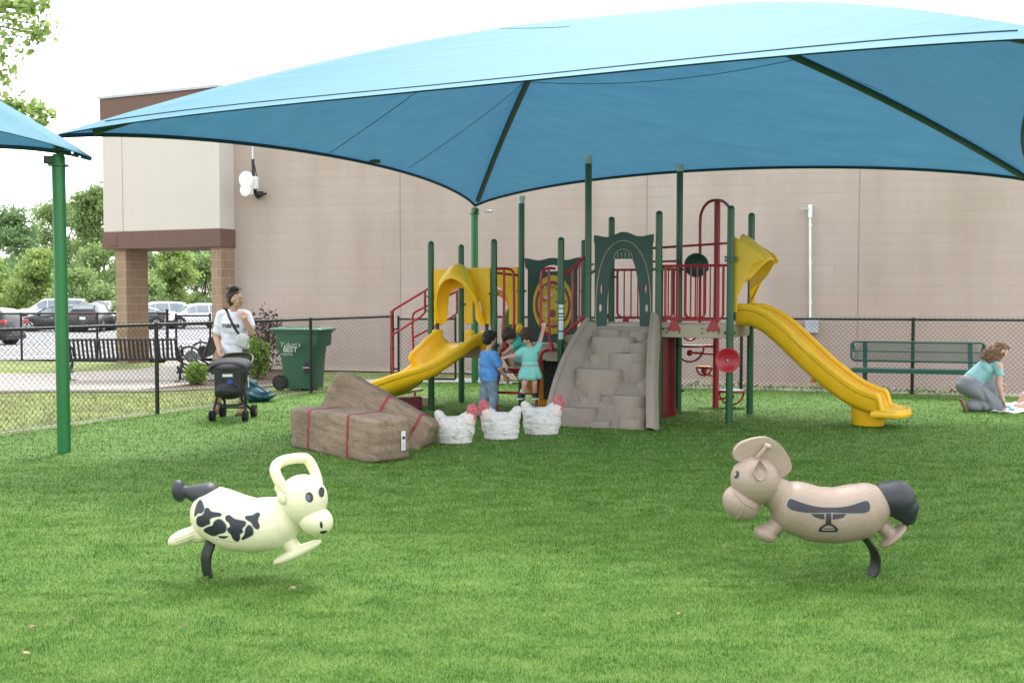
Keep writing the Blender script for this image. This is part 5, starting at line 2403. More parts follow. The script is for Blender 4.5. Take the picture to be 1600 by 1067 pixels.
# dark red store front under the upper deck
d_ = (P[9] - P[8]).normalized()
c = P[6].lerp(P[7], .35)
dd = (P[8] - P[6]).normalized()
nn = V((dd.y, -dd.x, 0))
mt_ = M.Translation(P[6].lerp(P[7], .45)) @ M((dd, zz, nn)).transposed().to_4x4()
wS = 1.06
hole = [(wS / 2 - .02 + .30 * cos(pi * k / 16), .78 + .20 * sin(pi * k / 16)) for k in range(17)] + [(wS / 2 - .32, .52), (wS / 2 + .28, .52)]
plate('store_panel', [[(.06, .0), (wS, .0), (wS, 1.07), (.06, 1.07)], hole], mt_, .03, DKRED, PS, .005)
q = MB()
q.box(mt_ @ V((wS / 2, .51, .07)), (wS - .14, .18, .03), math.atan2(dd.y, dd.x))
q.build('store_counter', DKRED, PS, bevel=.008)
mt_ = M.Translation(P[8].lerp(P[9], .10) + u * .02) @ M((d_, zz, V((d_.y, -d_.x, 0)))).transposed().to_4x4()
plate('store_panel', [[(.0, .0), (.72, .0), (.72, .06), (.40, .10), (.36, 1.07), (.0, 1.07)]], mt_, .03, DKRED, PS, .005)
for z in (.30, .93):
    q = MB()
    p = P[9] + V((-.12, -.02, z))
    q.box(p, (.16, .03, .03))
    q.cyl(P[9] + V((0, 0, z - .02)), P[9] + V((0, 0, z + .02)), PR * 1.3, n=16)
    q.build('clamp', DKGREEN, PS)

# gear knob on the barrier: dark green bowl; red bowl on the front post
def bowl(name, c, r, face, m, parent=PS, dep=.35):
    x, y = frame_from(face)
    mt0 = M.Translation(c) @ M((x, y, face.normalized())).transposed().to_4x4() @ M.Diagonal((r, r, r, 1))
    q = MB()
    q.lathe([(0, -dep), (.35, -dep * .92), (.75, -dep * .45), (.97, .0), (1.0, .06), (.95, .07), (.72, -dep * .30), (.35, -dep * .55), (.12, -dep * .62), (.10, -dep * .45), (0, -dep * .42)], mt0, 32)
    o = q.build(name, m, parent, angle=50)
    q = MB()
    q.ell(mt0 @ V((0, 0, -dep * .38)), .014)
    q.build('bolt', CHROME, o)
    return o


bowl('talk_bowl', at(1137, 563, 12.98), .158, V((-.05, -1, .05)), RED)
bowl('talk_bowl', at(1088, 414.5, 13.9), .165, V((-.1, -1, .02)), DKGREEN)

# climbing pole with round seats behind the upper deck
Yp = 14.9
pc = gnd(1118, 637)
Yp = pc.y
q = MB()
ztp = at(0, 318, Yp).z
q.cyl((pc.x, pc.y, -.05), (pc.x, pc.y, ztp), .045, n=16)
q.ell((pc.x, pc.y, ztp), (.046, .046, .03))
pole_ = q.build('climbing_pole', RED, PS)
q = MB()
q.tube(catmull([at(1093.5, 505, Yp - .1), at(1094, 420, Yp - .1), at(1094, 350, Yp - .08), at(1097, 330, Yp - .06), at(1106, 317, Yp - .02), at(1118, 313, Yp), at(1130, 315, Yp - .25), at(1139, 324, Yp - .6), at(1142, 334, Yp - .9)], 5), .021, 10)
q.build('hoop', RED, pole_)
q = MB()
q.tube([at(1018, 388, 14.4), at(1137, 380, 14.6)], .017, 8)
q.tube([at(1018, 409, 14.4), at(1060, 408, 14.4)], .015, 8)
q.build('cross_rail', RED, pole_)


def seat(cx, cy, Y, r, mtop, toward):
    c = at(cx, cy, Y)
    q = MB()
    q.cyl(c - V((0, 0, .012)), c + V((0, 0, .012)), r, n=24)
    o = q.build('climbing_pod', RED, pole_)
    q = MB()
    q.cyl(c + V((0, 0, .012)), c + V((0, 0, .02)), r * .9, n=24)
    q.build('pod_grip', mtop, o)
    q = MB()
    q.tube([V((pc.x, pc.y, c.z)), c], .022, 8)
    q.tube([V((pc.x, pc.y, c.z - .12)), c + V((0, 0, -.09))], .016, 8)
    h = r * 1.05
    q.tube([c + V((-r * .95 * cos(pi * k / 14), 0, -h * sin(pi * k / 14))) for k in range(15)], .014, 8)
    q.ell(c + V((0, 0, -h * .42)), (.045, .03, .045))
    q.build('pod_loop', RED, o)


seat(1078, 541, Yp - .05, .215, mat('grey grip', (.35, .37, .38), .6, .1), -1)
seat(1100, 574, Yp + .25, .115, mat('orange grip', (.62, .30, .08), .6, .1), -1)
seat(1143, 611, Yp + .05, .19, mat('blue grey grip', (.20, .32, .38), .6, .1), 1)
q = MB()
q.tube([at(1078, 520, Yp + .2) + V((.11 * cos(a), 0, .11 * sin(a))) for a in [2 * pi * k / 18 for k in range(18)]], .016, 8, closed=True)
q.build('pod_loop', RED, pole_)
# ------------------------------------------------------------------ spring riders
def rider_frame(px, py, kx, kz, cx0, cz0, rz=0):
    """returns to3(cx, cz, y): crop coordinates -> world, y = towards the back of the scene"""
    g = gnd(px, py)
    rot = M.Rotation(rz, 3, 'Z')

    def to3(cx, cz, y=0.0):
        return g + rot @ V(((cx - cx0) * kx, y, (cz0 - cz) * kz))
    return g, to3


# ---- cow
g, T = rider_frame(325, 901, .000818, .000818, 395, 985)
cow = thing('spring_rider', 'cream cow spring rider with charcoal patches and looped horns', 'rider', g, 0, 'animal spring riders')
KC = .000818


def Y3(c):
    return c * KC


q = MB()
yq = .93
body_c = [(470, 530, 192), (600, 590, 203), (720, 612, 192), (840, 600, 190), (900, 580, 172)]
for a, b in zip(body_c, body_c[1:]):
    q.cap(T(a[0], a[1]), T(b[0], b[1]), a[2] * KC, b[2] * KC, 28)
q.cap(T(880, 590, 0), T(1010, 480, -.02), 150 * KC, 128 * KC, 24)
q.cap(T(930, 660), T(985, 740), 62 * KC, 52 * KC)
body = fuse(q, 'body', CREAM, cow, .008, 14, .6)
q = MB()
q.ell(T(1085, 420, -.03), (180 * KC, 160 * KC, 180 * KC))
q.ell(T(1010, 500, -.01), (110 * KC, 110 * KC, 110 * KC))
q.cap(T(942, 320, -.09), T(958, 345, -.085), 42 * KC, 45 * KC)
head = fuse(q, 'head', CREAM, cow, .008, 8, .5)
q = MB()
hp = [T(985, 340, -.095), T(938, 270, -.10), T(906, 195, -.085), T(925, 155, -.05), T(972, 140, -.01), T(1046, 138, .04), T(1092, 152, .07), T(1126, 205, .085), T(1160, 280, .07), T(1175, 330, .05)]
q.tube(catmull(hp, 5), .031, 14)
q.build('horn_handle', CREAM, head)
q = MB()
q.ell(T(1178, 560, -.05), (132 * KC, 122 * KC, 104 * KC), M.Rotation(R(25), 3, 'Y'))
mz = fuse(q, 'muzzle', CREAM, head, .007, 3)
q = MB()
q.ell(T(965, 382, -.145), (.024, .018, .040), M.Rotation(R(-14), 3, 'Y'))
q.cap(T(950, 350, -.135), T(975, 415, -.14), .013, .012)
fuse(q, 'ear', CREAM, head, .005, 4)
bh = bvh_of(head)
bm_ = bvh_of(mz)
ray = V((0, 1, 0))


def to_cow(x, y):
    return T(x, y, -1.0)


def ell2(cx, cy, a, b, rot=0, k=20):
    return [(cx + a * cos(t) * cos(rot) - b * sin(t) * sin(rot), cy + a * cos(t) * sin(rot) + b * sin(t) * cos(rot)) for t in [2 * pi * i / k for i in range(k)]]


EYEG = mat('grey eye print', (.10, .12, .16), .3, .1, 30)
decal('eye', [ell2(1160, 376, 25, 36, -.3)], to_cow, ray, bh, CHARD, head, .0022)
decal('eye_shine', [ell2(1154, 378, 14, 24, -.3)], to_cow, ray, bh, EYEG, head, .004)
decal('eye', [ell2(1232, 354, 14, 34, -.25)], to_cow, ray, bh, CHARD, head, .006)
decal('nostril', [ell2(1240, 572, 9, 26, -.1)], to_cow, ray, bm_, CHARD, mz, .0015)
decal('mouth', [smooth_loop([(1228, 622), (1262, 618), (1272, 628), (1255, 645), (1232, 640)], 3)], to_cow, ray, bm_, CHARD, mz, .0015)
spots = [
    [(375, 410), (400, 412), (425, 455), (410, 485), (380, 490), (355, 515), (350, 490), (360, 440)],
    [(430, 460), (455, 452), (480, 475), (540, 485), (545, 505), (500, 512), (470, 525), (470, 555), (440, 570), (410, 585), (375, 575), (368, 545), (380, 515), (415, 500), (430, 480)],
    [(500, 545), (535, 525), (570, 545), (588, 580), (575, 615), (530, 630), (500, 645), (470, 645), (425, 620), (425, 600), (460, 580), (490, 570)],
    [(580, 510), (605, 500), (640, 525), (680, 535), (715, 545), (715, 570), (695, 590), (700, 615), (680, 630), (675, 665), (655, 685), (630, 665), (620, 635), (600, 610), (595, 590), (615, 575), (605, 550), (585, 535)],
    [(715, 510), (760, 505), (790, 488), (812, 500), (800, 535), (815, 575), (800, 595), (775, 580), (755, 550), (720, 530)],
    [(735, 570), (755, 575), (770, 600), (765, 635), (730, 655), (695, 672), (690, 660), (712, 630), (718, 595)]]
bb = bvh_of(body)
for s in spots:
    sm = smooth_loop(s, 4)
    cx = sum(p[0] for p in sm) / len(sm)
    cy = sum(p[1] for p in sm) / len(sm)
    rim = [(p[0] + 7 * (p[0] - cx) / (abs(p[0] - cx) + abs(p[1] - cy) + 1), p[1] + 7 * (p[1] - cy) / (abs(p[0] - cx) + abs(p[1] - cy) + 1)) for p in sm]
    o = decal('coat_patch', [rim], to_cow, ray, bb, SEAMK, body, .0012)
    decal('patch_fill', [sm], to_cow, ray, bb, CHARD, o, .0026)
o = decal('maker_mark', [[(525, 645), (600, 643), (590, 655), (565, 665), (530, 660)]], to_cow, ray, bb, CHARD, body, .0014)
decal('maker_line', [[(500, 668), (635, 688), (635, 691), (500, 671)]], to_cow, ray, bb, SEAMK, body, .0014)
q = MB()
q.cap(T(400, 400), T(250, 372), 100 * KC, 42 * KC, 20)
q.ell(T(198, 365), (50 * KC, 66 * KC, 82 * KC), M.Rotation(R(-8), 3, 'Y'))
fuse(q, 'tail', CHAR, cow, .006, 6)
q = MB()
q.ell(T(1040, 800, -.02), (196 * KC, .052, 40 * KC), M.Rotation(R(-25.5), 3, 'Y'))
q.cap(T(965, 715, -.01), T(1030, 785, -.02), 62 * KC, 52 * KC)
q.cap(T(900, 866, -.02), T(880, 876, -.02), .016, .010)
fuse(q, 'front_hoof', CREAM, cow, .006, 7)
q = MB()
q.ell(T(235, 690, -.02), (125 * KC, .055, 56 * KC), M.Rotation(R(-22), 3, 'Y'))
q.cap(T(350, 660, 0), T(230, 690, -.02), 78 * KC, 40 * KC)
hf = fuse(q, 'rear_hoof', CREAM, cow, .006, 7)
bhf = bvh_of(hf)
GROOVE_SHADE = mat('painted groove shade', (.46, .44, .28), .6, .1, 20)  # darker cream for flat strips that paint the shade of hoof grooves
for k in range(3):
    decal('hoof_groove_shade', [[(185 + 14 * k, 700 + 16 * k - 6), (330, 640 + 26 * k - 4), (330, 640 + 26 * k + 3), (185 + 14 * k, 700 + 16 * k + 2)]], to_cow, ray, bhf, GROOVE_SHADE, hf, .0012, cuts=2)
# flat C-shaped spring blade
q = MB()
sp_ = catmull([T(425, 720), T(398, 790), T(383, 850), T(385, 920), T(398, 985), T(402, 1000)], 5)
wd = V((.72, -.69, 0))
rings = []
for i, p in enumerate(sp_):
    tg = (sp_[min(i + 1, len(sp_) - 1)] - sp_[max(0, i - 1)]).normalized()
    nn_ = tg.cross(wd).normalized()
    rings.append([q.bm.verts.new(p + wd * a * .048 + nn_ * b * .007) for a, b in ((-1, -1), (1, -1), (1, 1), (-1, 1))])
for a, b in zip(rings, rings[1:]):
    q.skin(a, b)
q._face(rings[0][::-1])
q._face(rings[-1])
q.build('spring_blade', BLACK, cow, bevel=.002)

# ---- horse
KH = .000893
g, T2 = rider_frame(1360, 899, KH, KH, 1110, 980)
horse = thing('spring_rider', 'speckled tan horse spring rider with a black saddle mark and black tail', 'rider', g, 0, 'animal spring riders')
q = MB()
hb_ = [(620, 530, 176), (740, 572, 183), (880, 580, 183), (1010, 555, 184), (1065, 528, 164)]
for a, b in zip(hb_, hb_[1:]):
    q.cap(T2(a[0], a[1]), T2(b[0], b[1]), a[2] * KH, b[2] * KH, 28)
q.cap(T2(600, 520), T2(470, 420), 140 * KH, 105 * KH, 24)
body = fuse(q, 'body', HORSEM, horse, .008, 14, .6)
q = MB()
q.ell(T2(340, 345, -.01), (160 * KH, 158 * KH, 160 * KH))
q.ell(T2(430, 400, 0), (100 * KH, 105 * KH, 105 * KH))
head = fuse(q, 'head', HORSEM, horse, .008, 6)
q = MB()
q.ell(T2(252, 492, -.01), (128 * KH, 118 * KH, 112 * KH), M.Rotation(R(35), 3, 'Y'))
mz = fuse(q, 'muzzle', HORSEM, head, .007, 3)
# raised seam round the muzzle and down its middle
bz = bvh_of(mz)
q = MB()
for seam in ([(182, 392), (196, 420), (228, 458), (272, 490), (326, 510), (372, 516)], [(250, 484), (232, 530), (216, 575), (208, 604)]):
    pts = []
    for c_ in catmull([V((x, y, 0)) for x, y in seam], 5):
        h = bz.ray_cast(T2(c_.x, c_.y, -1), V((0, 1, 0)))
        if h[0] is not None:
            pts.append(h[0])
    q.tube(pts, .0055, 8)
q.build('muzzle_seam', HORSEM, mz)
q = MB()
mane = smooth_loop([(205, 205), (203, 150), (255, 95), (380, 62), (470, 85), (540, 160), (576, 245), (562, 290), (510, 326), (430, 330), (320, 300), (230, 220)], 4)
mt_ = M.Translation(T2(0, 0, .0)) @ M((V((KH, 0, 0)), V((0, 0, -KH)), V((0, 1, 0)))).transposed().to_4x4()
me = flat_shape([mane], .052, .0)
me.transform(mt_)
mo = link('mane', me, HORSEM, head, True, 40, bevel=.02, seg=4)
q = MB()
q.cap(T2(345, 190, -.055), T2(405, 112, -.075), 17 * KH, 17 * KH)
q.cap(T2(405, 112, -.10), T2(400, 116, .10), 17 * KH, 17 * KH)
q.build('grip_peg', HORSEM, head)
# cupped ear
mt_ = M.Translation(T2(336, 255, -.135)) @ M.Rotation(R(12), 4, 'Z') @ M.Rotation(R(80), 4, 'X') @ M.Diagonal((50 * KH, 72 * KH, 50 * KH, 1))
q = MB()
q.lathe([(0, -.8), (.6, -.6), (.95, -.1), (1.0, .15), (.92, .22), (.75, .0), (.4, -.25), (0, -.32)], mt_, 24)
eo = q.build('ear', HORSEM, head, angle=60)
for vtx in eo.data.vertices:
    dz = (vtx.co.z - T2(0, 255).z)
    if dz > 0:
        k = 1 - .75 * min(1, dz / (72 * KH))
        cx = T2(336, 0).x
        vtx.co.x = cx + (vtx.co.x - cx) * k
ray = V((0, 1, 0))


def to_horse(x, y):
    return T2(x, y, -1.0)


bh = bvh_of(head)
decal('eye', [ell2(205, 298, 11, 26, .35)], to_horse, ray, bh, CHARD, head, .003)
q = MB()
pts = [(1195, 470, 108), (1268, 470, 126), (1318, 520, 100), (1350, 590, 56), (1338, 650, 12)]
for a, b in zip(pts, pts[1:]):
    q.cap(T2(a[0], a[1]), T2(b[0], b[1]), a[2] * KH, b[2] * KH, 20)
fuse(q, 'tail', CHAR, horse, .007, 8)
q = MB()
q.ell(T2(408, 698, -.02), (80 * KH, .062, 50 * KH), M.Rotation(R(28), 3, 'Y'))
q.cap(T2(500, 640), T2(425, 680, -.02), 58 * KH, 50 * KH)
fuse(q, 'front_hoof', HORSEM, horse, .006, 5)
q = MB()
q.ell(T2(485, 690, .06), (58 * KH, .04, 40 * KH), M.Rotation(R(28), 3, 'Y'))
fuse(q, 'front_hoof', HORSEM, horse, .006, 3)
q = MB()
q.ell(T2(1248, 712, -.02), (112 * KH, .066, 30 * KH), M.Rotation(R(-43), 3, 'Y'))
q.cap(T2(1150, 630), T2(1232, 698, -.02), 52 * KH, 44 * KH)
fuse(q, 'rear_hoof', HORSEM, horse, .006, 5)
bb = bvh_of(body)
bar = smooth_loop([(519, 478), (540, 444), (600, 461), (700, 487), (800, 493), (900, 485), (1000, 456), (1034, 456), (1041, 490), (1015, 521), (900, 527), (800, 523), (660, 524), (560, 514), (524, 498)], 4)
rim = [(780 + (x - 780) * 1.012, 489 + (y - 489) * 1.10) for x, y in bar]
o = decal('saddle_mark', [rim], to_horse, ray, bb, SEAMK, body, .0012)
decal('saddle_fill', [bar], to_horse, ray, bb, CHARD, o, .0034)
for lp in ([(660, 531), (744, 531), (746, 565), (712, 560), (680, 548)], [(800, 531), (886, 531), (868, 552), (836, 561), (798, 566)], [(757, 527), (788, 527), (790, 596), (754, 596)]):
    decal('saddle_flap', [lp], to_horse, ray, bb, CHARD, o, .0034)
so_ = smooth_loop([(714, 640), (722, 618), (752, 596), (794, 596), (826, 618), (836, 640), (818, 651), (730, 651)], 4)
si_ = smooth_loop([(732, 634), (740, 620), (760, 607), (788, 607), (808, 620), (817, 634), (806, 640), (744, 640)], 4)
decal('stirrup', [so_, si_], to_horse, ray, bb, CHARD, o, .0034)
decal('stirrup_bar', [[(744, 625), (806, 625), (806, 630), (744, 630)]], to_horse, ray, bb, CHARD, o, .0034)
decal('maker_line', [[(712, 657), (838, 657), (838, 661), (712, 661)]], to_horse, ray, bb, SEAMK, body, .0014)
q = MB()
sp_ = catmull([T2(1060, 715), T2(1085, 750), T2(1128, 810), T2(1143, 880), T2(1130, 950), T2(1108, 985), T2(1100, 995)], 5)
wd = V((.30, -.95, 0))
rings = []
for i, p in enumerate(sp_):
    tg = (sp_[min(i + 1, len(sp_) - 1)] - sp_[max(0, i - 1)]).normalized()
    nn_ = tg.cross(wd).normalized()
    rings.append([q.bm.verts.new(p + wd * a * .042 + nn_ * b * .006) for a, b in ((-1, -1), (1, -1), (1, 1), (-1, 1))])
for a, b in zip(rings, rings[1:]):
    q.skin(a, b)
q._face(rings[0][::-1])
q._face(rings[-1])
q.build('spring_blade', BLACK, horse, bevel=.002)


# ------------------------------------------------------------------ hens
def hen(label, px, py, flip, k=1.0, rz=0.0, face=0.0):
    g = gnd(px, py)
    KK = .00103 * g.y / 11.4 * k
    rot = M.Rotation(rz, 3, 'Z')

    def H(cx, cz, y=0.0):
        return g + rot @ V((flip * (cx - 330) * KK, y, (560 - cz) * KK))
    t = thing('hen_statue', label, 'hen', g, 0, 'white hen statues')
    q = MB()
    s = KK
    q.ell(H(330, 420), (205 * s, 128 * s, 132 * s))
    q.ell(H(320, 475), (192 * s, 132 * s, 88 * s))
    q.chain([H(150, 245), H(185, 310), H(250, 390)], [48 * s, 72 * s, 100 * s])
    q.cap(H(165, 250, .02), H(200, 330, .02), 46 * s, 70 * s)
    q.chain([H(400, 380), H(450, 310, -.005), H(505, 240, -.012)], [110 * s, 88 * s, 58 * s])
    q.ell(H(470, 410), (78 * s, 96 * s, 118 * s))
    q.cap(H(215, 355), H(430, 352), 88 * s, 92 * s)
    mtb = M.Translation(H(330, 545)) @ rot.to_4x4() @ M.Diagonal((186 * s, 126 * s, s, 1))
    q.lathe([(0, -14), (.97, -14), (1.0, 0), (1.0, 40), (1.03, 75), (0, 80)], mtb, 32)
    body = fuse(q, 'body', HENW, t, .009, 4, .5)
    # carved feather rows
    rg = random.Random(int(px))
    for vtx in body.data.vertices:
        p = vtx.co - g
        zz_ = p.z / s
        if 60 < zz_ < 330:
            w_ = sin(zz_ / 13 + 2.2 * sin(p.x / s / 55 + px) + sin(p.x / s / 23))
            vtx.co += vtx.normal * (.0016 * w_)
    q = MB()
    q.ell(H(512, 228, -.014), (56 * s, 52 * s, 60 * s))
    q.cap(H(505, 250, -.012), H(470, 320, -.008), 64 * s, 92 * s)
    nk = fuse(q, 'neck', HENPINK, t, .007, 4)
    q = MB()
    for (x, z, r) in ((482, 172, 17), (500, 158, 20), (522, 154, 20), (543, 160, 17)):
        q.ell(H(x, z, -.015), (r * s, 12 * s, r * 1.5 * s))
    q.ell(H(518, 216, -.016), (64 * s, 62 * s, 62 * s))
    for a_ in range(9):
        t_ = a_ * .7
        q.ell(H(520 + 52 * cos(t_), 214 + 50 * sin(t_), -.05), (17 * s, 16 * s, 17 * s))
    q.ell(H(515, 180, -.018), (44 * s, 22 * s, 30 * s))
    q.ell(H(532, 215, -.048), (42 * s, 26 * s, 40 * s))
    q.ell(H(548, 212, .0), (30 * s, 34 * s, 40 * s))
    q.cap(H(543, 240, -.042), H(536, 285, -.046), 18 * s, 22 * s)
    q.cap(H(515, 240, -.054), H(502, 275, -.058), 17 * s, 20 * s)
    fuse(q, 'comb', HENRED, nk, .006, 3)
    q = MB()
    q.cyl(H(560, 212, -.035), H(597, 222, -.050), 19 * s, 3 * s, n=10)
    q.build('beak', mat('yellow beak', (.55, .42, .12), .5, .1), nk)
    q = MB()
    q.ell(H(535, 196, -.086), .006)
    q.build('eye', CHARD, nk)
    return t


hen('white hen statue nearest the brown bales, facing right', 711, 692, 1, 1.0)
hen('white hen statue in the middle of the three, facing left', 783, 685.5, -1, 1.0)
hen('white hen statue beside the foot of the tan rock climber', 846, 678, 1, 1.0)


# ------------------------------------------------------------------ faux hay bales
def bale(label, c, size, rot, straps, dens=10, seed=0, sag=.0):
    t = thing('hay_bale', label, 'hay bale', (c.x, c.y, 0), 0, 'brown faux hay bales')
    lx, ly, lz = size
    bm = bmesh.new()
    bmesh.ops.create_cube(bm, size=1)
    bmesh.ops.subdivide_edges(bm, edges=bm.edges[:], cuts=15, use_grid_fill=True)
    rg = np.random.default_rng(seed)
    ph = rg.uniform(0, 6, 6)
    for vtx in bm.verts:
        x, y, z = vtx.co
        # super-ellipsoid rounding
        px_, py_, pz_ = x * 2, y * 2, z * 2
        k = 13.0
        L_ = (abs(px_) ** k + abs(py_) ** k + abs(pz_) ** k) ** (1 / k)
        f = max(abs(px_), abs(py_), abs(pz_)) / max(L_, 1e-6)
        vtx.co = V((x * f * lx, y * f * ly, z * f * lz))
        bump = .6 * .012 * sin(x * 7 + ph[0]) * cos(z * 6 + ph[1]) + .006 * sin(y * 9 + ph[2] + x * 4) + .006 * sin(x * 23 + z * 17 + ph[3]) + .005 * sin(z * 31 + x * 8 + ph[4])
        vtx.co += vtx.co.normalized() * bump
        # a pinched groove under each strap
        for sx in straps:
            dx = abs(vtx.co.x - sx * lx)
            if dx < .06:
                vtx.co.y *= 1 - .035 * (1 - dx / .06)
                vtx.co.z *= 1 - .035 * (1 - dx / .06)
    mt_ = M.Translation(c) @ rot.to_4x4()
    me = bpy.data.meshes.new('bale_body')
    bm.to_mesh(me)
    bm.free()
    o = link('bale_body', me, BALE, t, True, 180, subsurf=1)
    o.matrix_basis = mt_
    bv = BVHTree.FromPolygons([vv.co.copy() for vv in me.vertices], [tuple(p.vertices) for p in me.polygons])
    for sx in straps:
        q = MB()
        pts = []
        for k in range(48):
            a = 2 * pi * k / 48
            dr = V((0, cos(a), sin(a)))
            st = V((sx * lx + .008 * sin(3 * a), 0, 0))
            h = bv.ray_cast(st + dr * 2, -dr)
            if h[0] is not None:
                pts.append(h[0] + dr * .001)
        rings = []
        for i, p in enumerate(pts):
            dr = V((0, p.y, p.z)).normalized()
            rings.append([q.bm.verts.new(mt_ @ (p + V((a, 0, 0)) + dr * b)) for a, b in ((-.017, -.006), (.017, -.006), (.017, .006), (-.017, .006))])
        for i in range(len(rings)):
            q.skin(rings[i], rings[(i + 1) % len(rings)])
        q.build('strap', STRAP, t, angle=50)
    return t, mt_, bv


STRAP = mat('dull red strap', (.27, .035, .045), .6, .2, 12)
# front bale
A_ = gnd(462, 703)
B_2 = gnd(612, 729)
dirb = V((B_2.x - A_.x, B_2.y - A_.y, 0)).normalized()
dirb = V((cos(R(-36)), sin(R(-36)), 0))
cb_ = V((-1.71, 10.62, .215))
rotb = M.Rotation(R(-46), 3, 'Z')
b1, mtb1, bv1 = bale('front brown hay bale with a white sticker on its end', cb_, (1.60, .46, .45), rotb, (-.25, .20), seed=2)
# tilted bale behind
rot2 = M.Rotation(R(-12), 3, 'Z') @ M.Rotation(R(27), 3, 'Y') @ M.Rotation(R(-10), 3, 'X')
b2_, mtb2, bv2 = bale('tilted brown hay bale leaning behind the front one', V((-1.44, 11.24, .325)), (1.22, .50, .48), rot2, (.02, .36), seed=6)
# sticker on the front bale, right end
inv = mtb1.inverted()
p0 = at(629, 688, 9.6)
o_ = V((0, 0, CAMZ))
dirn = (p0 - o_).normalized()
lo, ld = inv @ o_, inv.to_3x3() @ dirn
h = bv1.ray_cast(lo, ld)
if h[0] is not None:
    n_ = (mtb1.to_3x3() @ h[1]).normalized()
    n_ = V((n_.x, n_.y, 0)).normalized()
    c = mtb1 @ h[0] + n_ * .012
    xd = V((-n_.y, n_.x, 0))
    mt_ = M.Translation(c) @ M((xd, V((0, 0, 1)), n_)).transposed().to_4x4()
    stk = plate('sticker', [[(-.026, -.095), (.026, -.095), (.026, .095), (-.026, .095)]], mt_, .006, STICK, b1, .001)
    plate('sticker_print', [smooth_loop([(-.020, .020), (.020, .020), (.016, .036), (.0, .044), (-.014, .038)], 3)], mt_ @ M.Translation((0, 0, .0038)), .002, INKD, stk, .0003)
    plate('sticker_print', [[(-.020, .008), (.020, .012), (.020, .017), (-.020, .013)]], mt_ @ M.Translation((0, 0, .0038)), .002, TAIL, stk, .0003)
    lines = [[(-.018, -.012 - .013 * k), (.018, -.012 - .013 * k), (.018, -.0155 - .013 * k), (-.018, -.0155 - .013 * k)] for k in range(6)]
    plate('sticker_print', lines, mt_ @ M.Translation((0, 0, .0038)), .002, SEAMK, stk, .0003)

# ------------------------------------------------------------------ green wheeled bin
bc = gnd(466, 611)
bin_ = thing('wheeled_bin', 'large green wheeled bin standing behind the chain link fence', 'bin', (bc.x, bc.y + .35, 0))
by = bc.y + .36
rzb = R(-10)
RB = M.Rotation(rzb, 3, 'Z')


def bp_(x, y, z):
    return V((bc.x, by, 0)) + RB @ V((x, y, z))


def bin_ring(x0, x1, hy, z, r=.05, k=5):
    out = []
    for (cx, cy, a0) in ((x1 - r, hy - r, 0), (x0 + r, hy - r, pi / 2), (x0 + r, -hy + r, pi), (x1 - r, -hy + r, 3 * pi / 2)):
        for i in range(k):
            a = a0 + pi / 2 * i / (k - 1)
            out.append(bp_(cx + r * cos(a), cy + r * sin(a), z))
    return out


q = MB()
rs = [bin_ring(-.24, .30, .25, .03), bin_ring(-.29, .325, .29, .55), bin_ring(-.335, .345, .32, .74), bin_ring(-.34, .42, .33, .76), bin_ring(-.35, .43, .335, .86), bin_ring(-.37, .43, .34, .98), bin_ring(-.40, .46, .36, .985), bin_ring(-.40, .46, .36, 1.02)]
R_ = [[q.bm.verts.new(p) for p in r] for r in rs]
for a, b in zip(R_, R_[1:]):
    q.skin(a, b)
q._face(R_[0][::-1])
q._face(R_[-1])
q.build('bin_body', CARTG, bin_, angle=35, bevel=.006)
q = MB()
rs = [bin_ring(-.46, .49, .375, 1.022), bin_ring(-.47, .50, .385, 1.05), bin_ring(-.44, .46, .36, 1.075), bin_ring(-.30, .34, .26, 1.085)]
R_ = [[q.bm.verts.new(p) for p in r] for r in rs]
for a, b in zip(R_, R_[1:]):
    q.skin(a, b)
q._face(R_[0][::-1])
q._face(R_[-1])
for x in (-.1, .22):
    q.box(bp_(x, -.1, 1.088), (.22, .30, .012), rzb)
q.build('lid', CARTG, bin_, angle=35)
for sg in (-1, 1):
    q = MB()
    c = bp_(-.30, sg * .27, .135)
    ax = RB @ V((0, sg, 0))
    q.cyl(c - ax * .03, c + ax * .03, .135, n=26)
    wh = q.build('wheel', RUBBER, bin_, bevel=.012)
    q = MB()
    q.cyl(c + ax * .031, c + ax * .036, .085, n=20)
    for k in range(6):
        a = 2 * pi * k / 6
        q.cyl(c + ax * .036 + RB @ V((.05 * cos(a), 0, .05 * sin(a))), c + ax * .042 + RB @ V((.05 * cos(a), 0, .05 * sin(a))), .016, n=10)
    q.build('hub', BLACKP, wh)
q = MB()
q.box(bp_(.21, -.315, .40), (.09, .03, .20), rzb)
q.build('catch_recess', BLACKP, bin_, bevel=.01)
q = MB()
q.cyl(bp_(.14, -.335, .40), bp_(.28, -.335, .40), .012, n=8)
q.build('catch_bar', GALV, bin_)
fx = RB @ V((1, 0, 0))
fy = RB @ V((0, -1, 0))
mt_ = M.Translation(bp_(-.285, -.33, .70)) @ M((fx, V((0, 0, 1)), fy)).transposed().to_4x4()
mt_ = mt_ @ M.Rotation(R(7), 4, 'X') @ M.Translation((0, 0, .012))
BINW = mat('white bin lettering', (.62, .68, .66), .6, .1, 30)
text_mesh('Yukon\'s', .115, mt_ @ M.Translation((.02, .06, 0)), 'lettering', BINW, bin_, .003, .25, 'LEFT')
text_mesh('BEST', .12, mt_ @ M.Translation((.075, -.03, 0)), 'lettering', BINW, bin_, .003, .1, 'LEFT', .003)
text_mesh('recycling', .06, mt_ @ M.Translation((.03, -.085, 0)), 'lettering', BINW, bin_, .003, .1, 'LEFT')


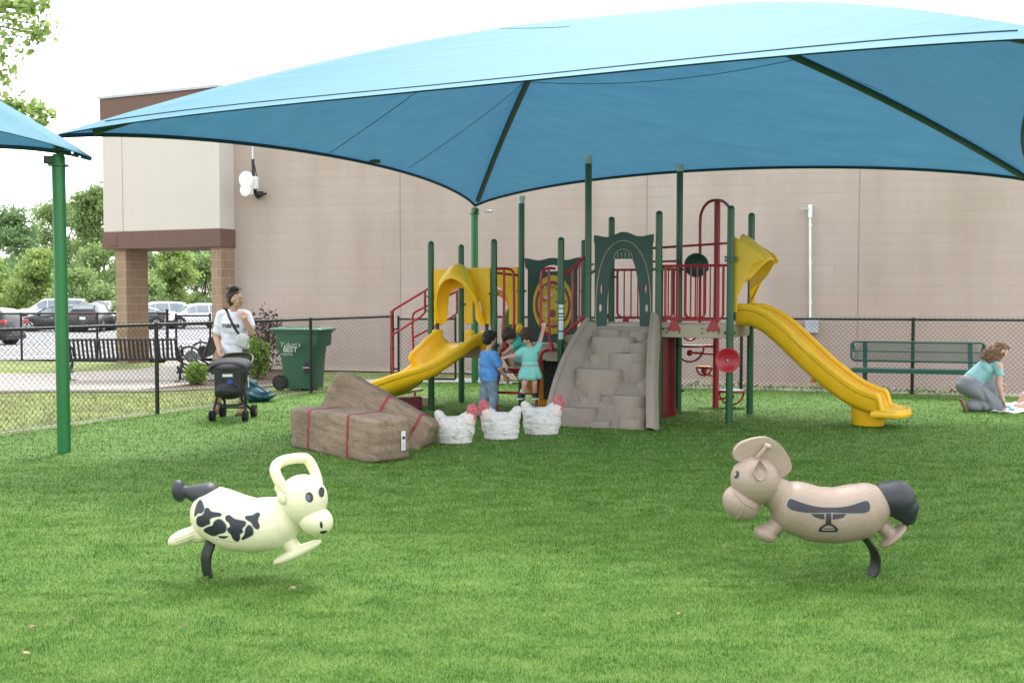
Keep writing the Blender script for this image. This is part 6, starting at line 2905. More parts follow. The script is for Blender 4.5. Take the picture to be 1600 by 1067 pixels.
# ------------------------------------------------------------------ benches
def park_bench(label, c, rz, width=1.83):
    t = thing('park_bench', label, 'bench', (0, 0, 0), 0, 'black slatted park benches', local=True)
    # faces local -Y (sitter looks to -Y); back at +Y
    prof = catmull([(0, -.26, .40), (0, -.22, .43), (0, -.10, .425), (0, .10, .405), (0, .17, .43), (0, .22, .52), (0, .27, .68), (0, .31, .80), (0, .335, .825), (0, .355, .80)], 3)
    q = MB()
    n = int(width / .075)
    for i in range(n + 1):
        x = -width / 2 + width * i / n
        q.sweep([p + V((x, 0, 0)) for p in prof], [(-.021, -.005), (.021, -.005), (.021, .005), (-.021, .005)], V((1, 0, 0)), V((0, -.5, .8)).normalized())
    q.build('slats', BLACK, t, False)
    q = MB()
    for (y, z) in ((-.235, .405), (.335, .80), (.19, .43), (-.02, .40)):
        q.cyl((-width / 2, y, z), (width / 2, y, z), .018, n=8)
    q.build('cross_bar', BLACK, t)
    for sg in (-1, 1):
        x = sg * (width / 2 + .02)
        q = MB()
        def arc(cy, cz, r, a0, a1, k=14):
            return [V((x, cy + r * cos(a0 + (a1 - a0) * i / k), cz + r * sin(a0 + (a1 - a0) * i / k))) for i in range(k + 1)]
        q.tube(arc(-.12, .0, .19, R(5), R(120), 12), .02, 8)
        q.tube(arc(.16, .0, .19, R(60), R(175), 12), .02, 8)
        q.tube([V((x, -.26, .40)), V((x, .1, .19)), V((x, .22, .10))][:2], .02, 8)
        q.tube(arc(-.05, .45, .21, R(0), R(180), 16), .02, 8)
        q.tube(arc(.02, .40, .22, R(180), R(330), 14), .02, 8)
        q.tube([V((x, .16, .40)), V((x, .22, .52)), V((x, .33, .82))], .022, 8)
        for y in (-.28, .32):
            q.box((x, y, .01), (.05, .09, .02))
        q.build('side_frame', BLACK, t)
        q = MB()
        ax = V((sg, 0, 0))
        q.cyl(V((x, -.02, .47)) - ax * .012, V((x, -.02, .47)) + ax * .012, .115, n=28)
        md = q.build('medallion', BLACK, t)
        q = MB()
        q.tube([V((x, -.02, .47)) + ax * .014 + V((0, .088 * cos(a), .088 * sin(a))) for a in [2 * pi * k / 28 for k in range(28)]], .006, 6, closed=True)
        for dz, w_ in ((.045, .05), (.016, .065), (-.016, .065), (-.045, .05)):
            q.box(V((x, -.02, .47 + dz)) + ax * .014, (.006, w_ * 2, .008))
        q.build('medallion_ring', CHROME, md)
    place(t, c, rz)
    return t


c = gnd(188, 597)
park_bench('black slatted park bench seen from behind, along the walk', (c.x, c.y + .25, 0), R(186), 2.0)
c = gnd(288, 594.5)
park_bench('black slatted park bench seen from its end with a round medallion', (c.x + .05, c.y + .75, 0), R(-80), 1.83)

# green mesh bench
gb_ = gnd(1432, 618.5)
gbr = math.atan2(f2.y, f2.x)
t = thing('mesh_bench', 'long green coated mesh bench in front of the back fence', 'bench', gb_, gbr, local=False)
fx = V((cos(gbr), sin(gbr), 0))
fy = V((-sin(gbr), cos(gbr), 0))
c = gb_ - fy * .05


def gp(x, y, z):
    return c + fx * x + fy * y + V((0, 0, z))


W2 = 1.02
for (y0, z0, y1, z1, nm) in ((.06, .56, .13, .87, 'backrest'), (-.36, .445, .02, .43, 'seat')):
    q = MB()
    a, b = V((0, y0, z0)), V((0, y1, z1))
    r = .07 if nm == 'backrest' else .03
    lp = []
    hh = (b - a).length
    e = (b - a).normalized()
    for (sx, sv, a0) in ((W2 - r, r, -pi / 2), (W2 - r, hh - r, 0), (-W2 + r, hh - r, pi / 2), (-W2 + r, r, pi)):
        for k in range(6):
            an_ = a0 + pi / 2 * k / 5
            X = sx + r * cos(an_)
            Vv = sv + r * sin(an_)
            p = a + e * Vv
            lp.append(gp(X, p.y, p.z))
    q.tube(lp, .017, 8, closed=True)
    fr = q.build(nm, BENCHG, t)
    q = MB()
    k = int(2 * W2 / .028)
    for i in range(1, k):
        X = -W2 + 2 * W2 * i / k
        for sg in (-1, 1):
            p0_, p1_ = a + e * .012, b - e * .012
            x2 = max(-W2 + .02, min(W2 - .02, X + sg * hh * .45))
            A2, B2 = gp(X, p0_.y, p0_.z), gp(x2, p1_.y, p1_.z)
            q.cyl(A2, B2, .0042, n=4, caps=False)
    q.build('expanded_mesh', BENCHG, fr, False)
    q = MB()
    if nm == 'backrest':
        p = a.lerp(b, .5)
        q.tube([gp(-W2, p.y, p.z), gp(W2, p.y, p.z)], .009, 6)
    else:
        p = a + e * .0
        q.box(gp(0, p.y - .012, p.z - .02), (2 * W2, .014, .07), gbr)
    q.build('stiffener', BENCHG, fr)
for x in (-.80, .80):
    q = MB()
    q.sweep([gp(x, .02, -.02), gp(x, .03, .42), gp(x, .08, .56), gp(x, .15, .86)], [(-.035, -.02), (.035, -.02), (.035, .02), (-.035, .02)], fx, fy)
    q.sweep([gp(x, -.34, .40), gp(x, .03, .40)], [(-.03, -.02), (.03, -.02), (.03, .02), (-.03, .02)], fx, V((0, 0, 1)))
    q.build('leg', BENCHG, t)
# ------------------------------------------------------------------ people
def hand(q, wrist, direction, palm_n, s=1.0, curl=.5, side=1):
    """palm with five separate curled fingers and a thumb from its side. s = hand length / .18"""
    d = V(direction).normalized()
    n = V(palm_n)
    n = (n - d * n.dot(d)).normalized()
    x = d.cross(n).normalized() * side
    L_ = .18 * s
    w0 = V(wrist)
    kn = w0 + d * L_ * .50
    for o in (-.30, -.1, .1, .30):
        q.cap(w0 + x * L_ * o * .55, kn + x * L_ * o * .80, L_ * .085, L_ * .075, 8)
    for o, ln in ((-.31, .36), (-.105, .43), (.10, .46), (.30, .41)):
        p = kn + x * L_ * o * .85
        a = .35 * curl
        segs = (.45, .32, .23)
        r = L_ * .052
        for k, f in enumerate(segs):
            dd = d * cos(a) + n * sin(a)
            e = p + dd * L_ * ln * f
            q.cap(p, e, r, r * .92, 8)
            p = e
            r *= .92
            a += .65 * curl
    p = w0 + d * L_ * .16 + x * L_ * .22
    e = p + (d * .62 + x * .62 + n * .45).normalized() * L_ * .26
    q.cap(p, e, L_ * .07, L_ * .058, 8)
    q.cap(e, e + (d * .9 + n * .4).normalized() * L_ * .18, L_ * .058, L_ * .05, 8)


def head_shape(q, c, fwd, s=1.0, up=V((0, 0, 1)), child=False):
    """head with brow, nose, mouth, chin and ears. c = centre, s = height / .23"""
    f = V(fwd).normalized()
    u_ = (V(up) - f * V(up).dot(f)).normalized()
    r = f.cross(u_).normalized()
    mt = M((f, r, u_)).transposed()

    def h(a, b, c_):
        return V(c) + mt @ V((a, b, c_)) * s

    def e(p, rad):
        q.ell(h(*p), tuple(x * s for x in rad), mt)
    e((-.012, 0, .022), (.098, .078, .092))
    e((.022, 0, -.032), (.068, .060, .078))
    e((.064, 0, -.088), (.022, .026, .020))           # chin
    e((.030, 0, -.072), (.052, .050, .036))
    e((.088, 0, -.018), (.020, .012, .020))           # nose
    q.cap(h(.078, 0, .018), h(.096, 0, -.020), .009 * s, .012 * s, 8)
    for sg in (-1, 1):
        e((.064, sg * .034, -.030), (.024, .026, .024))     # cheeks
        e((.074, sg * .032, .024), (.014, .024, .008))      # brow
        e((-.006, sg * .079, -.012), (.018, .009, .030))    # ears
    e((.079, 0, -.055), (.011, .022, .006))
    e((.077, 0, -.064), (.011, .019, .006))
    return h, mt


LIP = mat('lips', (.40, .14, .12), .45, .1)


def face_bits(parent, h, mt, s, body, brow=HAIRD):
    for sg in (-1, 1):
        q = MB()
        q.ell(h(.0765, sg * .031, .004), (.006 * s, .013 * s, .0065 * s), mt)
        ey = q.build('eye', WHITE, parent)
        q = MB()
        q.ell(h(.0805, sg * .031, .004), (.004 * s, .006 * s, .0062 * s), mt)
        q.build('iris', CHARD, ey)
        q = MB()
        q.tube([h(.083, sg * .016, .026), h(.085, sg * .032, .030), h(.076, sg * .050, .026)], .0035 * s, 6)
        q.build('eyebrow', brow, parent)
    q = MB()
    q.tube(catmull([h(.077, -.020, -.0585), h(.089, 0, -.060), h(.077, .020, -.0585)], 4), .0042 * s, 6)
    q.build('lips', LIP, parent)


def hairfuse(q, name, m, parent, vox=.008, it=2, amp=.004):
    o = fuse(q, name, m, parent, vox, it)
    for vtx in o.data.vertices:
        p = vtx.co
        w_ = sin(p.x * 190 + 3 * sin(p.z * 60)) * sin(p.y * 170 + 2 * sin(p.z * 80)) * .6 + sin(p.z * 260 + p.x * 120) * .4
        w2 = sin(p.x * 62 + 2 * sin(p.y * 40)) * sin(p.z * 55 + 2 * sin(p.x * 30))
        vtx.co += vtx.normal * (amp * w_ * 1.2 + amp * 1.3 * w2)
    return o


def wisps(name, roots, m, parent, seed=1, r=.0028):
    q = MB()
    for a, b, c in roots:
        q.tube(catmull([a, b, c], 4), [r, r, r, r, r * .9, r * .8, r * .7, r * .5, r * .3], 5)
    return q.build(name, m, parent)


def person(q, label, loc, voxel=.008, it=4, skin=None):
    me_o = fuse(q, 'person', skin or SKIN, None, voxel, it)
    # origin at the base
    off = V((loc[0], loc[1], 0))
    me_o.data.transform(M.Translation(-off))
    me_o.location = off
    WM[me_o.name] = M.Translation(off)
    tag(me_o, label, 'person')
    return me_o


# ---- woman behind the stroller
HAIRW = mat('brown hair', (.050, .026, .018), .45, .4, 30, bump=.8, bscale=120)
WY = 14.05
w0 = gnd(366, 648)
w0 = V((w0.x, 14.05, 0))


def L_(x, y, z):
    return w0 + V((x, y, z))


hc = L_(.045, -.05, 1.575)
fwd = V((.93, -.36, -.03))
q = MB()
hfun, hm = head_shape(q, hc, fwd, 1.0)
q.cap(L_(.0, -.01, 1.40), L_(.03, -.035, 1.52), .056, .052)
q.cap(L_(-.16, 0, 1.375), L_(.15, 0, 1.375), .06, .06)
q.ell(L_(0, 0, 1.27), (.165, .105, .16))
q.ell(L_(0, 0, 1.10), (.155, .11, .17))
q.ell(L_(0, .01, .93), (.19, .135, .15))
for sg in (-1, 1):
    q.ell(L_(sg * .07, -.05, 1.21), (.075, .06, .09))
# her arm on the handle
sh, el, wr_ = L_(-.195, 0, 1.36), L_(-.245, .0, 1.06), L_(-.145, -.20, .865)
q.chain([sh, el, wr_], [.058, .047, .031])
hand(q, wr_, (.55, -.45, -.45), (.2, -.2, -.9), .98, 1.6, 1)
# raised arm
sh, el, wr2 = L_(.175, -.01, 1.355), L_(.262, -.08, 1.125), L_(.185, -.165, 1.325)
q.chain([sh, el, wr2], [.058, .047, .031])
hand(q, wr2, (-.55, .22, .72), (-.4, .85, .1), .98, .9, -1)
q.chain([L_(-.095, .0, .90), L_(-.17, .02, .49), L_(-.285, .12, .10)], [.095, .062, .038])
q.chain([L_(-.285, .12, .07), L_(-.31, -.02, .035)], [.038, .030])
q.chain([L_(.095, 0, .90), L_(.10, -.10, .49), L_(.09, .02, .09)], [.095, .062, .038])
q.chain([L_(.09, .02, .06), L_(.10, -.14, .035)], [.038, .030])
wom = person(q, 'woman in white tee behind the stroller, one hand at her shoulder', (w0.x, w0.y))
face_bits(wom, hfun, hm, 1.0, wom)
q = MB()
q.ell(hfun(-.040, 0, .036), (.088, .086, .092), hm)
q.ell(hfun(-.056, 0, -.015), (.066, .080, .085), hm)
q.ell(hfun(-.060, 0, -.060), (.040, .055, .045), hm)
q.ell(hfun(-.005, 0, .084), (.062, .064, .036), hm)
q.ell(hfun(-.055, 0, .142), (.068, .068, .058), hm)
q.ell(hfun(-.075, 0, .05), (.075, .082, .085), hm)
for k in range(9):
    a = 2 * pi * k / 9
    q.ell(hfun(-.055 + .055 * cos(a), .055 * sin(a), .155 + .022 * sin(3 * a)), (.030, .030, .028), hm)
hairfuse(q, 'hair', HAIRW, wom, .007, 2, .004)
rts = []
rg = random.Random(3)
for k in range(16):
    a = rg.uniform(0, 2 * pi)
    st = hfun(-.045 + .05 * cos(a), .05 * sin(a), .13)
    rts.append((st, st + (hm @ V((.05 * cos(a), .05 * sin(a), .03))) + V((0, 0, rg.uniform(-.01, .02))), st + hm @ V((.09 * cos(a), .09 * sin(a), rg.uniform(-.04, .03)))))
for k in range(8):
    st = hfun(-.08, rg.uniform(-.05, .05), rg.uniform(-.01, .08))
    rts.append((st, st + hm @ V((-.035, 0, .0)), st + hm @ V((-.06, rg.uniform(-.02, .02), -.03))))
wisps('loose_hair', rts, HAIRW, wom)
q = MB()
for sg in (-1, 1):
    q.tube([hfun(.088, sg * .031, .004) + hm @ V((.0, .017 * cos(a), .015 * sin(a))) for a in [2 * pi * k / 16 for k in range(16)]], .0016, 5, closed=True)
    q.tube([hfun(.086, sg * .048, .006), hfun(.0, sg * .080, .004)], .0016, 5)
q.tube([hfun(.094, -.014, .004), hfun(.094, .014, .004)], .0016, 5)
q.build('eyeglasses', GALV, wom)
# tee
q = MB()
q.cap(L_(-.145, 0, 1.378), L_(.140, 0, 1.378), .066, .066)
q.ell(L_(0, 0, 1.27), (.188, .130, .17))
q.ell(L_(0, 0, 1.10), (.182, .136, .22))
q.ell(L_(0, .005, .98), (.200, .148, .13))
q.ell(L_(0, -.07, 1.20), (.165, .092, .125))
q.chain([L_(-.18, 0, 1.362), L_(-.228, 0, 1.15)], [.068, .070])
q.chain([L_(.175, -.005, 1.362), L_(.236, -.05, 1.22)], [.068, .068])
q.lathe([(0, 0), (1, 0), (.98, .10), (0, .14)], M.Translation(L_(0, .0, .845)) @ M.Diagonal((.198, .148, 1, 1)), 28)
tee = fuse(q, 'tee_shirt', TEE, wom, .008, 4)
for vtx in tee.data.vertices:
    p = vtx.co - w0
    if p.z < 1.25:
        vtx.co += vtx.normal * (.006 * sin(p.x * 38 + p.z * 14 + 1.5 * sin(p.z * 20)) + .004 * sin(p.z * 45 + p.x * 22))
bt = bvh_of(tee)


def txt_on(txt, size, org, xd, zd, ray, bv, name, m, parent, bold=.0, cut=None):
    cu = bpy.data.curves.new('t', 'FONT')
    cu.body = txt
    cu.size = size
    cu.align_x = 'CENTER'
    cu.offset = bold
    me = curve_mesh(cu)
    bm = bmesh.new()
    bm.from_mesh(me)
    bmesh.ops.triangulate(bm, faces=bm.faces[:])
    for vtx in bm.verts:
        p = org + xd * vtx.co.x + zd * vtx.co.y
        h = bv.ray_cast(p - ray * .5, ray)
        vtx.co = (h[0] - ray * .004) if h[0] is not None else p
    bm.to_mesh(me)
    bm.free()
    return link(name, me, m, parent, False)


txt_on('mama', .105, L_(-.015, -.25, 1.20), V((1, 0, 0)), V((0, 0, 1)), V((0, 1, 0)), bt, 'shirt_lettering', INKD, tee, .0035)
# shorts
q = MB()
q.ell(L_(0, .01, .90), (.205, .150, .13))
q.chain([L_(-.095, .0, .86), L_(-.14, .01, .62)], [.112, .098])
q.chain([L_(.095, 0, .86), L_(.098, -.05, .62)], [.112, .098])
fuse(q, 'shorts', OLIVE, wom, .009, 3)
for pts in ([L_(-.285, .13, .045), L_(-.315, -.05, .03)], [L_(.09, .03, .045), L_(.10, -.17, .03)]):
    q = MB()
    q.cap(pts[0], pts[1], .045, .040)
    q.box((pts[0] + pts[1]) / 2 + V((0, 0, -.018)), (.085, .26, .025))
    fuse(q, 'shoe', SHOET, wom, .007, 3)
q = MB()
q.tube([wr_ + V((.0, .02, .02)) + V((.036 * cos(a), .016 * sin(a), .034 * sin(a))) for a in [2 * pi * k / 16 for k in range(16)]], .007, 6, closed=True)
q.build('bracelet', GALV, wom)
q = MB()
q.tube(catmull([L_(-.05, -.04, 1.42), L_(-.02, -.128, 1.35), L_(.03, -.15, 1.31), L_(.07, -.125, 1.36), L_(.07, -.03, 1.43)], 5), .003, 5)
q.build('necklace', GALV, wom)
# cross-body bag
bag = thing('crossbody_bag', 'small pale grey crossbody bag hanging on a black strap at her hip', 'bag', L_(.16, -.19, .95))
q = MB()
bg_c = L_(.165, -.205, 1.03)
q.ell(bg_c, (.095, .045, .10), M.Rotation(R(18), 3, 'Y'))
q.box(bg_c + V((0, 0, -.01)), (.15, .07, .15), M.Rotation(R(18), 3, 'Y'))
fuse(q, 'pouch', BAGW, bag, .008, 4)
q = MB()
pts = []
for (x, z) in ((-.105, 1.455), (-.085, 1.43), (-.05, 1.37), (-.01, 1.30), (.035, 1.22), (.08, 1.14), (.12, 1.075), (.145, 1.05)):
    h = bt.ray_cast(L_(x, -1, z), V((0, 1, 0)))
    pts.append((h[0] if h[0] is not None else L_(x, -.08, z)) + V((0, -.008, 0)))
pts = catmull(pts, 3)
q.sweep(pts, [(-.016, -.003), (.016, -.003), (.016, .003), (-.016, .003)], V((.86, 0, .5)), V((0, -1, 0)))
q.tube(catmull([pts[0], L_(-.11, .02, 1.455), L_(-.06, .12, 1.36), L_(.08, .14, 1.15), L_(.19, .06, 1.03), L_(.19, -.12, 1.03)], 4), .008, 6)
q.build('strap', BLACKP, bag)

# ---- stroller
s0 = gnd(362, 656)
st = thing('stroller', 'black stroller with a folded grey hood pushed by the woman', 'stroller', s0)


def sp3(x, y, z):
    return s0 + V((x, y, z))


q = MB()
q.ell(sp3(0, .02, .55), (.205, .20, .22))
q.box(sp3(0, -.06, .50), (.36, .20, .36))
q.ell(sp3(0, -.08, .40), (.20, .15, .12))
fuse(q, 'seat_shell', BLACKP, st, .012, 5)
q = MB()
n_ = 14
rows = []
for j in range(6):
    f = j / 5
    a = R(20 + 110 * f)
    row = []
    for i in range(n_ + 1):
        b = pi * i / n_
        rr = .235 + .012 * (j % 2)
        row.append(sp3(-rr * cos(b) * 1.0, -.16 * cos(a) - .02 + .02 * sin(b), .66 + (.10 + .02 * (j % 2)) * sin(b) ** .5 + .03 * sin(a) - .04 * (1 - f)))
    rows.append(row)
RR = [[q.bm.verts.new(p) for p in r] for r in rows]
for a, b in zip(RR, RR[1:]):
    for i in range(n_):
        q._face((a[i], a[i + 1], b[i + 1], b[i]))
cp = q.build('hood', GREYFAB, st, angle=180)
sm_ = cp.modifiers.new('thick', 'SOLIDIFY')
sm_.thickness = .02
q = MB()
for k in range(3):
    q.cap(sp3(-.20, -.10 + .07 * k, .655 + .03 * k), sp3(.20, -.10 + .07 * k, .655 + .03 * k), .050, .050)
q.ell(sp3(0, -.05, .70), (.235, .16, .065))
fuse(q, 'hood_fold', GREYFAB, st, .010, 3)
q = MB()
hd = catmull([sp3(-.215, .05, .60), sp3(-.215, .20, .72), sp3(-.20, .34, .80), sp3(-.12, .40, .845), sp3(.12, .40, .845), sp3(.20, .34, .80), sp3(.215, .20, .72), sp3(.215, .05, .60)], 5)
q.tube(hd, .017, 10)
q.build('handle', BLACK, st)
q = MB()
for sg in (-1, 1):
    q.tube(catmull([sp3(sg * .16, .12, .42), sp3(sg * .19, -.02, .28), sp3(sg * .215, -.12, .08)], 4), .018, 8)
    q.tube(catmull([sp3(sg * .16, -.08, .36), sp3(sg * .12, .10, .24), sp3(sg * .20, .32, .08)], 4), .018, 8)
q.tube([sp3(-.20, -.04, .24), sp3(-.10, -.06, .20), sp3(.10, -.06, .20), sp3(.20, -.04, .24)], .016, 8)
q.tube([sp3(-.16, .12, .15), sp3(.16, .12, .15)], .012, 8)
q.build('frame', BLACK, st)
for sx, y, r in ((-.215, -.14, .072), (.215, -.14, .072), (-.21, .33, .085), (.21, .33, .085)):
    q = MB()
    for dx in ((-.02, .02)):
        c = sp3(sx + dx, y, r)
        q.cyl(c - V((.012, 0, 0)), c + V((.012, 0, 0)), r, n=20)
    wh = q.build('wheel', RUBBER, st, bevel=.006)
    q = MB()
    q.cyl(sp3(sx - .035, y, r), sp3(sx + .035, y, r), r * .45, n=14)
    q.build('hub', mat('brass tinted hub', (.28, .2, .09), .4, .1) if sx > 0 and y > 0 else BLACKP, wh)
q = MB()
q.box(sp3(.0, -.170, .60), (.13, .012, .035))
q.build('label_sticker', STICK, st)
q = MB()
q.box(sp3(.03, -.170, .52), (.07, .012, .05))
q.build('label_sticker', mat('blue label', (.03, .07, .32), .5, .1), st)
q = MB()
q.tube([sp3(.20, .10, .62), sp3(.215, .05, .42)], .008, 6)
q.build('white_strut', WHITE, st)

# teal bag on the grass behind the stroller
bg0 = gnd(398, 627)
tb = thing('nylon_bag', 'dark teal nylon bag slumped on the turf beside the fence', 'bag', bg0)
q = MB()
q.ell(bg0 + V((.02, 0, .10)), (.30, .20, .11), M.Rotation(R(3), 3, 'Y'))
q.ell(bg0 + V((-.12, .03, .22)), (.16, .15, .16))
q.ell(bg0 + V((-.18, .05, .34)), (.09, .10, .12))
bo = fuse(q, 'sack', TEALBAG, tb, .014, 4)
for vtx in bo.data.vertices:
    p = vtx.co - bg0
    vtx.co += vtx.normal * (.012 * sin(p.z * 70 + 3 * sin(p.x * 9)) + .008 * sin(p.x * 40 + p.y * 20))
    if vtx.co.z < .004:
        vtx.co.z = .004
q = MB()
q.tube(catmull([bg0 + V((-.22, -.1, .40)), bg0 + V((-.05, -.16, .33)), bg0 + V((.12, -.18, .24)), bg0 + V((.26, -.14, .12))], 4), .012, 6)
q.build('strap', TEALBAG, tb)


# ---- standing boy
bx = V((-.305, 13.62, 0))
zr = R(128)
RB2 = M.Rotation(zr, 3, 'Z')


def B3(x, y, z):
    return bx + RB2 @ V((x, y, z))


k = 1.0
q = MB()
hc = B3(0, -.02, 1.055)
fwd = RB2 @ V((-.1, -1, -.10))
hfun, hm = head_shape(q, hc, fwd, .86)
q.cap(B3(0, .01, .86), B3(0, -.01, .97), .038, .038)
q.cap(B3(-.10, 0, .855), B3(.10, 0, .855), .042, .042)
q.ell(B3(0, 0, .74), (.115, .085, .15))
q.ell(B3(0, 0, .57), (.11, .085, .11))
sh, el, wr_ = B3(.125, 0, .845), B3(.165, -.05, .66), B3(.15, -.15, .52)
q.chain([sh, el, wr_], [.040, .032, .022])
hand(q, wr_, RB2 @ V((0, -.45, -.9)), RB2 @ V((-1, 0, 0)), .66, .5, 1)
sh, el, wr_ = B3(-.125, 0, .845), B3(-.170, -.045, .675), B3(-.155, -.165, .545)
q.chain([sh, el, wr_], [.040, .032, .022])
hand(q, wr_, RB2 @ V((.05, -.55, -.8)), RB2 @ V((.9, 0, -.2)), .66, .6, 1)
q.chain([B3(-.06, 0, .53), B3(-.065, -.03, .29), B3(-.065, .02, .06)], [.062, .046, .032])
q.chain([B3(.06, 0, .53), B3(.07, .03, .29), B3(.08, .09, .06)], [.062, .046, .032])
boy = person(q, 'boy in blue tee and grey trousers standing beside the red ladder', (bx.x, bx.y), .007, 4)
face_bits(boy, hfun, hm, .86, boy, HAIRB)
q = MB()
q.ell(hfun(-.028, 0, .040), (.092, .088, .088), hm)
q.ell(hfun(-.055, 0, -.012), (.064, .080, .07), hm)
q.ell(hfun(.03, 0, .075), (.062, .068, .042), hm)
hairfuse(q, 'hair', HAIRB, boy, .007, 2, .0035)
q = MB()
q.cap(B3(-.098, 0, .855), B3(.098, 0, .855), .056, .056)
q.ell(B3(0, 0, .74), (.137, .105, .15))
q.ell(B3(0, .005, .60), (.142, .112, .12))
q.lathe([(0, 0), (1, 0), (.98, .1), (0, .12)], M.Translation(B3(0, 0, .50)) @ RB2.to_4x4() @ M.Diagonal((.142, .11, 1, 1)), 24)
q.chain([B3(.118, 0, .845), B3(.158, -.035, .715)], [.058, .056])
q.chain([B3(-.118, 0, .845), B3(-.160, -.035, .735)], [.058, .056])
sh_ = fuse(q, 'tee_shirt', BLUETEE, boy, .008, 3)
for vtx in sh_.data.vertices:
    p = vtx.co - bx
    vtx.co += vtx.normal * (.004 * sin(p.z * 60 + p.x * 45 + 2 * sin(p.x * 30)))
q = MB()
q.ell(B3(0, 0, .53), (.125, .10, .09))
q.chain([B3(-.06, 0, .51), B3(-.065, -.03, .29), B3(-.065, .01, .07)], [.078, .068, .058])
q.chain([B3(.06, 0, .51), B3(.07, .03, .29), B3(.08, .08, .07)], [.078, .068, .058])
tr = fuse(q, 'trousers', JEANS, boy, .008, 3)
for vtx in tr.data.vertices:
    p = vtx.co - bx
    vtx.co += vtx.normal * (.0045 * sin(p.z * 55 + p.x * 50 + 2 * sin(p.y * 30)))
for (x, y) in ((-.065, .0), (.08, .07)):
    q = MB()
    q.cap(B3(x, y + .01, .035), B3(x * 1.1, y - .13, .03), .036, .034)
    fuse(q, 'shoe', SHOER, boy, .007, 2)

# ---- girl in mint standing on the ladder rung, facing the viewer
gx = V((.23, 13.36, 0))
gz = .30


def G3(x, y, z):
    return gx + V((x, y, gz + z))


q = MB()
hc = G3(-.035, -.055, .795)
fwd = V((-.25, -.80, -.62))
hfun, hm = head_shape(q, hc, fwd, .80)
q.cap(G3(0, 0, .62), G3(-.02, -.03, .73), .034, .034)
q.cap(G3(-.075, 0, .62), G3(.075, 0, .635), .038, .038)
q.ell(G3(0, 0, .52), (.095, .075, .12))
q.ell(G3(.01, 0, .39), (.10, .08, .09))
sh, el, wr_ = G3(.10, 0, .63), G3(.145, .02, .77), G3(.19, .10, .92)
q.chain([sh, el, wr_], [.034, .029, .020])
hand(q, wr_, (.1, .25, 1), (.2, 1, -.1), .55, 1.3, 1)
sh, el, wr_ = G3(-.10, 0, .615), G3(-.20, -.03, .55), G3(-.295, -.06, .535)
q.chain([sh, el, wr_], [.034, .029, .020])
hand(q, wr_, (-1, -.05, 0), (0, .3, -1), .55, .5, 1)
q.chain([G3(-.05, 0, .36), G3(-.065, -.05, .20), G3(-.085, -.0, .045)], [.052, .040, .027])
q.chain([G3(.055, 0, .36), G3(.065, -.04, .20), G3(.07, .02, .045)], [.052, .040, .027])
girl = person(q, 'toddler in a mint outfit on the ladder reaching up to the handle', (gx.x, gx.y), .0065, 4, SKIN2)
face_bits(girl, hfun, hm, .80, girl)
q = MB()
q.ell(hfun(-.026, 0, .046), (.096, .090, .084), hm)
q.ell(hfun(-.040, 0, -.010), (.074, .088, .075), hm)
for sg in (-1, 1):
    q.ell(hfun(.0, sg * .076, -.02), (.050, .022, .060), hm)
    q.ell(hfun(-.02, sg * .085, -.062), (.035, .022, .03), hm)
q.ell(hfun(.030, 0, .074), (.045, .068, .030), hm)
hairfuse(q, 'hair', HAIRW, girl, .0065, 2, .006)
q = MB()
q.cap(G3(-.073, 0, .62), G3(.073, 0, .632), .050, .050)
q.ell(G3(0, 0, .53), (.112, .09, .12))
q.ell(G3(.005, 0, .44), (.112, .092, .08))
q.chain([G3(-.09, 0, .615), G3(-.145, -.015, .575)], [.050, .048])
q.chain([G3(.09, 0, .63), G3(.122, .01, .70)], [.050, .046])
fuse(q, 'top', MINT, girl, .007, 3)
q = MB()
n_ = 40
rows = []
for j, (z, r) in enumerate(((.43, .105), (.41, .116), (.35, .138), (.29, .156), (.245, .160))):
    rows.append([q.bm.verts.new(G3(.008 + (r + .012 * (j / 4) * sin(a * 9)) * cos(a), (r * .82 + .012 * (j / 4) * sin(a * 9)) * sin(a), z + .008 * sin(a * 5) * j / 4)) for a in [2 * pi * i / n_ for i in range(n_)]])
for a, b in zip(rows, rows[1:]):
    q.skin(b, a)
q._face(rows[0])
sk = q.build('skirt', MINT, girl, angle=180)
sm_ = sk.modifiers.new('thick', 'SOLIDIFY')
sm_.thickness = .006
q = MB()
q.tube([G3(.006 + .113 * cos(a), .094 * sin(a), .425) for a in [2 * pi * i / 28 for i in range(28)]], .006, 6, closed=True)
q.build('waist_seam', mat('pink trim', (.5, .22, .22), .8, .1), girl)
for (x, y, dx) in ((-.09, -.0, -.035), (.07, .02, .0)):
    q = MB()
    q.cap(G3(x, y + .015, .037), G3(x + dx, y - .10, .024), .039, .037)
    q.cyl(G3(x, y, .05), G3(x, y, .085), .032, n=12)
    so_ = fuse(q, 'shoe', SHOEN, girl, .006, 2)
    q = MB()
    q.cyl(G3(x, y, .070), G3(x, y, .110), .034, n=14)
    q.build('sock', SHOEW, girl, bevel=.006)
    q = MB()
    q.box(G3(x + dx * .5, y - .045, -.004), (.080, .182, .018), -.35 if dx else 0)
    q.build('sole', SHOEW, so_, bevel=.006)
    q = MB()
    for k_ in range(3):
        q.box(G3(x + dx * (.4 + .18 * k_), y - .045 - .022 * k_, .062 - .008 * k_), (.040, .008, .012))
    q.build('laces', SHOEW, so_)

# ---- third child crouching on the deck edge
cx = V((.06, 13.98, 0))


def C3(x, y, z):
    return cx + V((x, y, z))


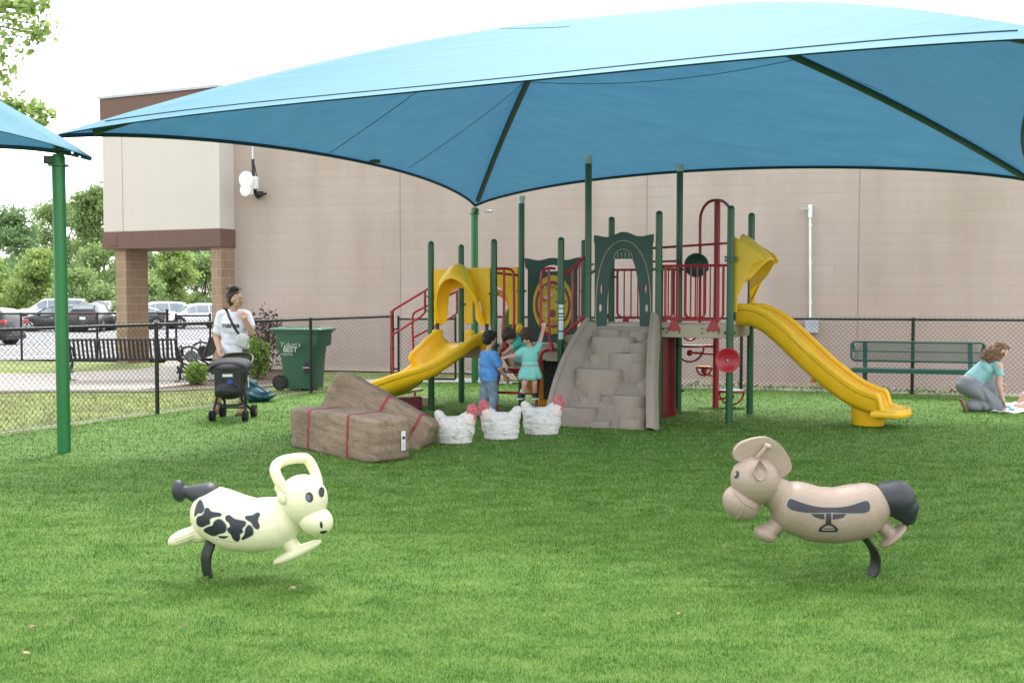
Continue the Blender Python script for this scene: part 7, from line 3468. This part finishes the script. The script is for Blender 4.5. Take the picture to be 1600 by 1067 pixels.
q = MB()
hc = C3(-.10, -.08, 1.07)
fwd = V((.70, -.45, -.45))
hfun, hm = head_shape(q, hc, fwd, .80)
q.cap(C3(-.01, -.01, 1.03), C3(-.07, -.06, 1.04), .036, .036)
q.cap(C3(.02, -.08, 1.0), C3(.03, .09, 1.0), .04, .04)
q.chain([C3(.03, 0, .98), C3(.07, .02, .80)], [.085, .09])
q.chain([C3(.05, -.05, .76), C3(-.09, -.13, .80), C3(-.03, -.10, .64)], [.055, .043, .03])
q.chain([C3(.07, .07, .76), C3(-.05, -.03, .80), C3(.02, -.02, .64)], [.055, .043, .03])
sh, el, wr_ = C3(.02, -.10, .99), C3(-.07, -.15, .93), C3(-.14, -.17, .88)
q.chain([sh, el, wr_], [.035, .03, .021])
hand(q, wr_, (-.8, -.2, -.4), (.2, .3, -.9), .55, 1.0, 1)
sh, el, wr_ = C3(.04, .10, .99), C3(-.03, .02, .90), C3(-.07, -.07, .84)
q.chain([sh, el, wr_], [.035, .03, .021])
hand(q, wr_, (-.8, -.5, -.2), (.2, .3, -.9), .55, 1.0, -1)
kid = person(q, 'child in a teal green top crouching at the head of the red ladder', (cx.x, cx.y), .0065, 4, SKIN2)
kid.data.materials[0] = SKIN2
face_bits(kid, hfun, hm, .80, kid)
q = MB()
q.ell(hfun(-.026, 0, .044), (.094, .090, .086), hm)
q.ell(hfun(-.045, 0, -.012), (.068, .084, .072), hm)
q.ell(hfun(.04, 0, .070), (.048, .068, .036), hm)
hairfuse(q, 'hair', HAIRW, kid, .0065, 2, .005)
q = MB()
q.cap(C3(.02, -.08, 1.0), C3(.03, .09, 1.0), .054, .054)
q.chain([C3(.03, 0, .98), C3(.07, .02, .82)], [.105, .108])
q.chain([C3(.02, -.09, .99), C3(-.03, -.125, .955)], [.050, .048])
fuse(q, 'top', TEAL, kid, .007, 3)
q = MB()
q.ell(C3(.07, .01, .77), (.11, .11, .08))
q.chain([C3(.05, -.05, .76), C3(-.03, -.10, .785)], [.068, .06])
q.chain([C3(.07, .07, .76), C3(.0, .02, .785)], [.068, .06])
fuse(q, 'shorts', AQUA, kid, .007, 3)
for (x, y) in ((-.03, -.10), (.02, -.02)):
    q = MB()
    q.cap(C3(x + .01, y, .640), C3(x - .10, y - .05, .630), .034, .030)
    fuse(q, 'shoe', SHOEW, kid, .006, 2)

# ---- kneeling woman on the right
k0 = gnd(1530, 641)


def K3(x, y, z):
    return k0 + V((x, y, z))


q = MB()
hc = K3(.275, -.03, .845)
fwd = V((.84, -.10, -.52))
hfun, hm = head_shape(q, hc, fwd, 1.0, V((.5, 0, .86)))
q.cap(K3(.17, 0, .69), K3(.235, -.02, .77), .052, .05)
q.cap(K3(.165, -.13, .652), K3(.175, .13, .652), .05, .05)
q.ell(K3(.07, 0, .585), (.11, .14, .11), M.Rotation(R(-45), 3, 'Y'))
q.chain([K3(.12, 0, .62), K3(-.02, 0, .50), K3(-.13, 0, .40)], [.125, .118, .135])
q.ell(K3(-.15, 0, .36), (.155, .18, .15))
sh, el, wr_ = K3(.185, -.17, .645), K3(.185, -.19, .37), K3(.25, -.17, .165)
q.chain([sh, el, wr_], [.056, .044, .030])
hand(q, wr_, (.35, .0, -.9), (-.9, .0, -.35), .95, .7, -1)
sh, el, wr_ = K3(.19, .16, .64), K3(.28, .19, .45), K3(.33, .10, .385)
q.chain([sh, el, wr_], [.054, .044, .030])
hand(q, wr_, (.75, -.35, -.5), (-.3, -.2, -.9), .95, .7, 1)
q.chain([K3(-.13, -.10, .32), K3(.20, -.12, .085)], [.105, .075])
q.chain([K3(.20, -.12, .075), K3(-.20, -.12, .065)], [.065, .045])
q.chain([K3(-.20, -.12, .06), K3(-.30, -.12, .12)], [.035, .028])
q.chain([K3(-.12, .10, .33), K3(.28, .14, .36), K3(.25, .15, .06)], [.10, .068, .042])
q.chain([K3(.25, .15, .05), K3(.40, .15, .04)], [.038, .032])
wk = person(q, 'woman in pale aqua top kneeling over the white blanket', (k0.x, k0.y), .008, 4, SKIN2)
face_bits(wk, hfun, hm, 1.0, wk)
q = MB()
q.ell(hfun(-.030, 0, .040), (.094, .088, .090), hm)
q.ell(hfun(-.055, 0, -.015), (.068, .080, .085), hm)
q.ell(hfun(.03, 0, .080), (.06, .066, .038), hm)
q.chain([hfun(-.06, 0, .03), K3(.16, -.06, .83), K3(.06, -.08, .745)], [.085, .075, .035])
q.chain([hfun(-.05, 0, -.04), K3(.17, -.09, .75), K3(.08, -.11, .70)], [.07, .05, .025])
q.chain([hfun(-.06, 0, .06), K3(.12, -.02, .86), K3(.0, -.05, .755)], [.065, .055, .020])
q.chain([hfun(.02, .06, -.03), K3(.235, -.11, .77), K3(.20, -.14, .72)], [.035, .03, .014])
hairfuse(q, 'hair', HAIRL, wk, .008, 2, .006)
rts = []
rg = random.Random(8)
for k in range(34):
    st = K3(rg.uniform(.10, .24), rg.uniform(-.12, .02), rg.uniform(.76, .91))
    e = st + V((rg.uniform(-.22, -.12), rg.uniform(-.04, .02), rg.uniform(-.13, -.05)))
    rts.append((st, st.lerp(e, .5) + V((0, 0, .02)), e))
wisps('loose_hair', rts, HAIRL, wk, r=.0045)
q = MB()
q.cap(K3(.160, -.12, .650), K3(.170, .12, .650), .064, .064)
q.ell(K3(.07, 0, .585), (.125, .155, .13), M.Rotation(R(-45), 3, 'Y'))
q.chain([K3(.12, 0, .615), K3(-.02, 0, .50), K3(-.085, 0, .445)], [.14, .135, .14])
q.chain([K3(.178, -.15, .642), K3(.187, -.18, .54)], [.066, .062])
q.chain([K3(.18, .15, .64), K3(.22, .17, .55)], [.076, .068])
tp = fuse(q, 'top', AQUA, wk, .008, 3)
for vtx in tp.data.vertices:
    p = vtx.co - k0
    vtx.co += vtx.normal * (.005 * sin(p.z * 40 - p.x * 45 + 2 * sin(p.x * 22)))
q = MB()
q.ell(K3(-.15, 0, .35), (.172, .195, .155))
q.ell(K3(-.13, 0, .42), (.135, .165, .05))
q.chain([K3(-.13, -.10, .31), K3(.20, -.12, .095)], [.128, .098])
q.chain([K3(.20, -.12, .09), K3(-.17, -.12, .085)], [.085, .082])
q.chain([K3(-.12, .10, .33), K3(.28, .14, .36), K3(.25, .15, .10)], [.115, .085, .08])
pn = fuse(q, 'trousers', STRIPE, wk, .009, 3)
for vtx in pn.data.vertices:
    p = vtx.co - k0
    vtx.co += vtx.normal * (.007 * sin(p.x * 34 + p.z * 30 + 2 * sin(p.x * 15)))
    if vtx.co.z < .006:
        vtx.co.z = .006
q = MB()
q.cap(K3(-.23, -.12, .045), K3(-.30, -.12, .15), .034, .036)
q.box(K3(-.285, -.12, .085), (.02, .085, .20), M.Rotation(R(-25), 3, 'Y'))
fuse(q, 'shoe', SHOET, wk, .007, 2)
q = MB()
q.cap(K3(.24, .15, .03), K3(.42, .15, .03), .038, .034)
fuse(q, 'shoe', SHOET, wk, .007, 2)
q = MB()
q.tube([wr_ + V((-.01, .02, .005)) + V((.014 * cos(a), .036 * cos(a) * 0 + .034 * sin(a), .034 * cos(a))) for a in [2 * pi * k / 16 for k in range(16)]], .011, 6, closed=True)
q.build('wristwatch', BLACKP, wk)

# blanket with a baby partly in the picture
b0 = gnd(1590, 643)
q = MB()
n1, n2 = 40, 20
A0, A1 = gnd(1548, 644), gnd(1770, 652)
B0, B1 = gnd(1556, 629.5), gnd(1770, 633)
rg = np.random.default_rng(4)
G = []
for i in range(n1 + 1):
    row = []
    for j in range(n2 + 1):
        f, h_ = i / n1, j / n2
        p = A0.lerp(A1, f).lerp(B0.lerp(B1, f), h_)
        z = .014 + .012 * sin(f * 31 + 3 * sin(h_ * 7)) * sin(h_ * 13 + f * 9) + .010 * sin(f * 63 + h_ * 11)
        p = p + V((.02 * sin(h_ * 17), .03 * sin(f * 25), 0))
        row.append(q.bm.verts.new((p.x, p.y, max(.006, z))))
    G.append(row)
for i in range(n1):
    for j in range(n2):
        q._face((G[i][j], G[i + 1][j], G[i + 1][j + 1], G[i][j + 1]))
BLK = mat('white blanket with blue print', (.72, .74, .80), .9, .10, 9, bump=.3, bscale=40)
bl = q.build('blanket', BLK, None, angle=180)
sm_ = bl.modifiers.new('thick', 'SOLIDIFY')
sm_.thickness = .006
tag(bl, 'rumpled white blanket spread on the turf at the picture edge', 'blanket')
q = MB()
for (px, py, w_) in ((1561, 640, .16), (1572, 637, .12), (1580, 641, .08)):
    p = gnd(px, py)
    q.ell(p + V((0, 0, .028)), (w_ * .5, .09, .012))
o = q.build('blanket_print', mat('pale blue print', (.22, .42, .55), .9, .2, 30), bl)
by0 = gnd(1622, 640)


def Y4(x, y, z):
    return by0 + V((x, y, z + .02))


q = MB()
q.chain([Y4(0, 0, .10), Y4(-.14, -.05, .08), Y4(-.30, -.06, .045)], [.075, .055, .035])
q.chain([Y4(-.30, -.06, .045), Y4(-.36, -.05, .05)], [.030, .022])
q.chain([Y4(.0, .08, .11), Y4(-.13, .12, .17), Y4(-.20, .13, .06)], [.075, .06, .04])
q.chain([Y4(.05, .03, .12), Y4(.32, .04, .14)], [.105, .10])
hfun, hm = head_shape(q, Y4(.52, .05, .15), V((0, -.25, .97)), .75, V((1, 0, .1)))
q.chain([Y4(.34, -.08, .14), Y4(.25, -.18, .09), Y4(.15, -.20, .05)], [.04, .034, .025])
hand(q, Y4(.15, -.20, .05), (-1, -.1, -.1), (0, 0, -1), .45, .9, 1)
baby = person(q, 'baby lying on the white blanket, only bare legs inside the picture', (by0.x, by0.y), .008, 4, SKIN2)
q = MB()
q.chain([Y4(-.0, .04, .11), Y4(.34, .04, .145)], [.118, .112])
fuse(q, 'bodysuit', SHOEW, baby, .009, 3)
# ------------------------------------------------------------------ turf fibres, litter
def turf_blades():
    bands = [(4.0, 5.6, 15000, .0145, .0030), (5.6, 7.6, 8000, .0155, .0040), (7.6, 10.2, 3600, .018, .0056), (10.2, 14.5, 1000, .022, .0090), (14.5, 19.0, 350, .022, .012)]
    out = []
    for y0, y1, dens, hgt, wid in bands:
        half = .74
        n = int(dens * (y1 ** 2 - y0 ** 2) * half)
        yy = np.sqrt(rng.random(n) * (y1 ** 2 - y0 ** 2) + y0 ** 2)
        xx = (rng.random(n) * 2 - 1) * half * yy
        # inside the fence line
        nx, nyy = f1.y, -f1.x
        ok = ((xx - FA.x) * nx + (yy - FA.y) * nyy) > .02
        mx, my = -f2.y, f2.x
        ok &= ((xx - FD.x) * mx + (yy - FD.y) * my) < -.02
        xx, yy = xx[ok], yy[ok]
        n = len(xx)
        # combed lean that wanders over the surface
        an = 2.2 * np.sin(xx * 1.3 + 1.7 * np.sin(yy * .9)) + 1.6 * np.cos(yy * 1.9 + xx * .6) + rng.normal(size=n) * 2.4
        ln = .35 + .35 * rng.random(n) + .25 * np.sin(xx * 2.1 - yy * 3.3)
        h = hgt * (.65 + .7 * rng.random(n))
        tip = np.stack([xx + np.cos(an) * ln * h * 1.3, yy + np.sin(an) * ln * h * 1.3, h], axis=1)
        wa = rng.random(n) * np.pi
        wx, wy = np.cos(wa) * wid / 2, np.sin(wa) * wid / 2
        a = np.stack([xx - wx, yy - wy, np.full(n, -.002)], axis=1)
        b = np.stack([xx + wx, yy + wy, np.full(n, -.002)], axis=1)
        out.append(np.stack([a, b, tip], axis=1).reshape(-1, 3))
    v = np.concatenate(out)
    o = np_mesh('turf_grass', v, 3, BLADE, None)
    tag(o, 'short bright green artificial turf fibres covering the playground', 'grass', kind='stuff')


turf_blades()
# rough grass outside the fence
P = []
n = 26000
xx = rng.uniform(-12, 0, n)
yy = rng.uniform(11, 24, n)
nx, nyy = f1.y, -f1.x
ok = ((xx - FA.x) * nx + (yy - FA.y) * nyy) < -.06
# keep off the walk
pa, pb = gnd(0, 612), gnd(420, 604)
pdv = pb - pa
side_ = ((xx - pa.x) * -pdv.y + (yy - pa.y) * pdv.x)
ok &= side_ < 0
xx, yy = xx[ok], yy[ok]
n = len(xx)
h = .025 + .035 * rng.random(n)
an = rng.random(n) * 6.28
tip = np.stack([xx + np.cos(an) * h * .6, yy + np.sin(an) * h * .6, h], axis=1)
wx, wy = np.cos(an + 1.5) * .006, np.sin(an + 1.5) * .006
a = np.stack([xx - wx, yy - wy, np.full(n, -.01)], axis=1)
b = np.stack([xx + wx, yy + wy, np.full(n, -.01)], axis=1)
DRYG = leaf_mat('patchy dry lawn grass', (.10, .14, .03), (.27, .27, .10))
o = np_mesh('lawn_grass', np.stack([a, b, tip], axis=1).reshape(-1, 3), 3, DRYG, None)
tag(o, 'thin patchy lawn grass outside the side fence', 'grass', kind='stuff')
# a few fallen leaves on the turf
LT = mat('dry leaf', (.30, .235, .13), .8, .3, 40)
spots = [(113, 968, .022), (48, 981, .026), (40, 1022, .024), (289, 978, .02), (457, 920, .02), (1060, 960, .016), (1262, 820, .012), (850, 760, .012)]
for px, py, s in spots:
    p = gnd(px, py, .022)
    q = MB()
    a = rng.random() * 6.28
    pts = []
    for k in range(7):
        t = 2 * pi * k / 7
        rr = s * (1 if k % 2 else .6)
        pts.append(p + V((rr * cos(t + a), rr * sin(t + a) * .6, .006 + .007 * sin(3 * t + a))))
    lo = [q.bm.verts.new(x) for x in pts]
    hi = [q.bm.verts.new(x + V((0, 0, .0015))) for x in pts]
    q.skin(lo, hi)
    q._face(lo[::-1])
    q._face(hi)
    o = q.build('fallen_leaf', LT, None, False)
    tag(o, 'small dry tan leaf lying on the green turf', 'leaf', 'fallen leaves on the turf')
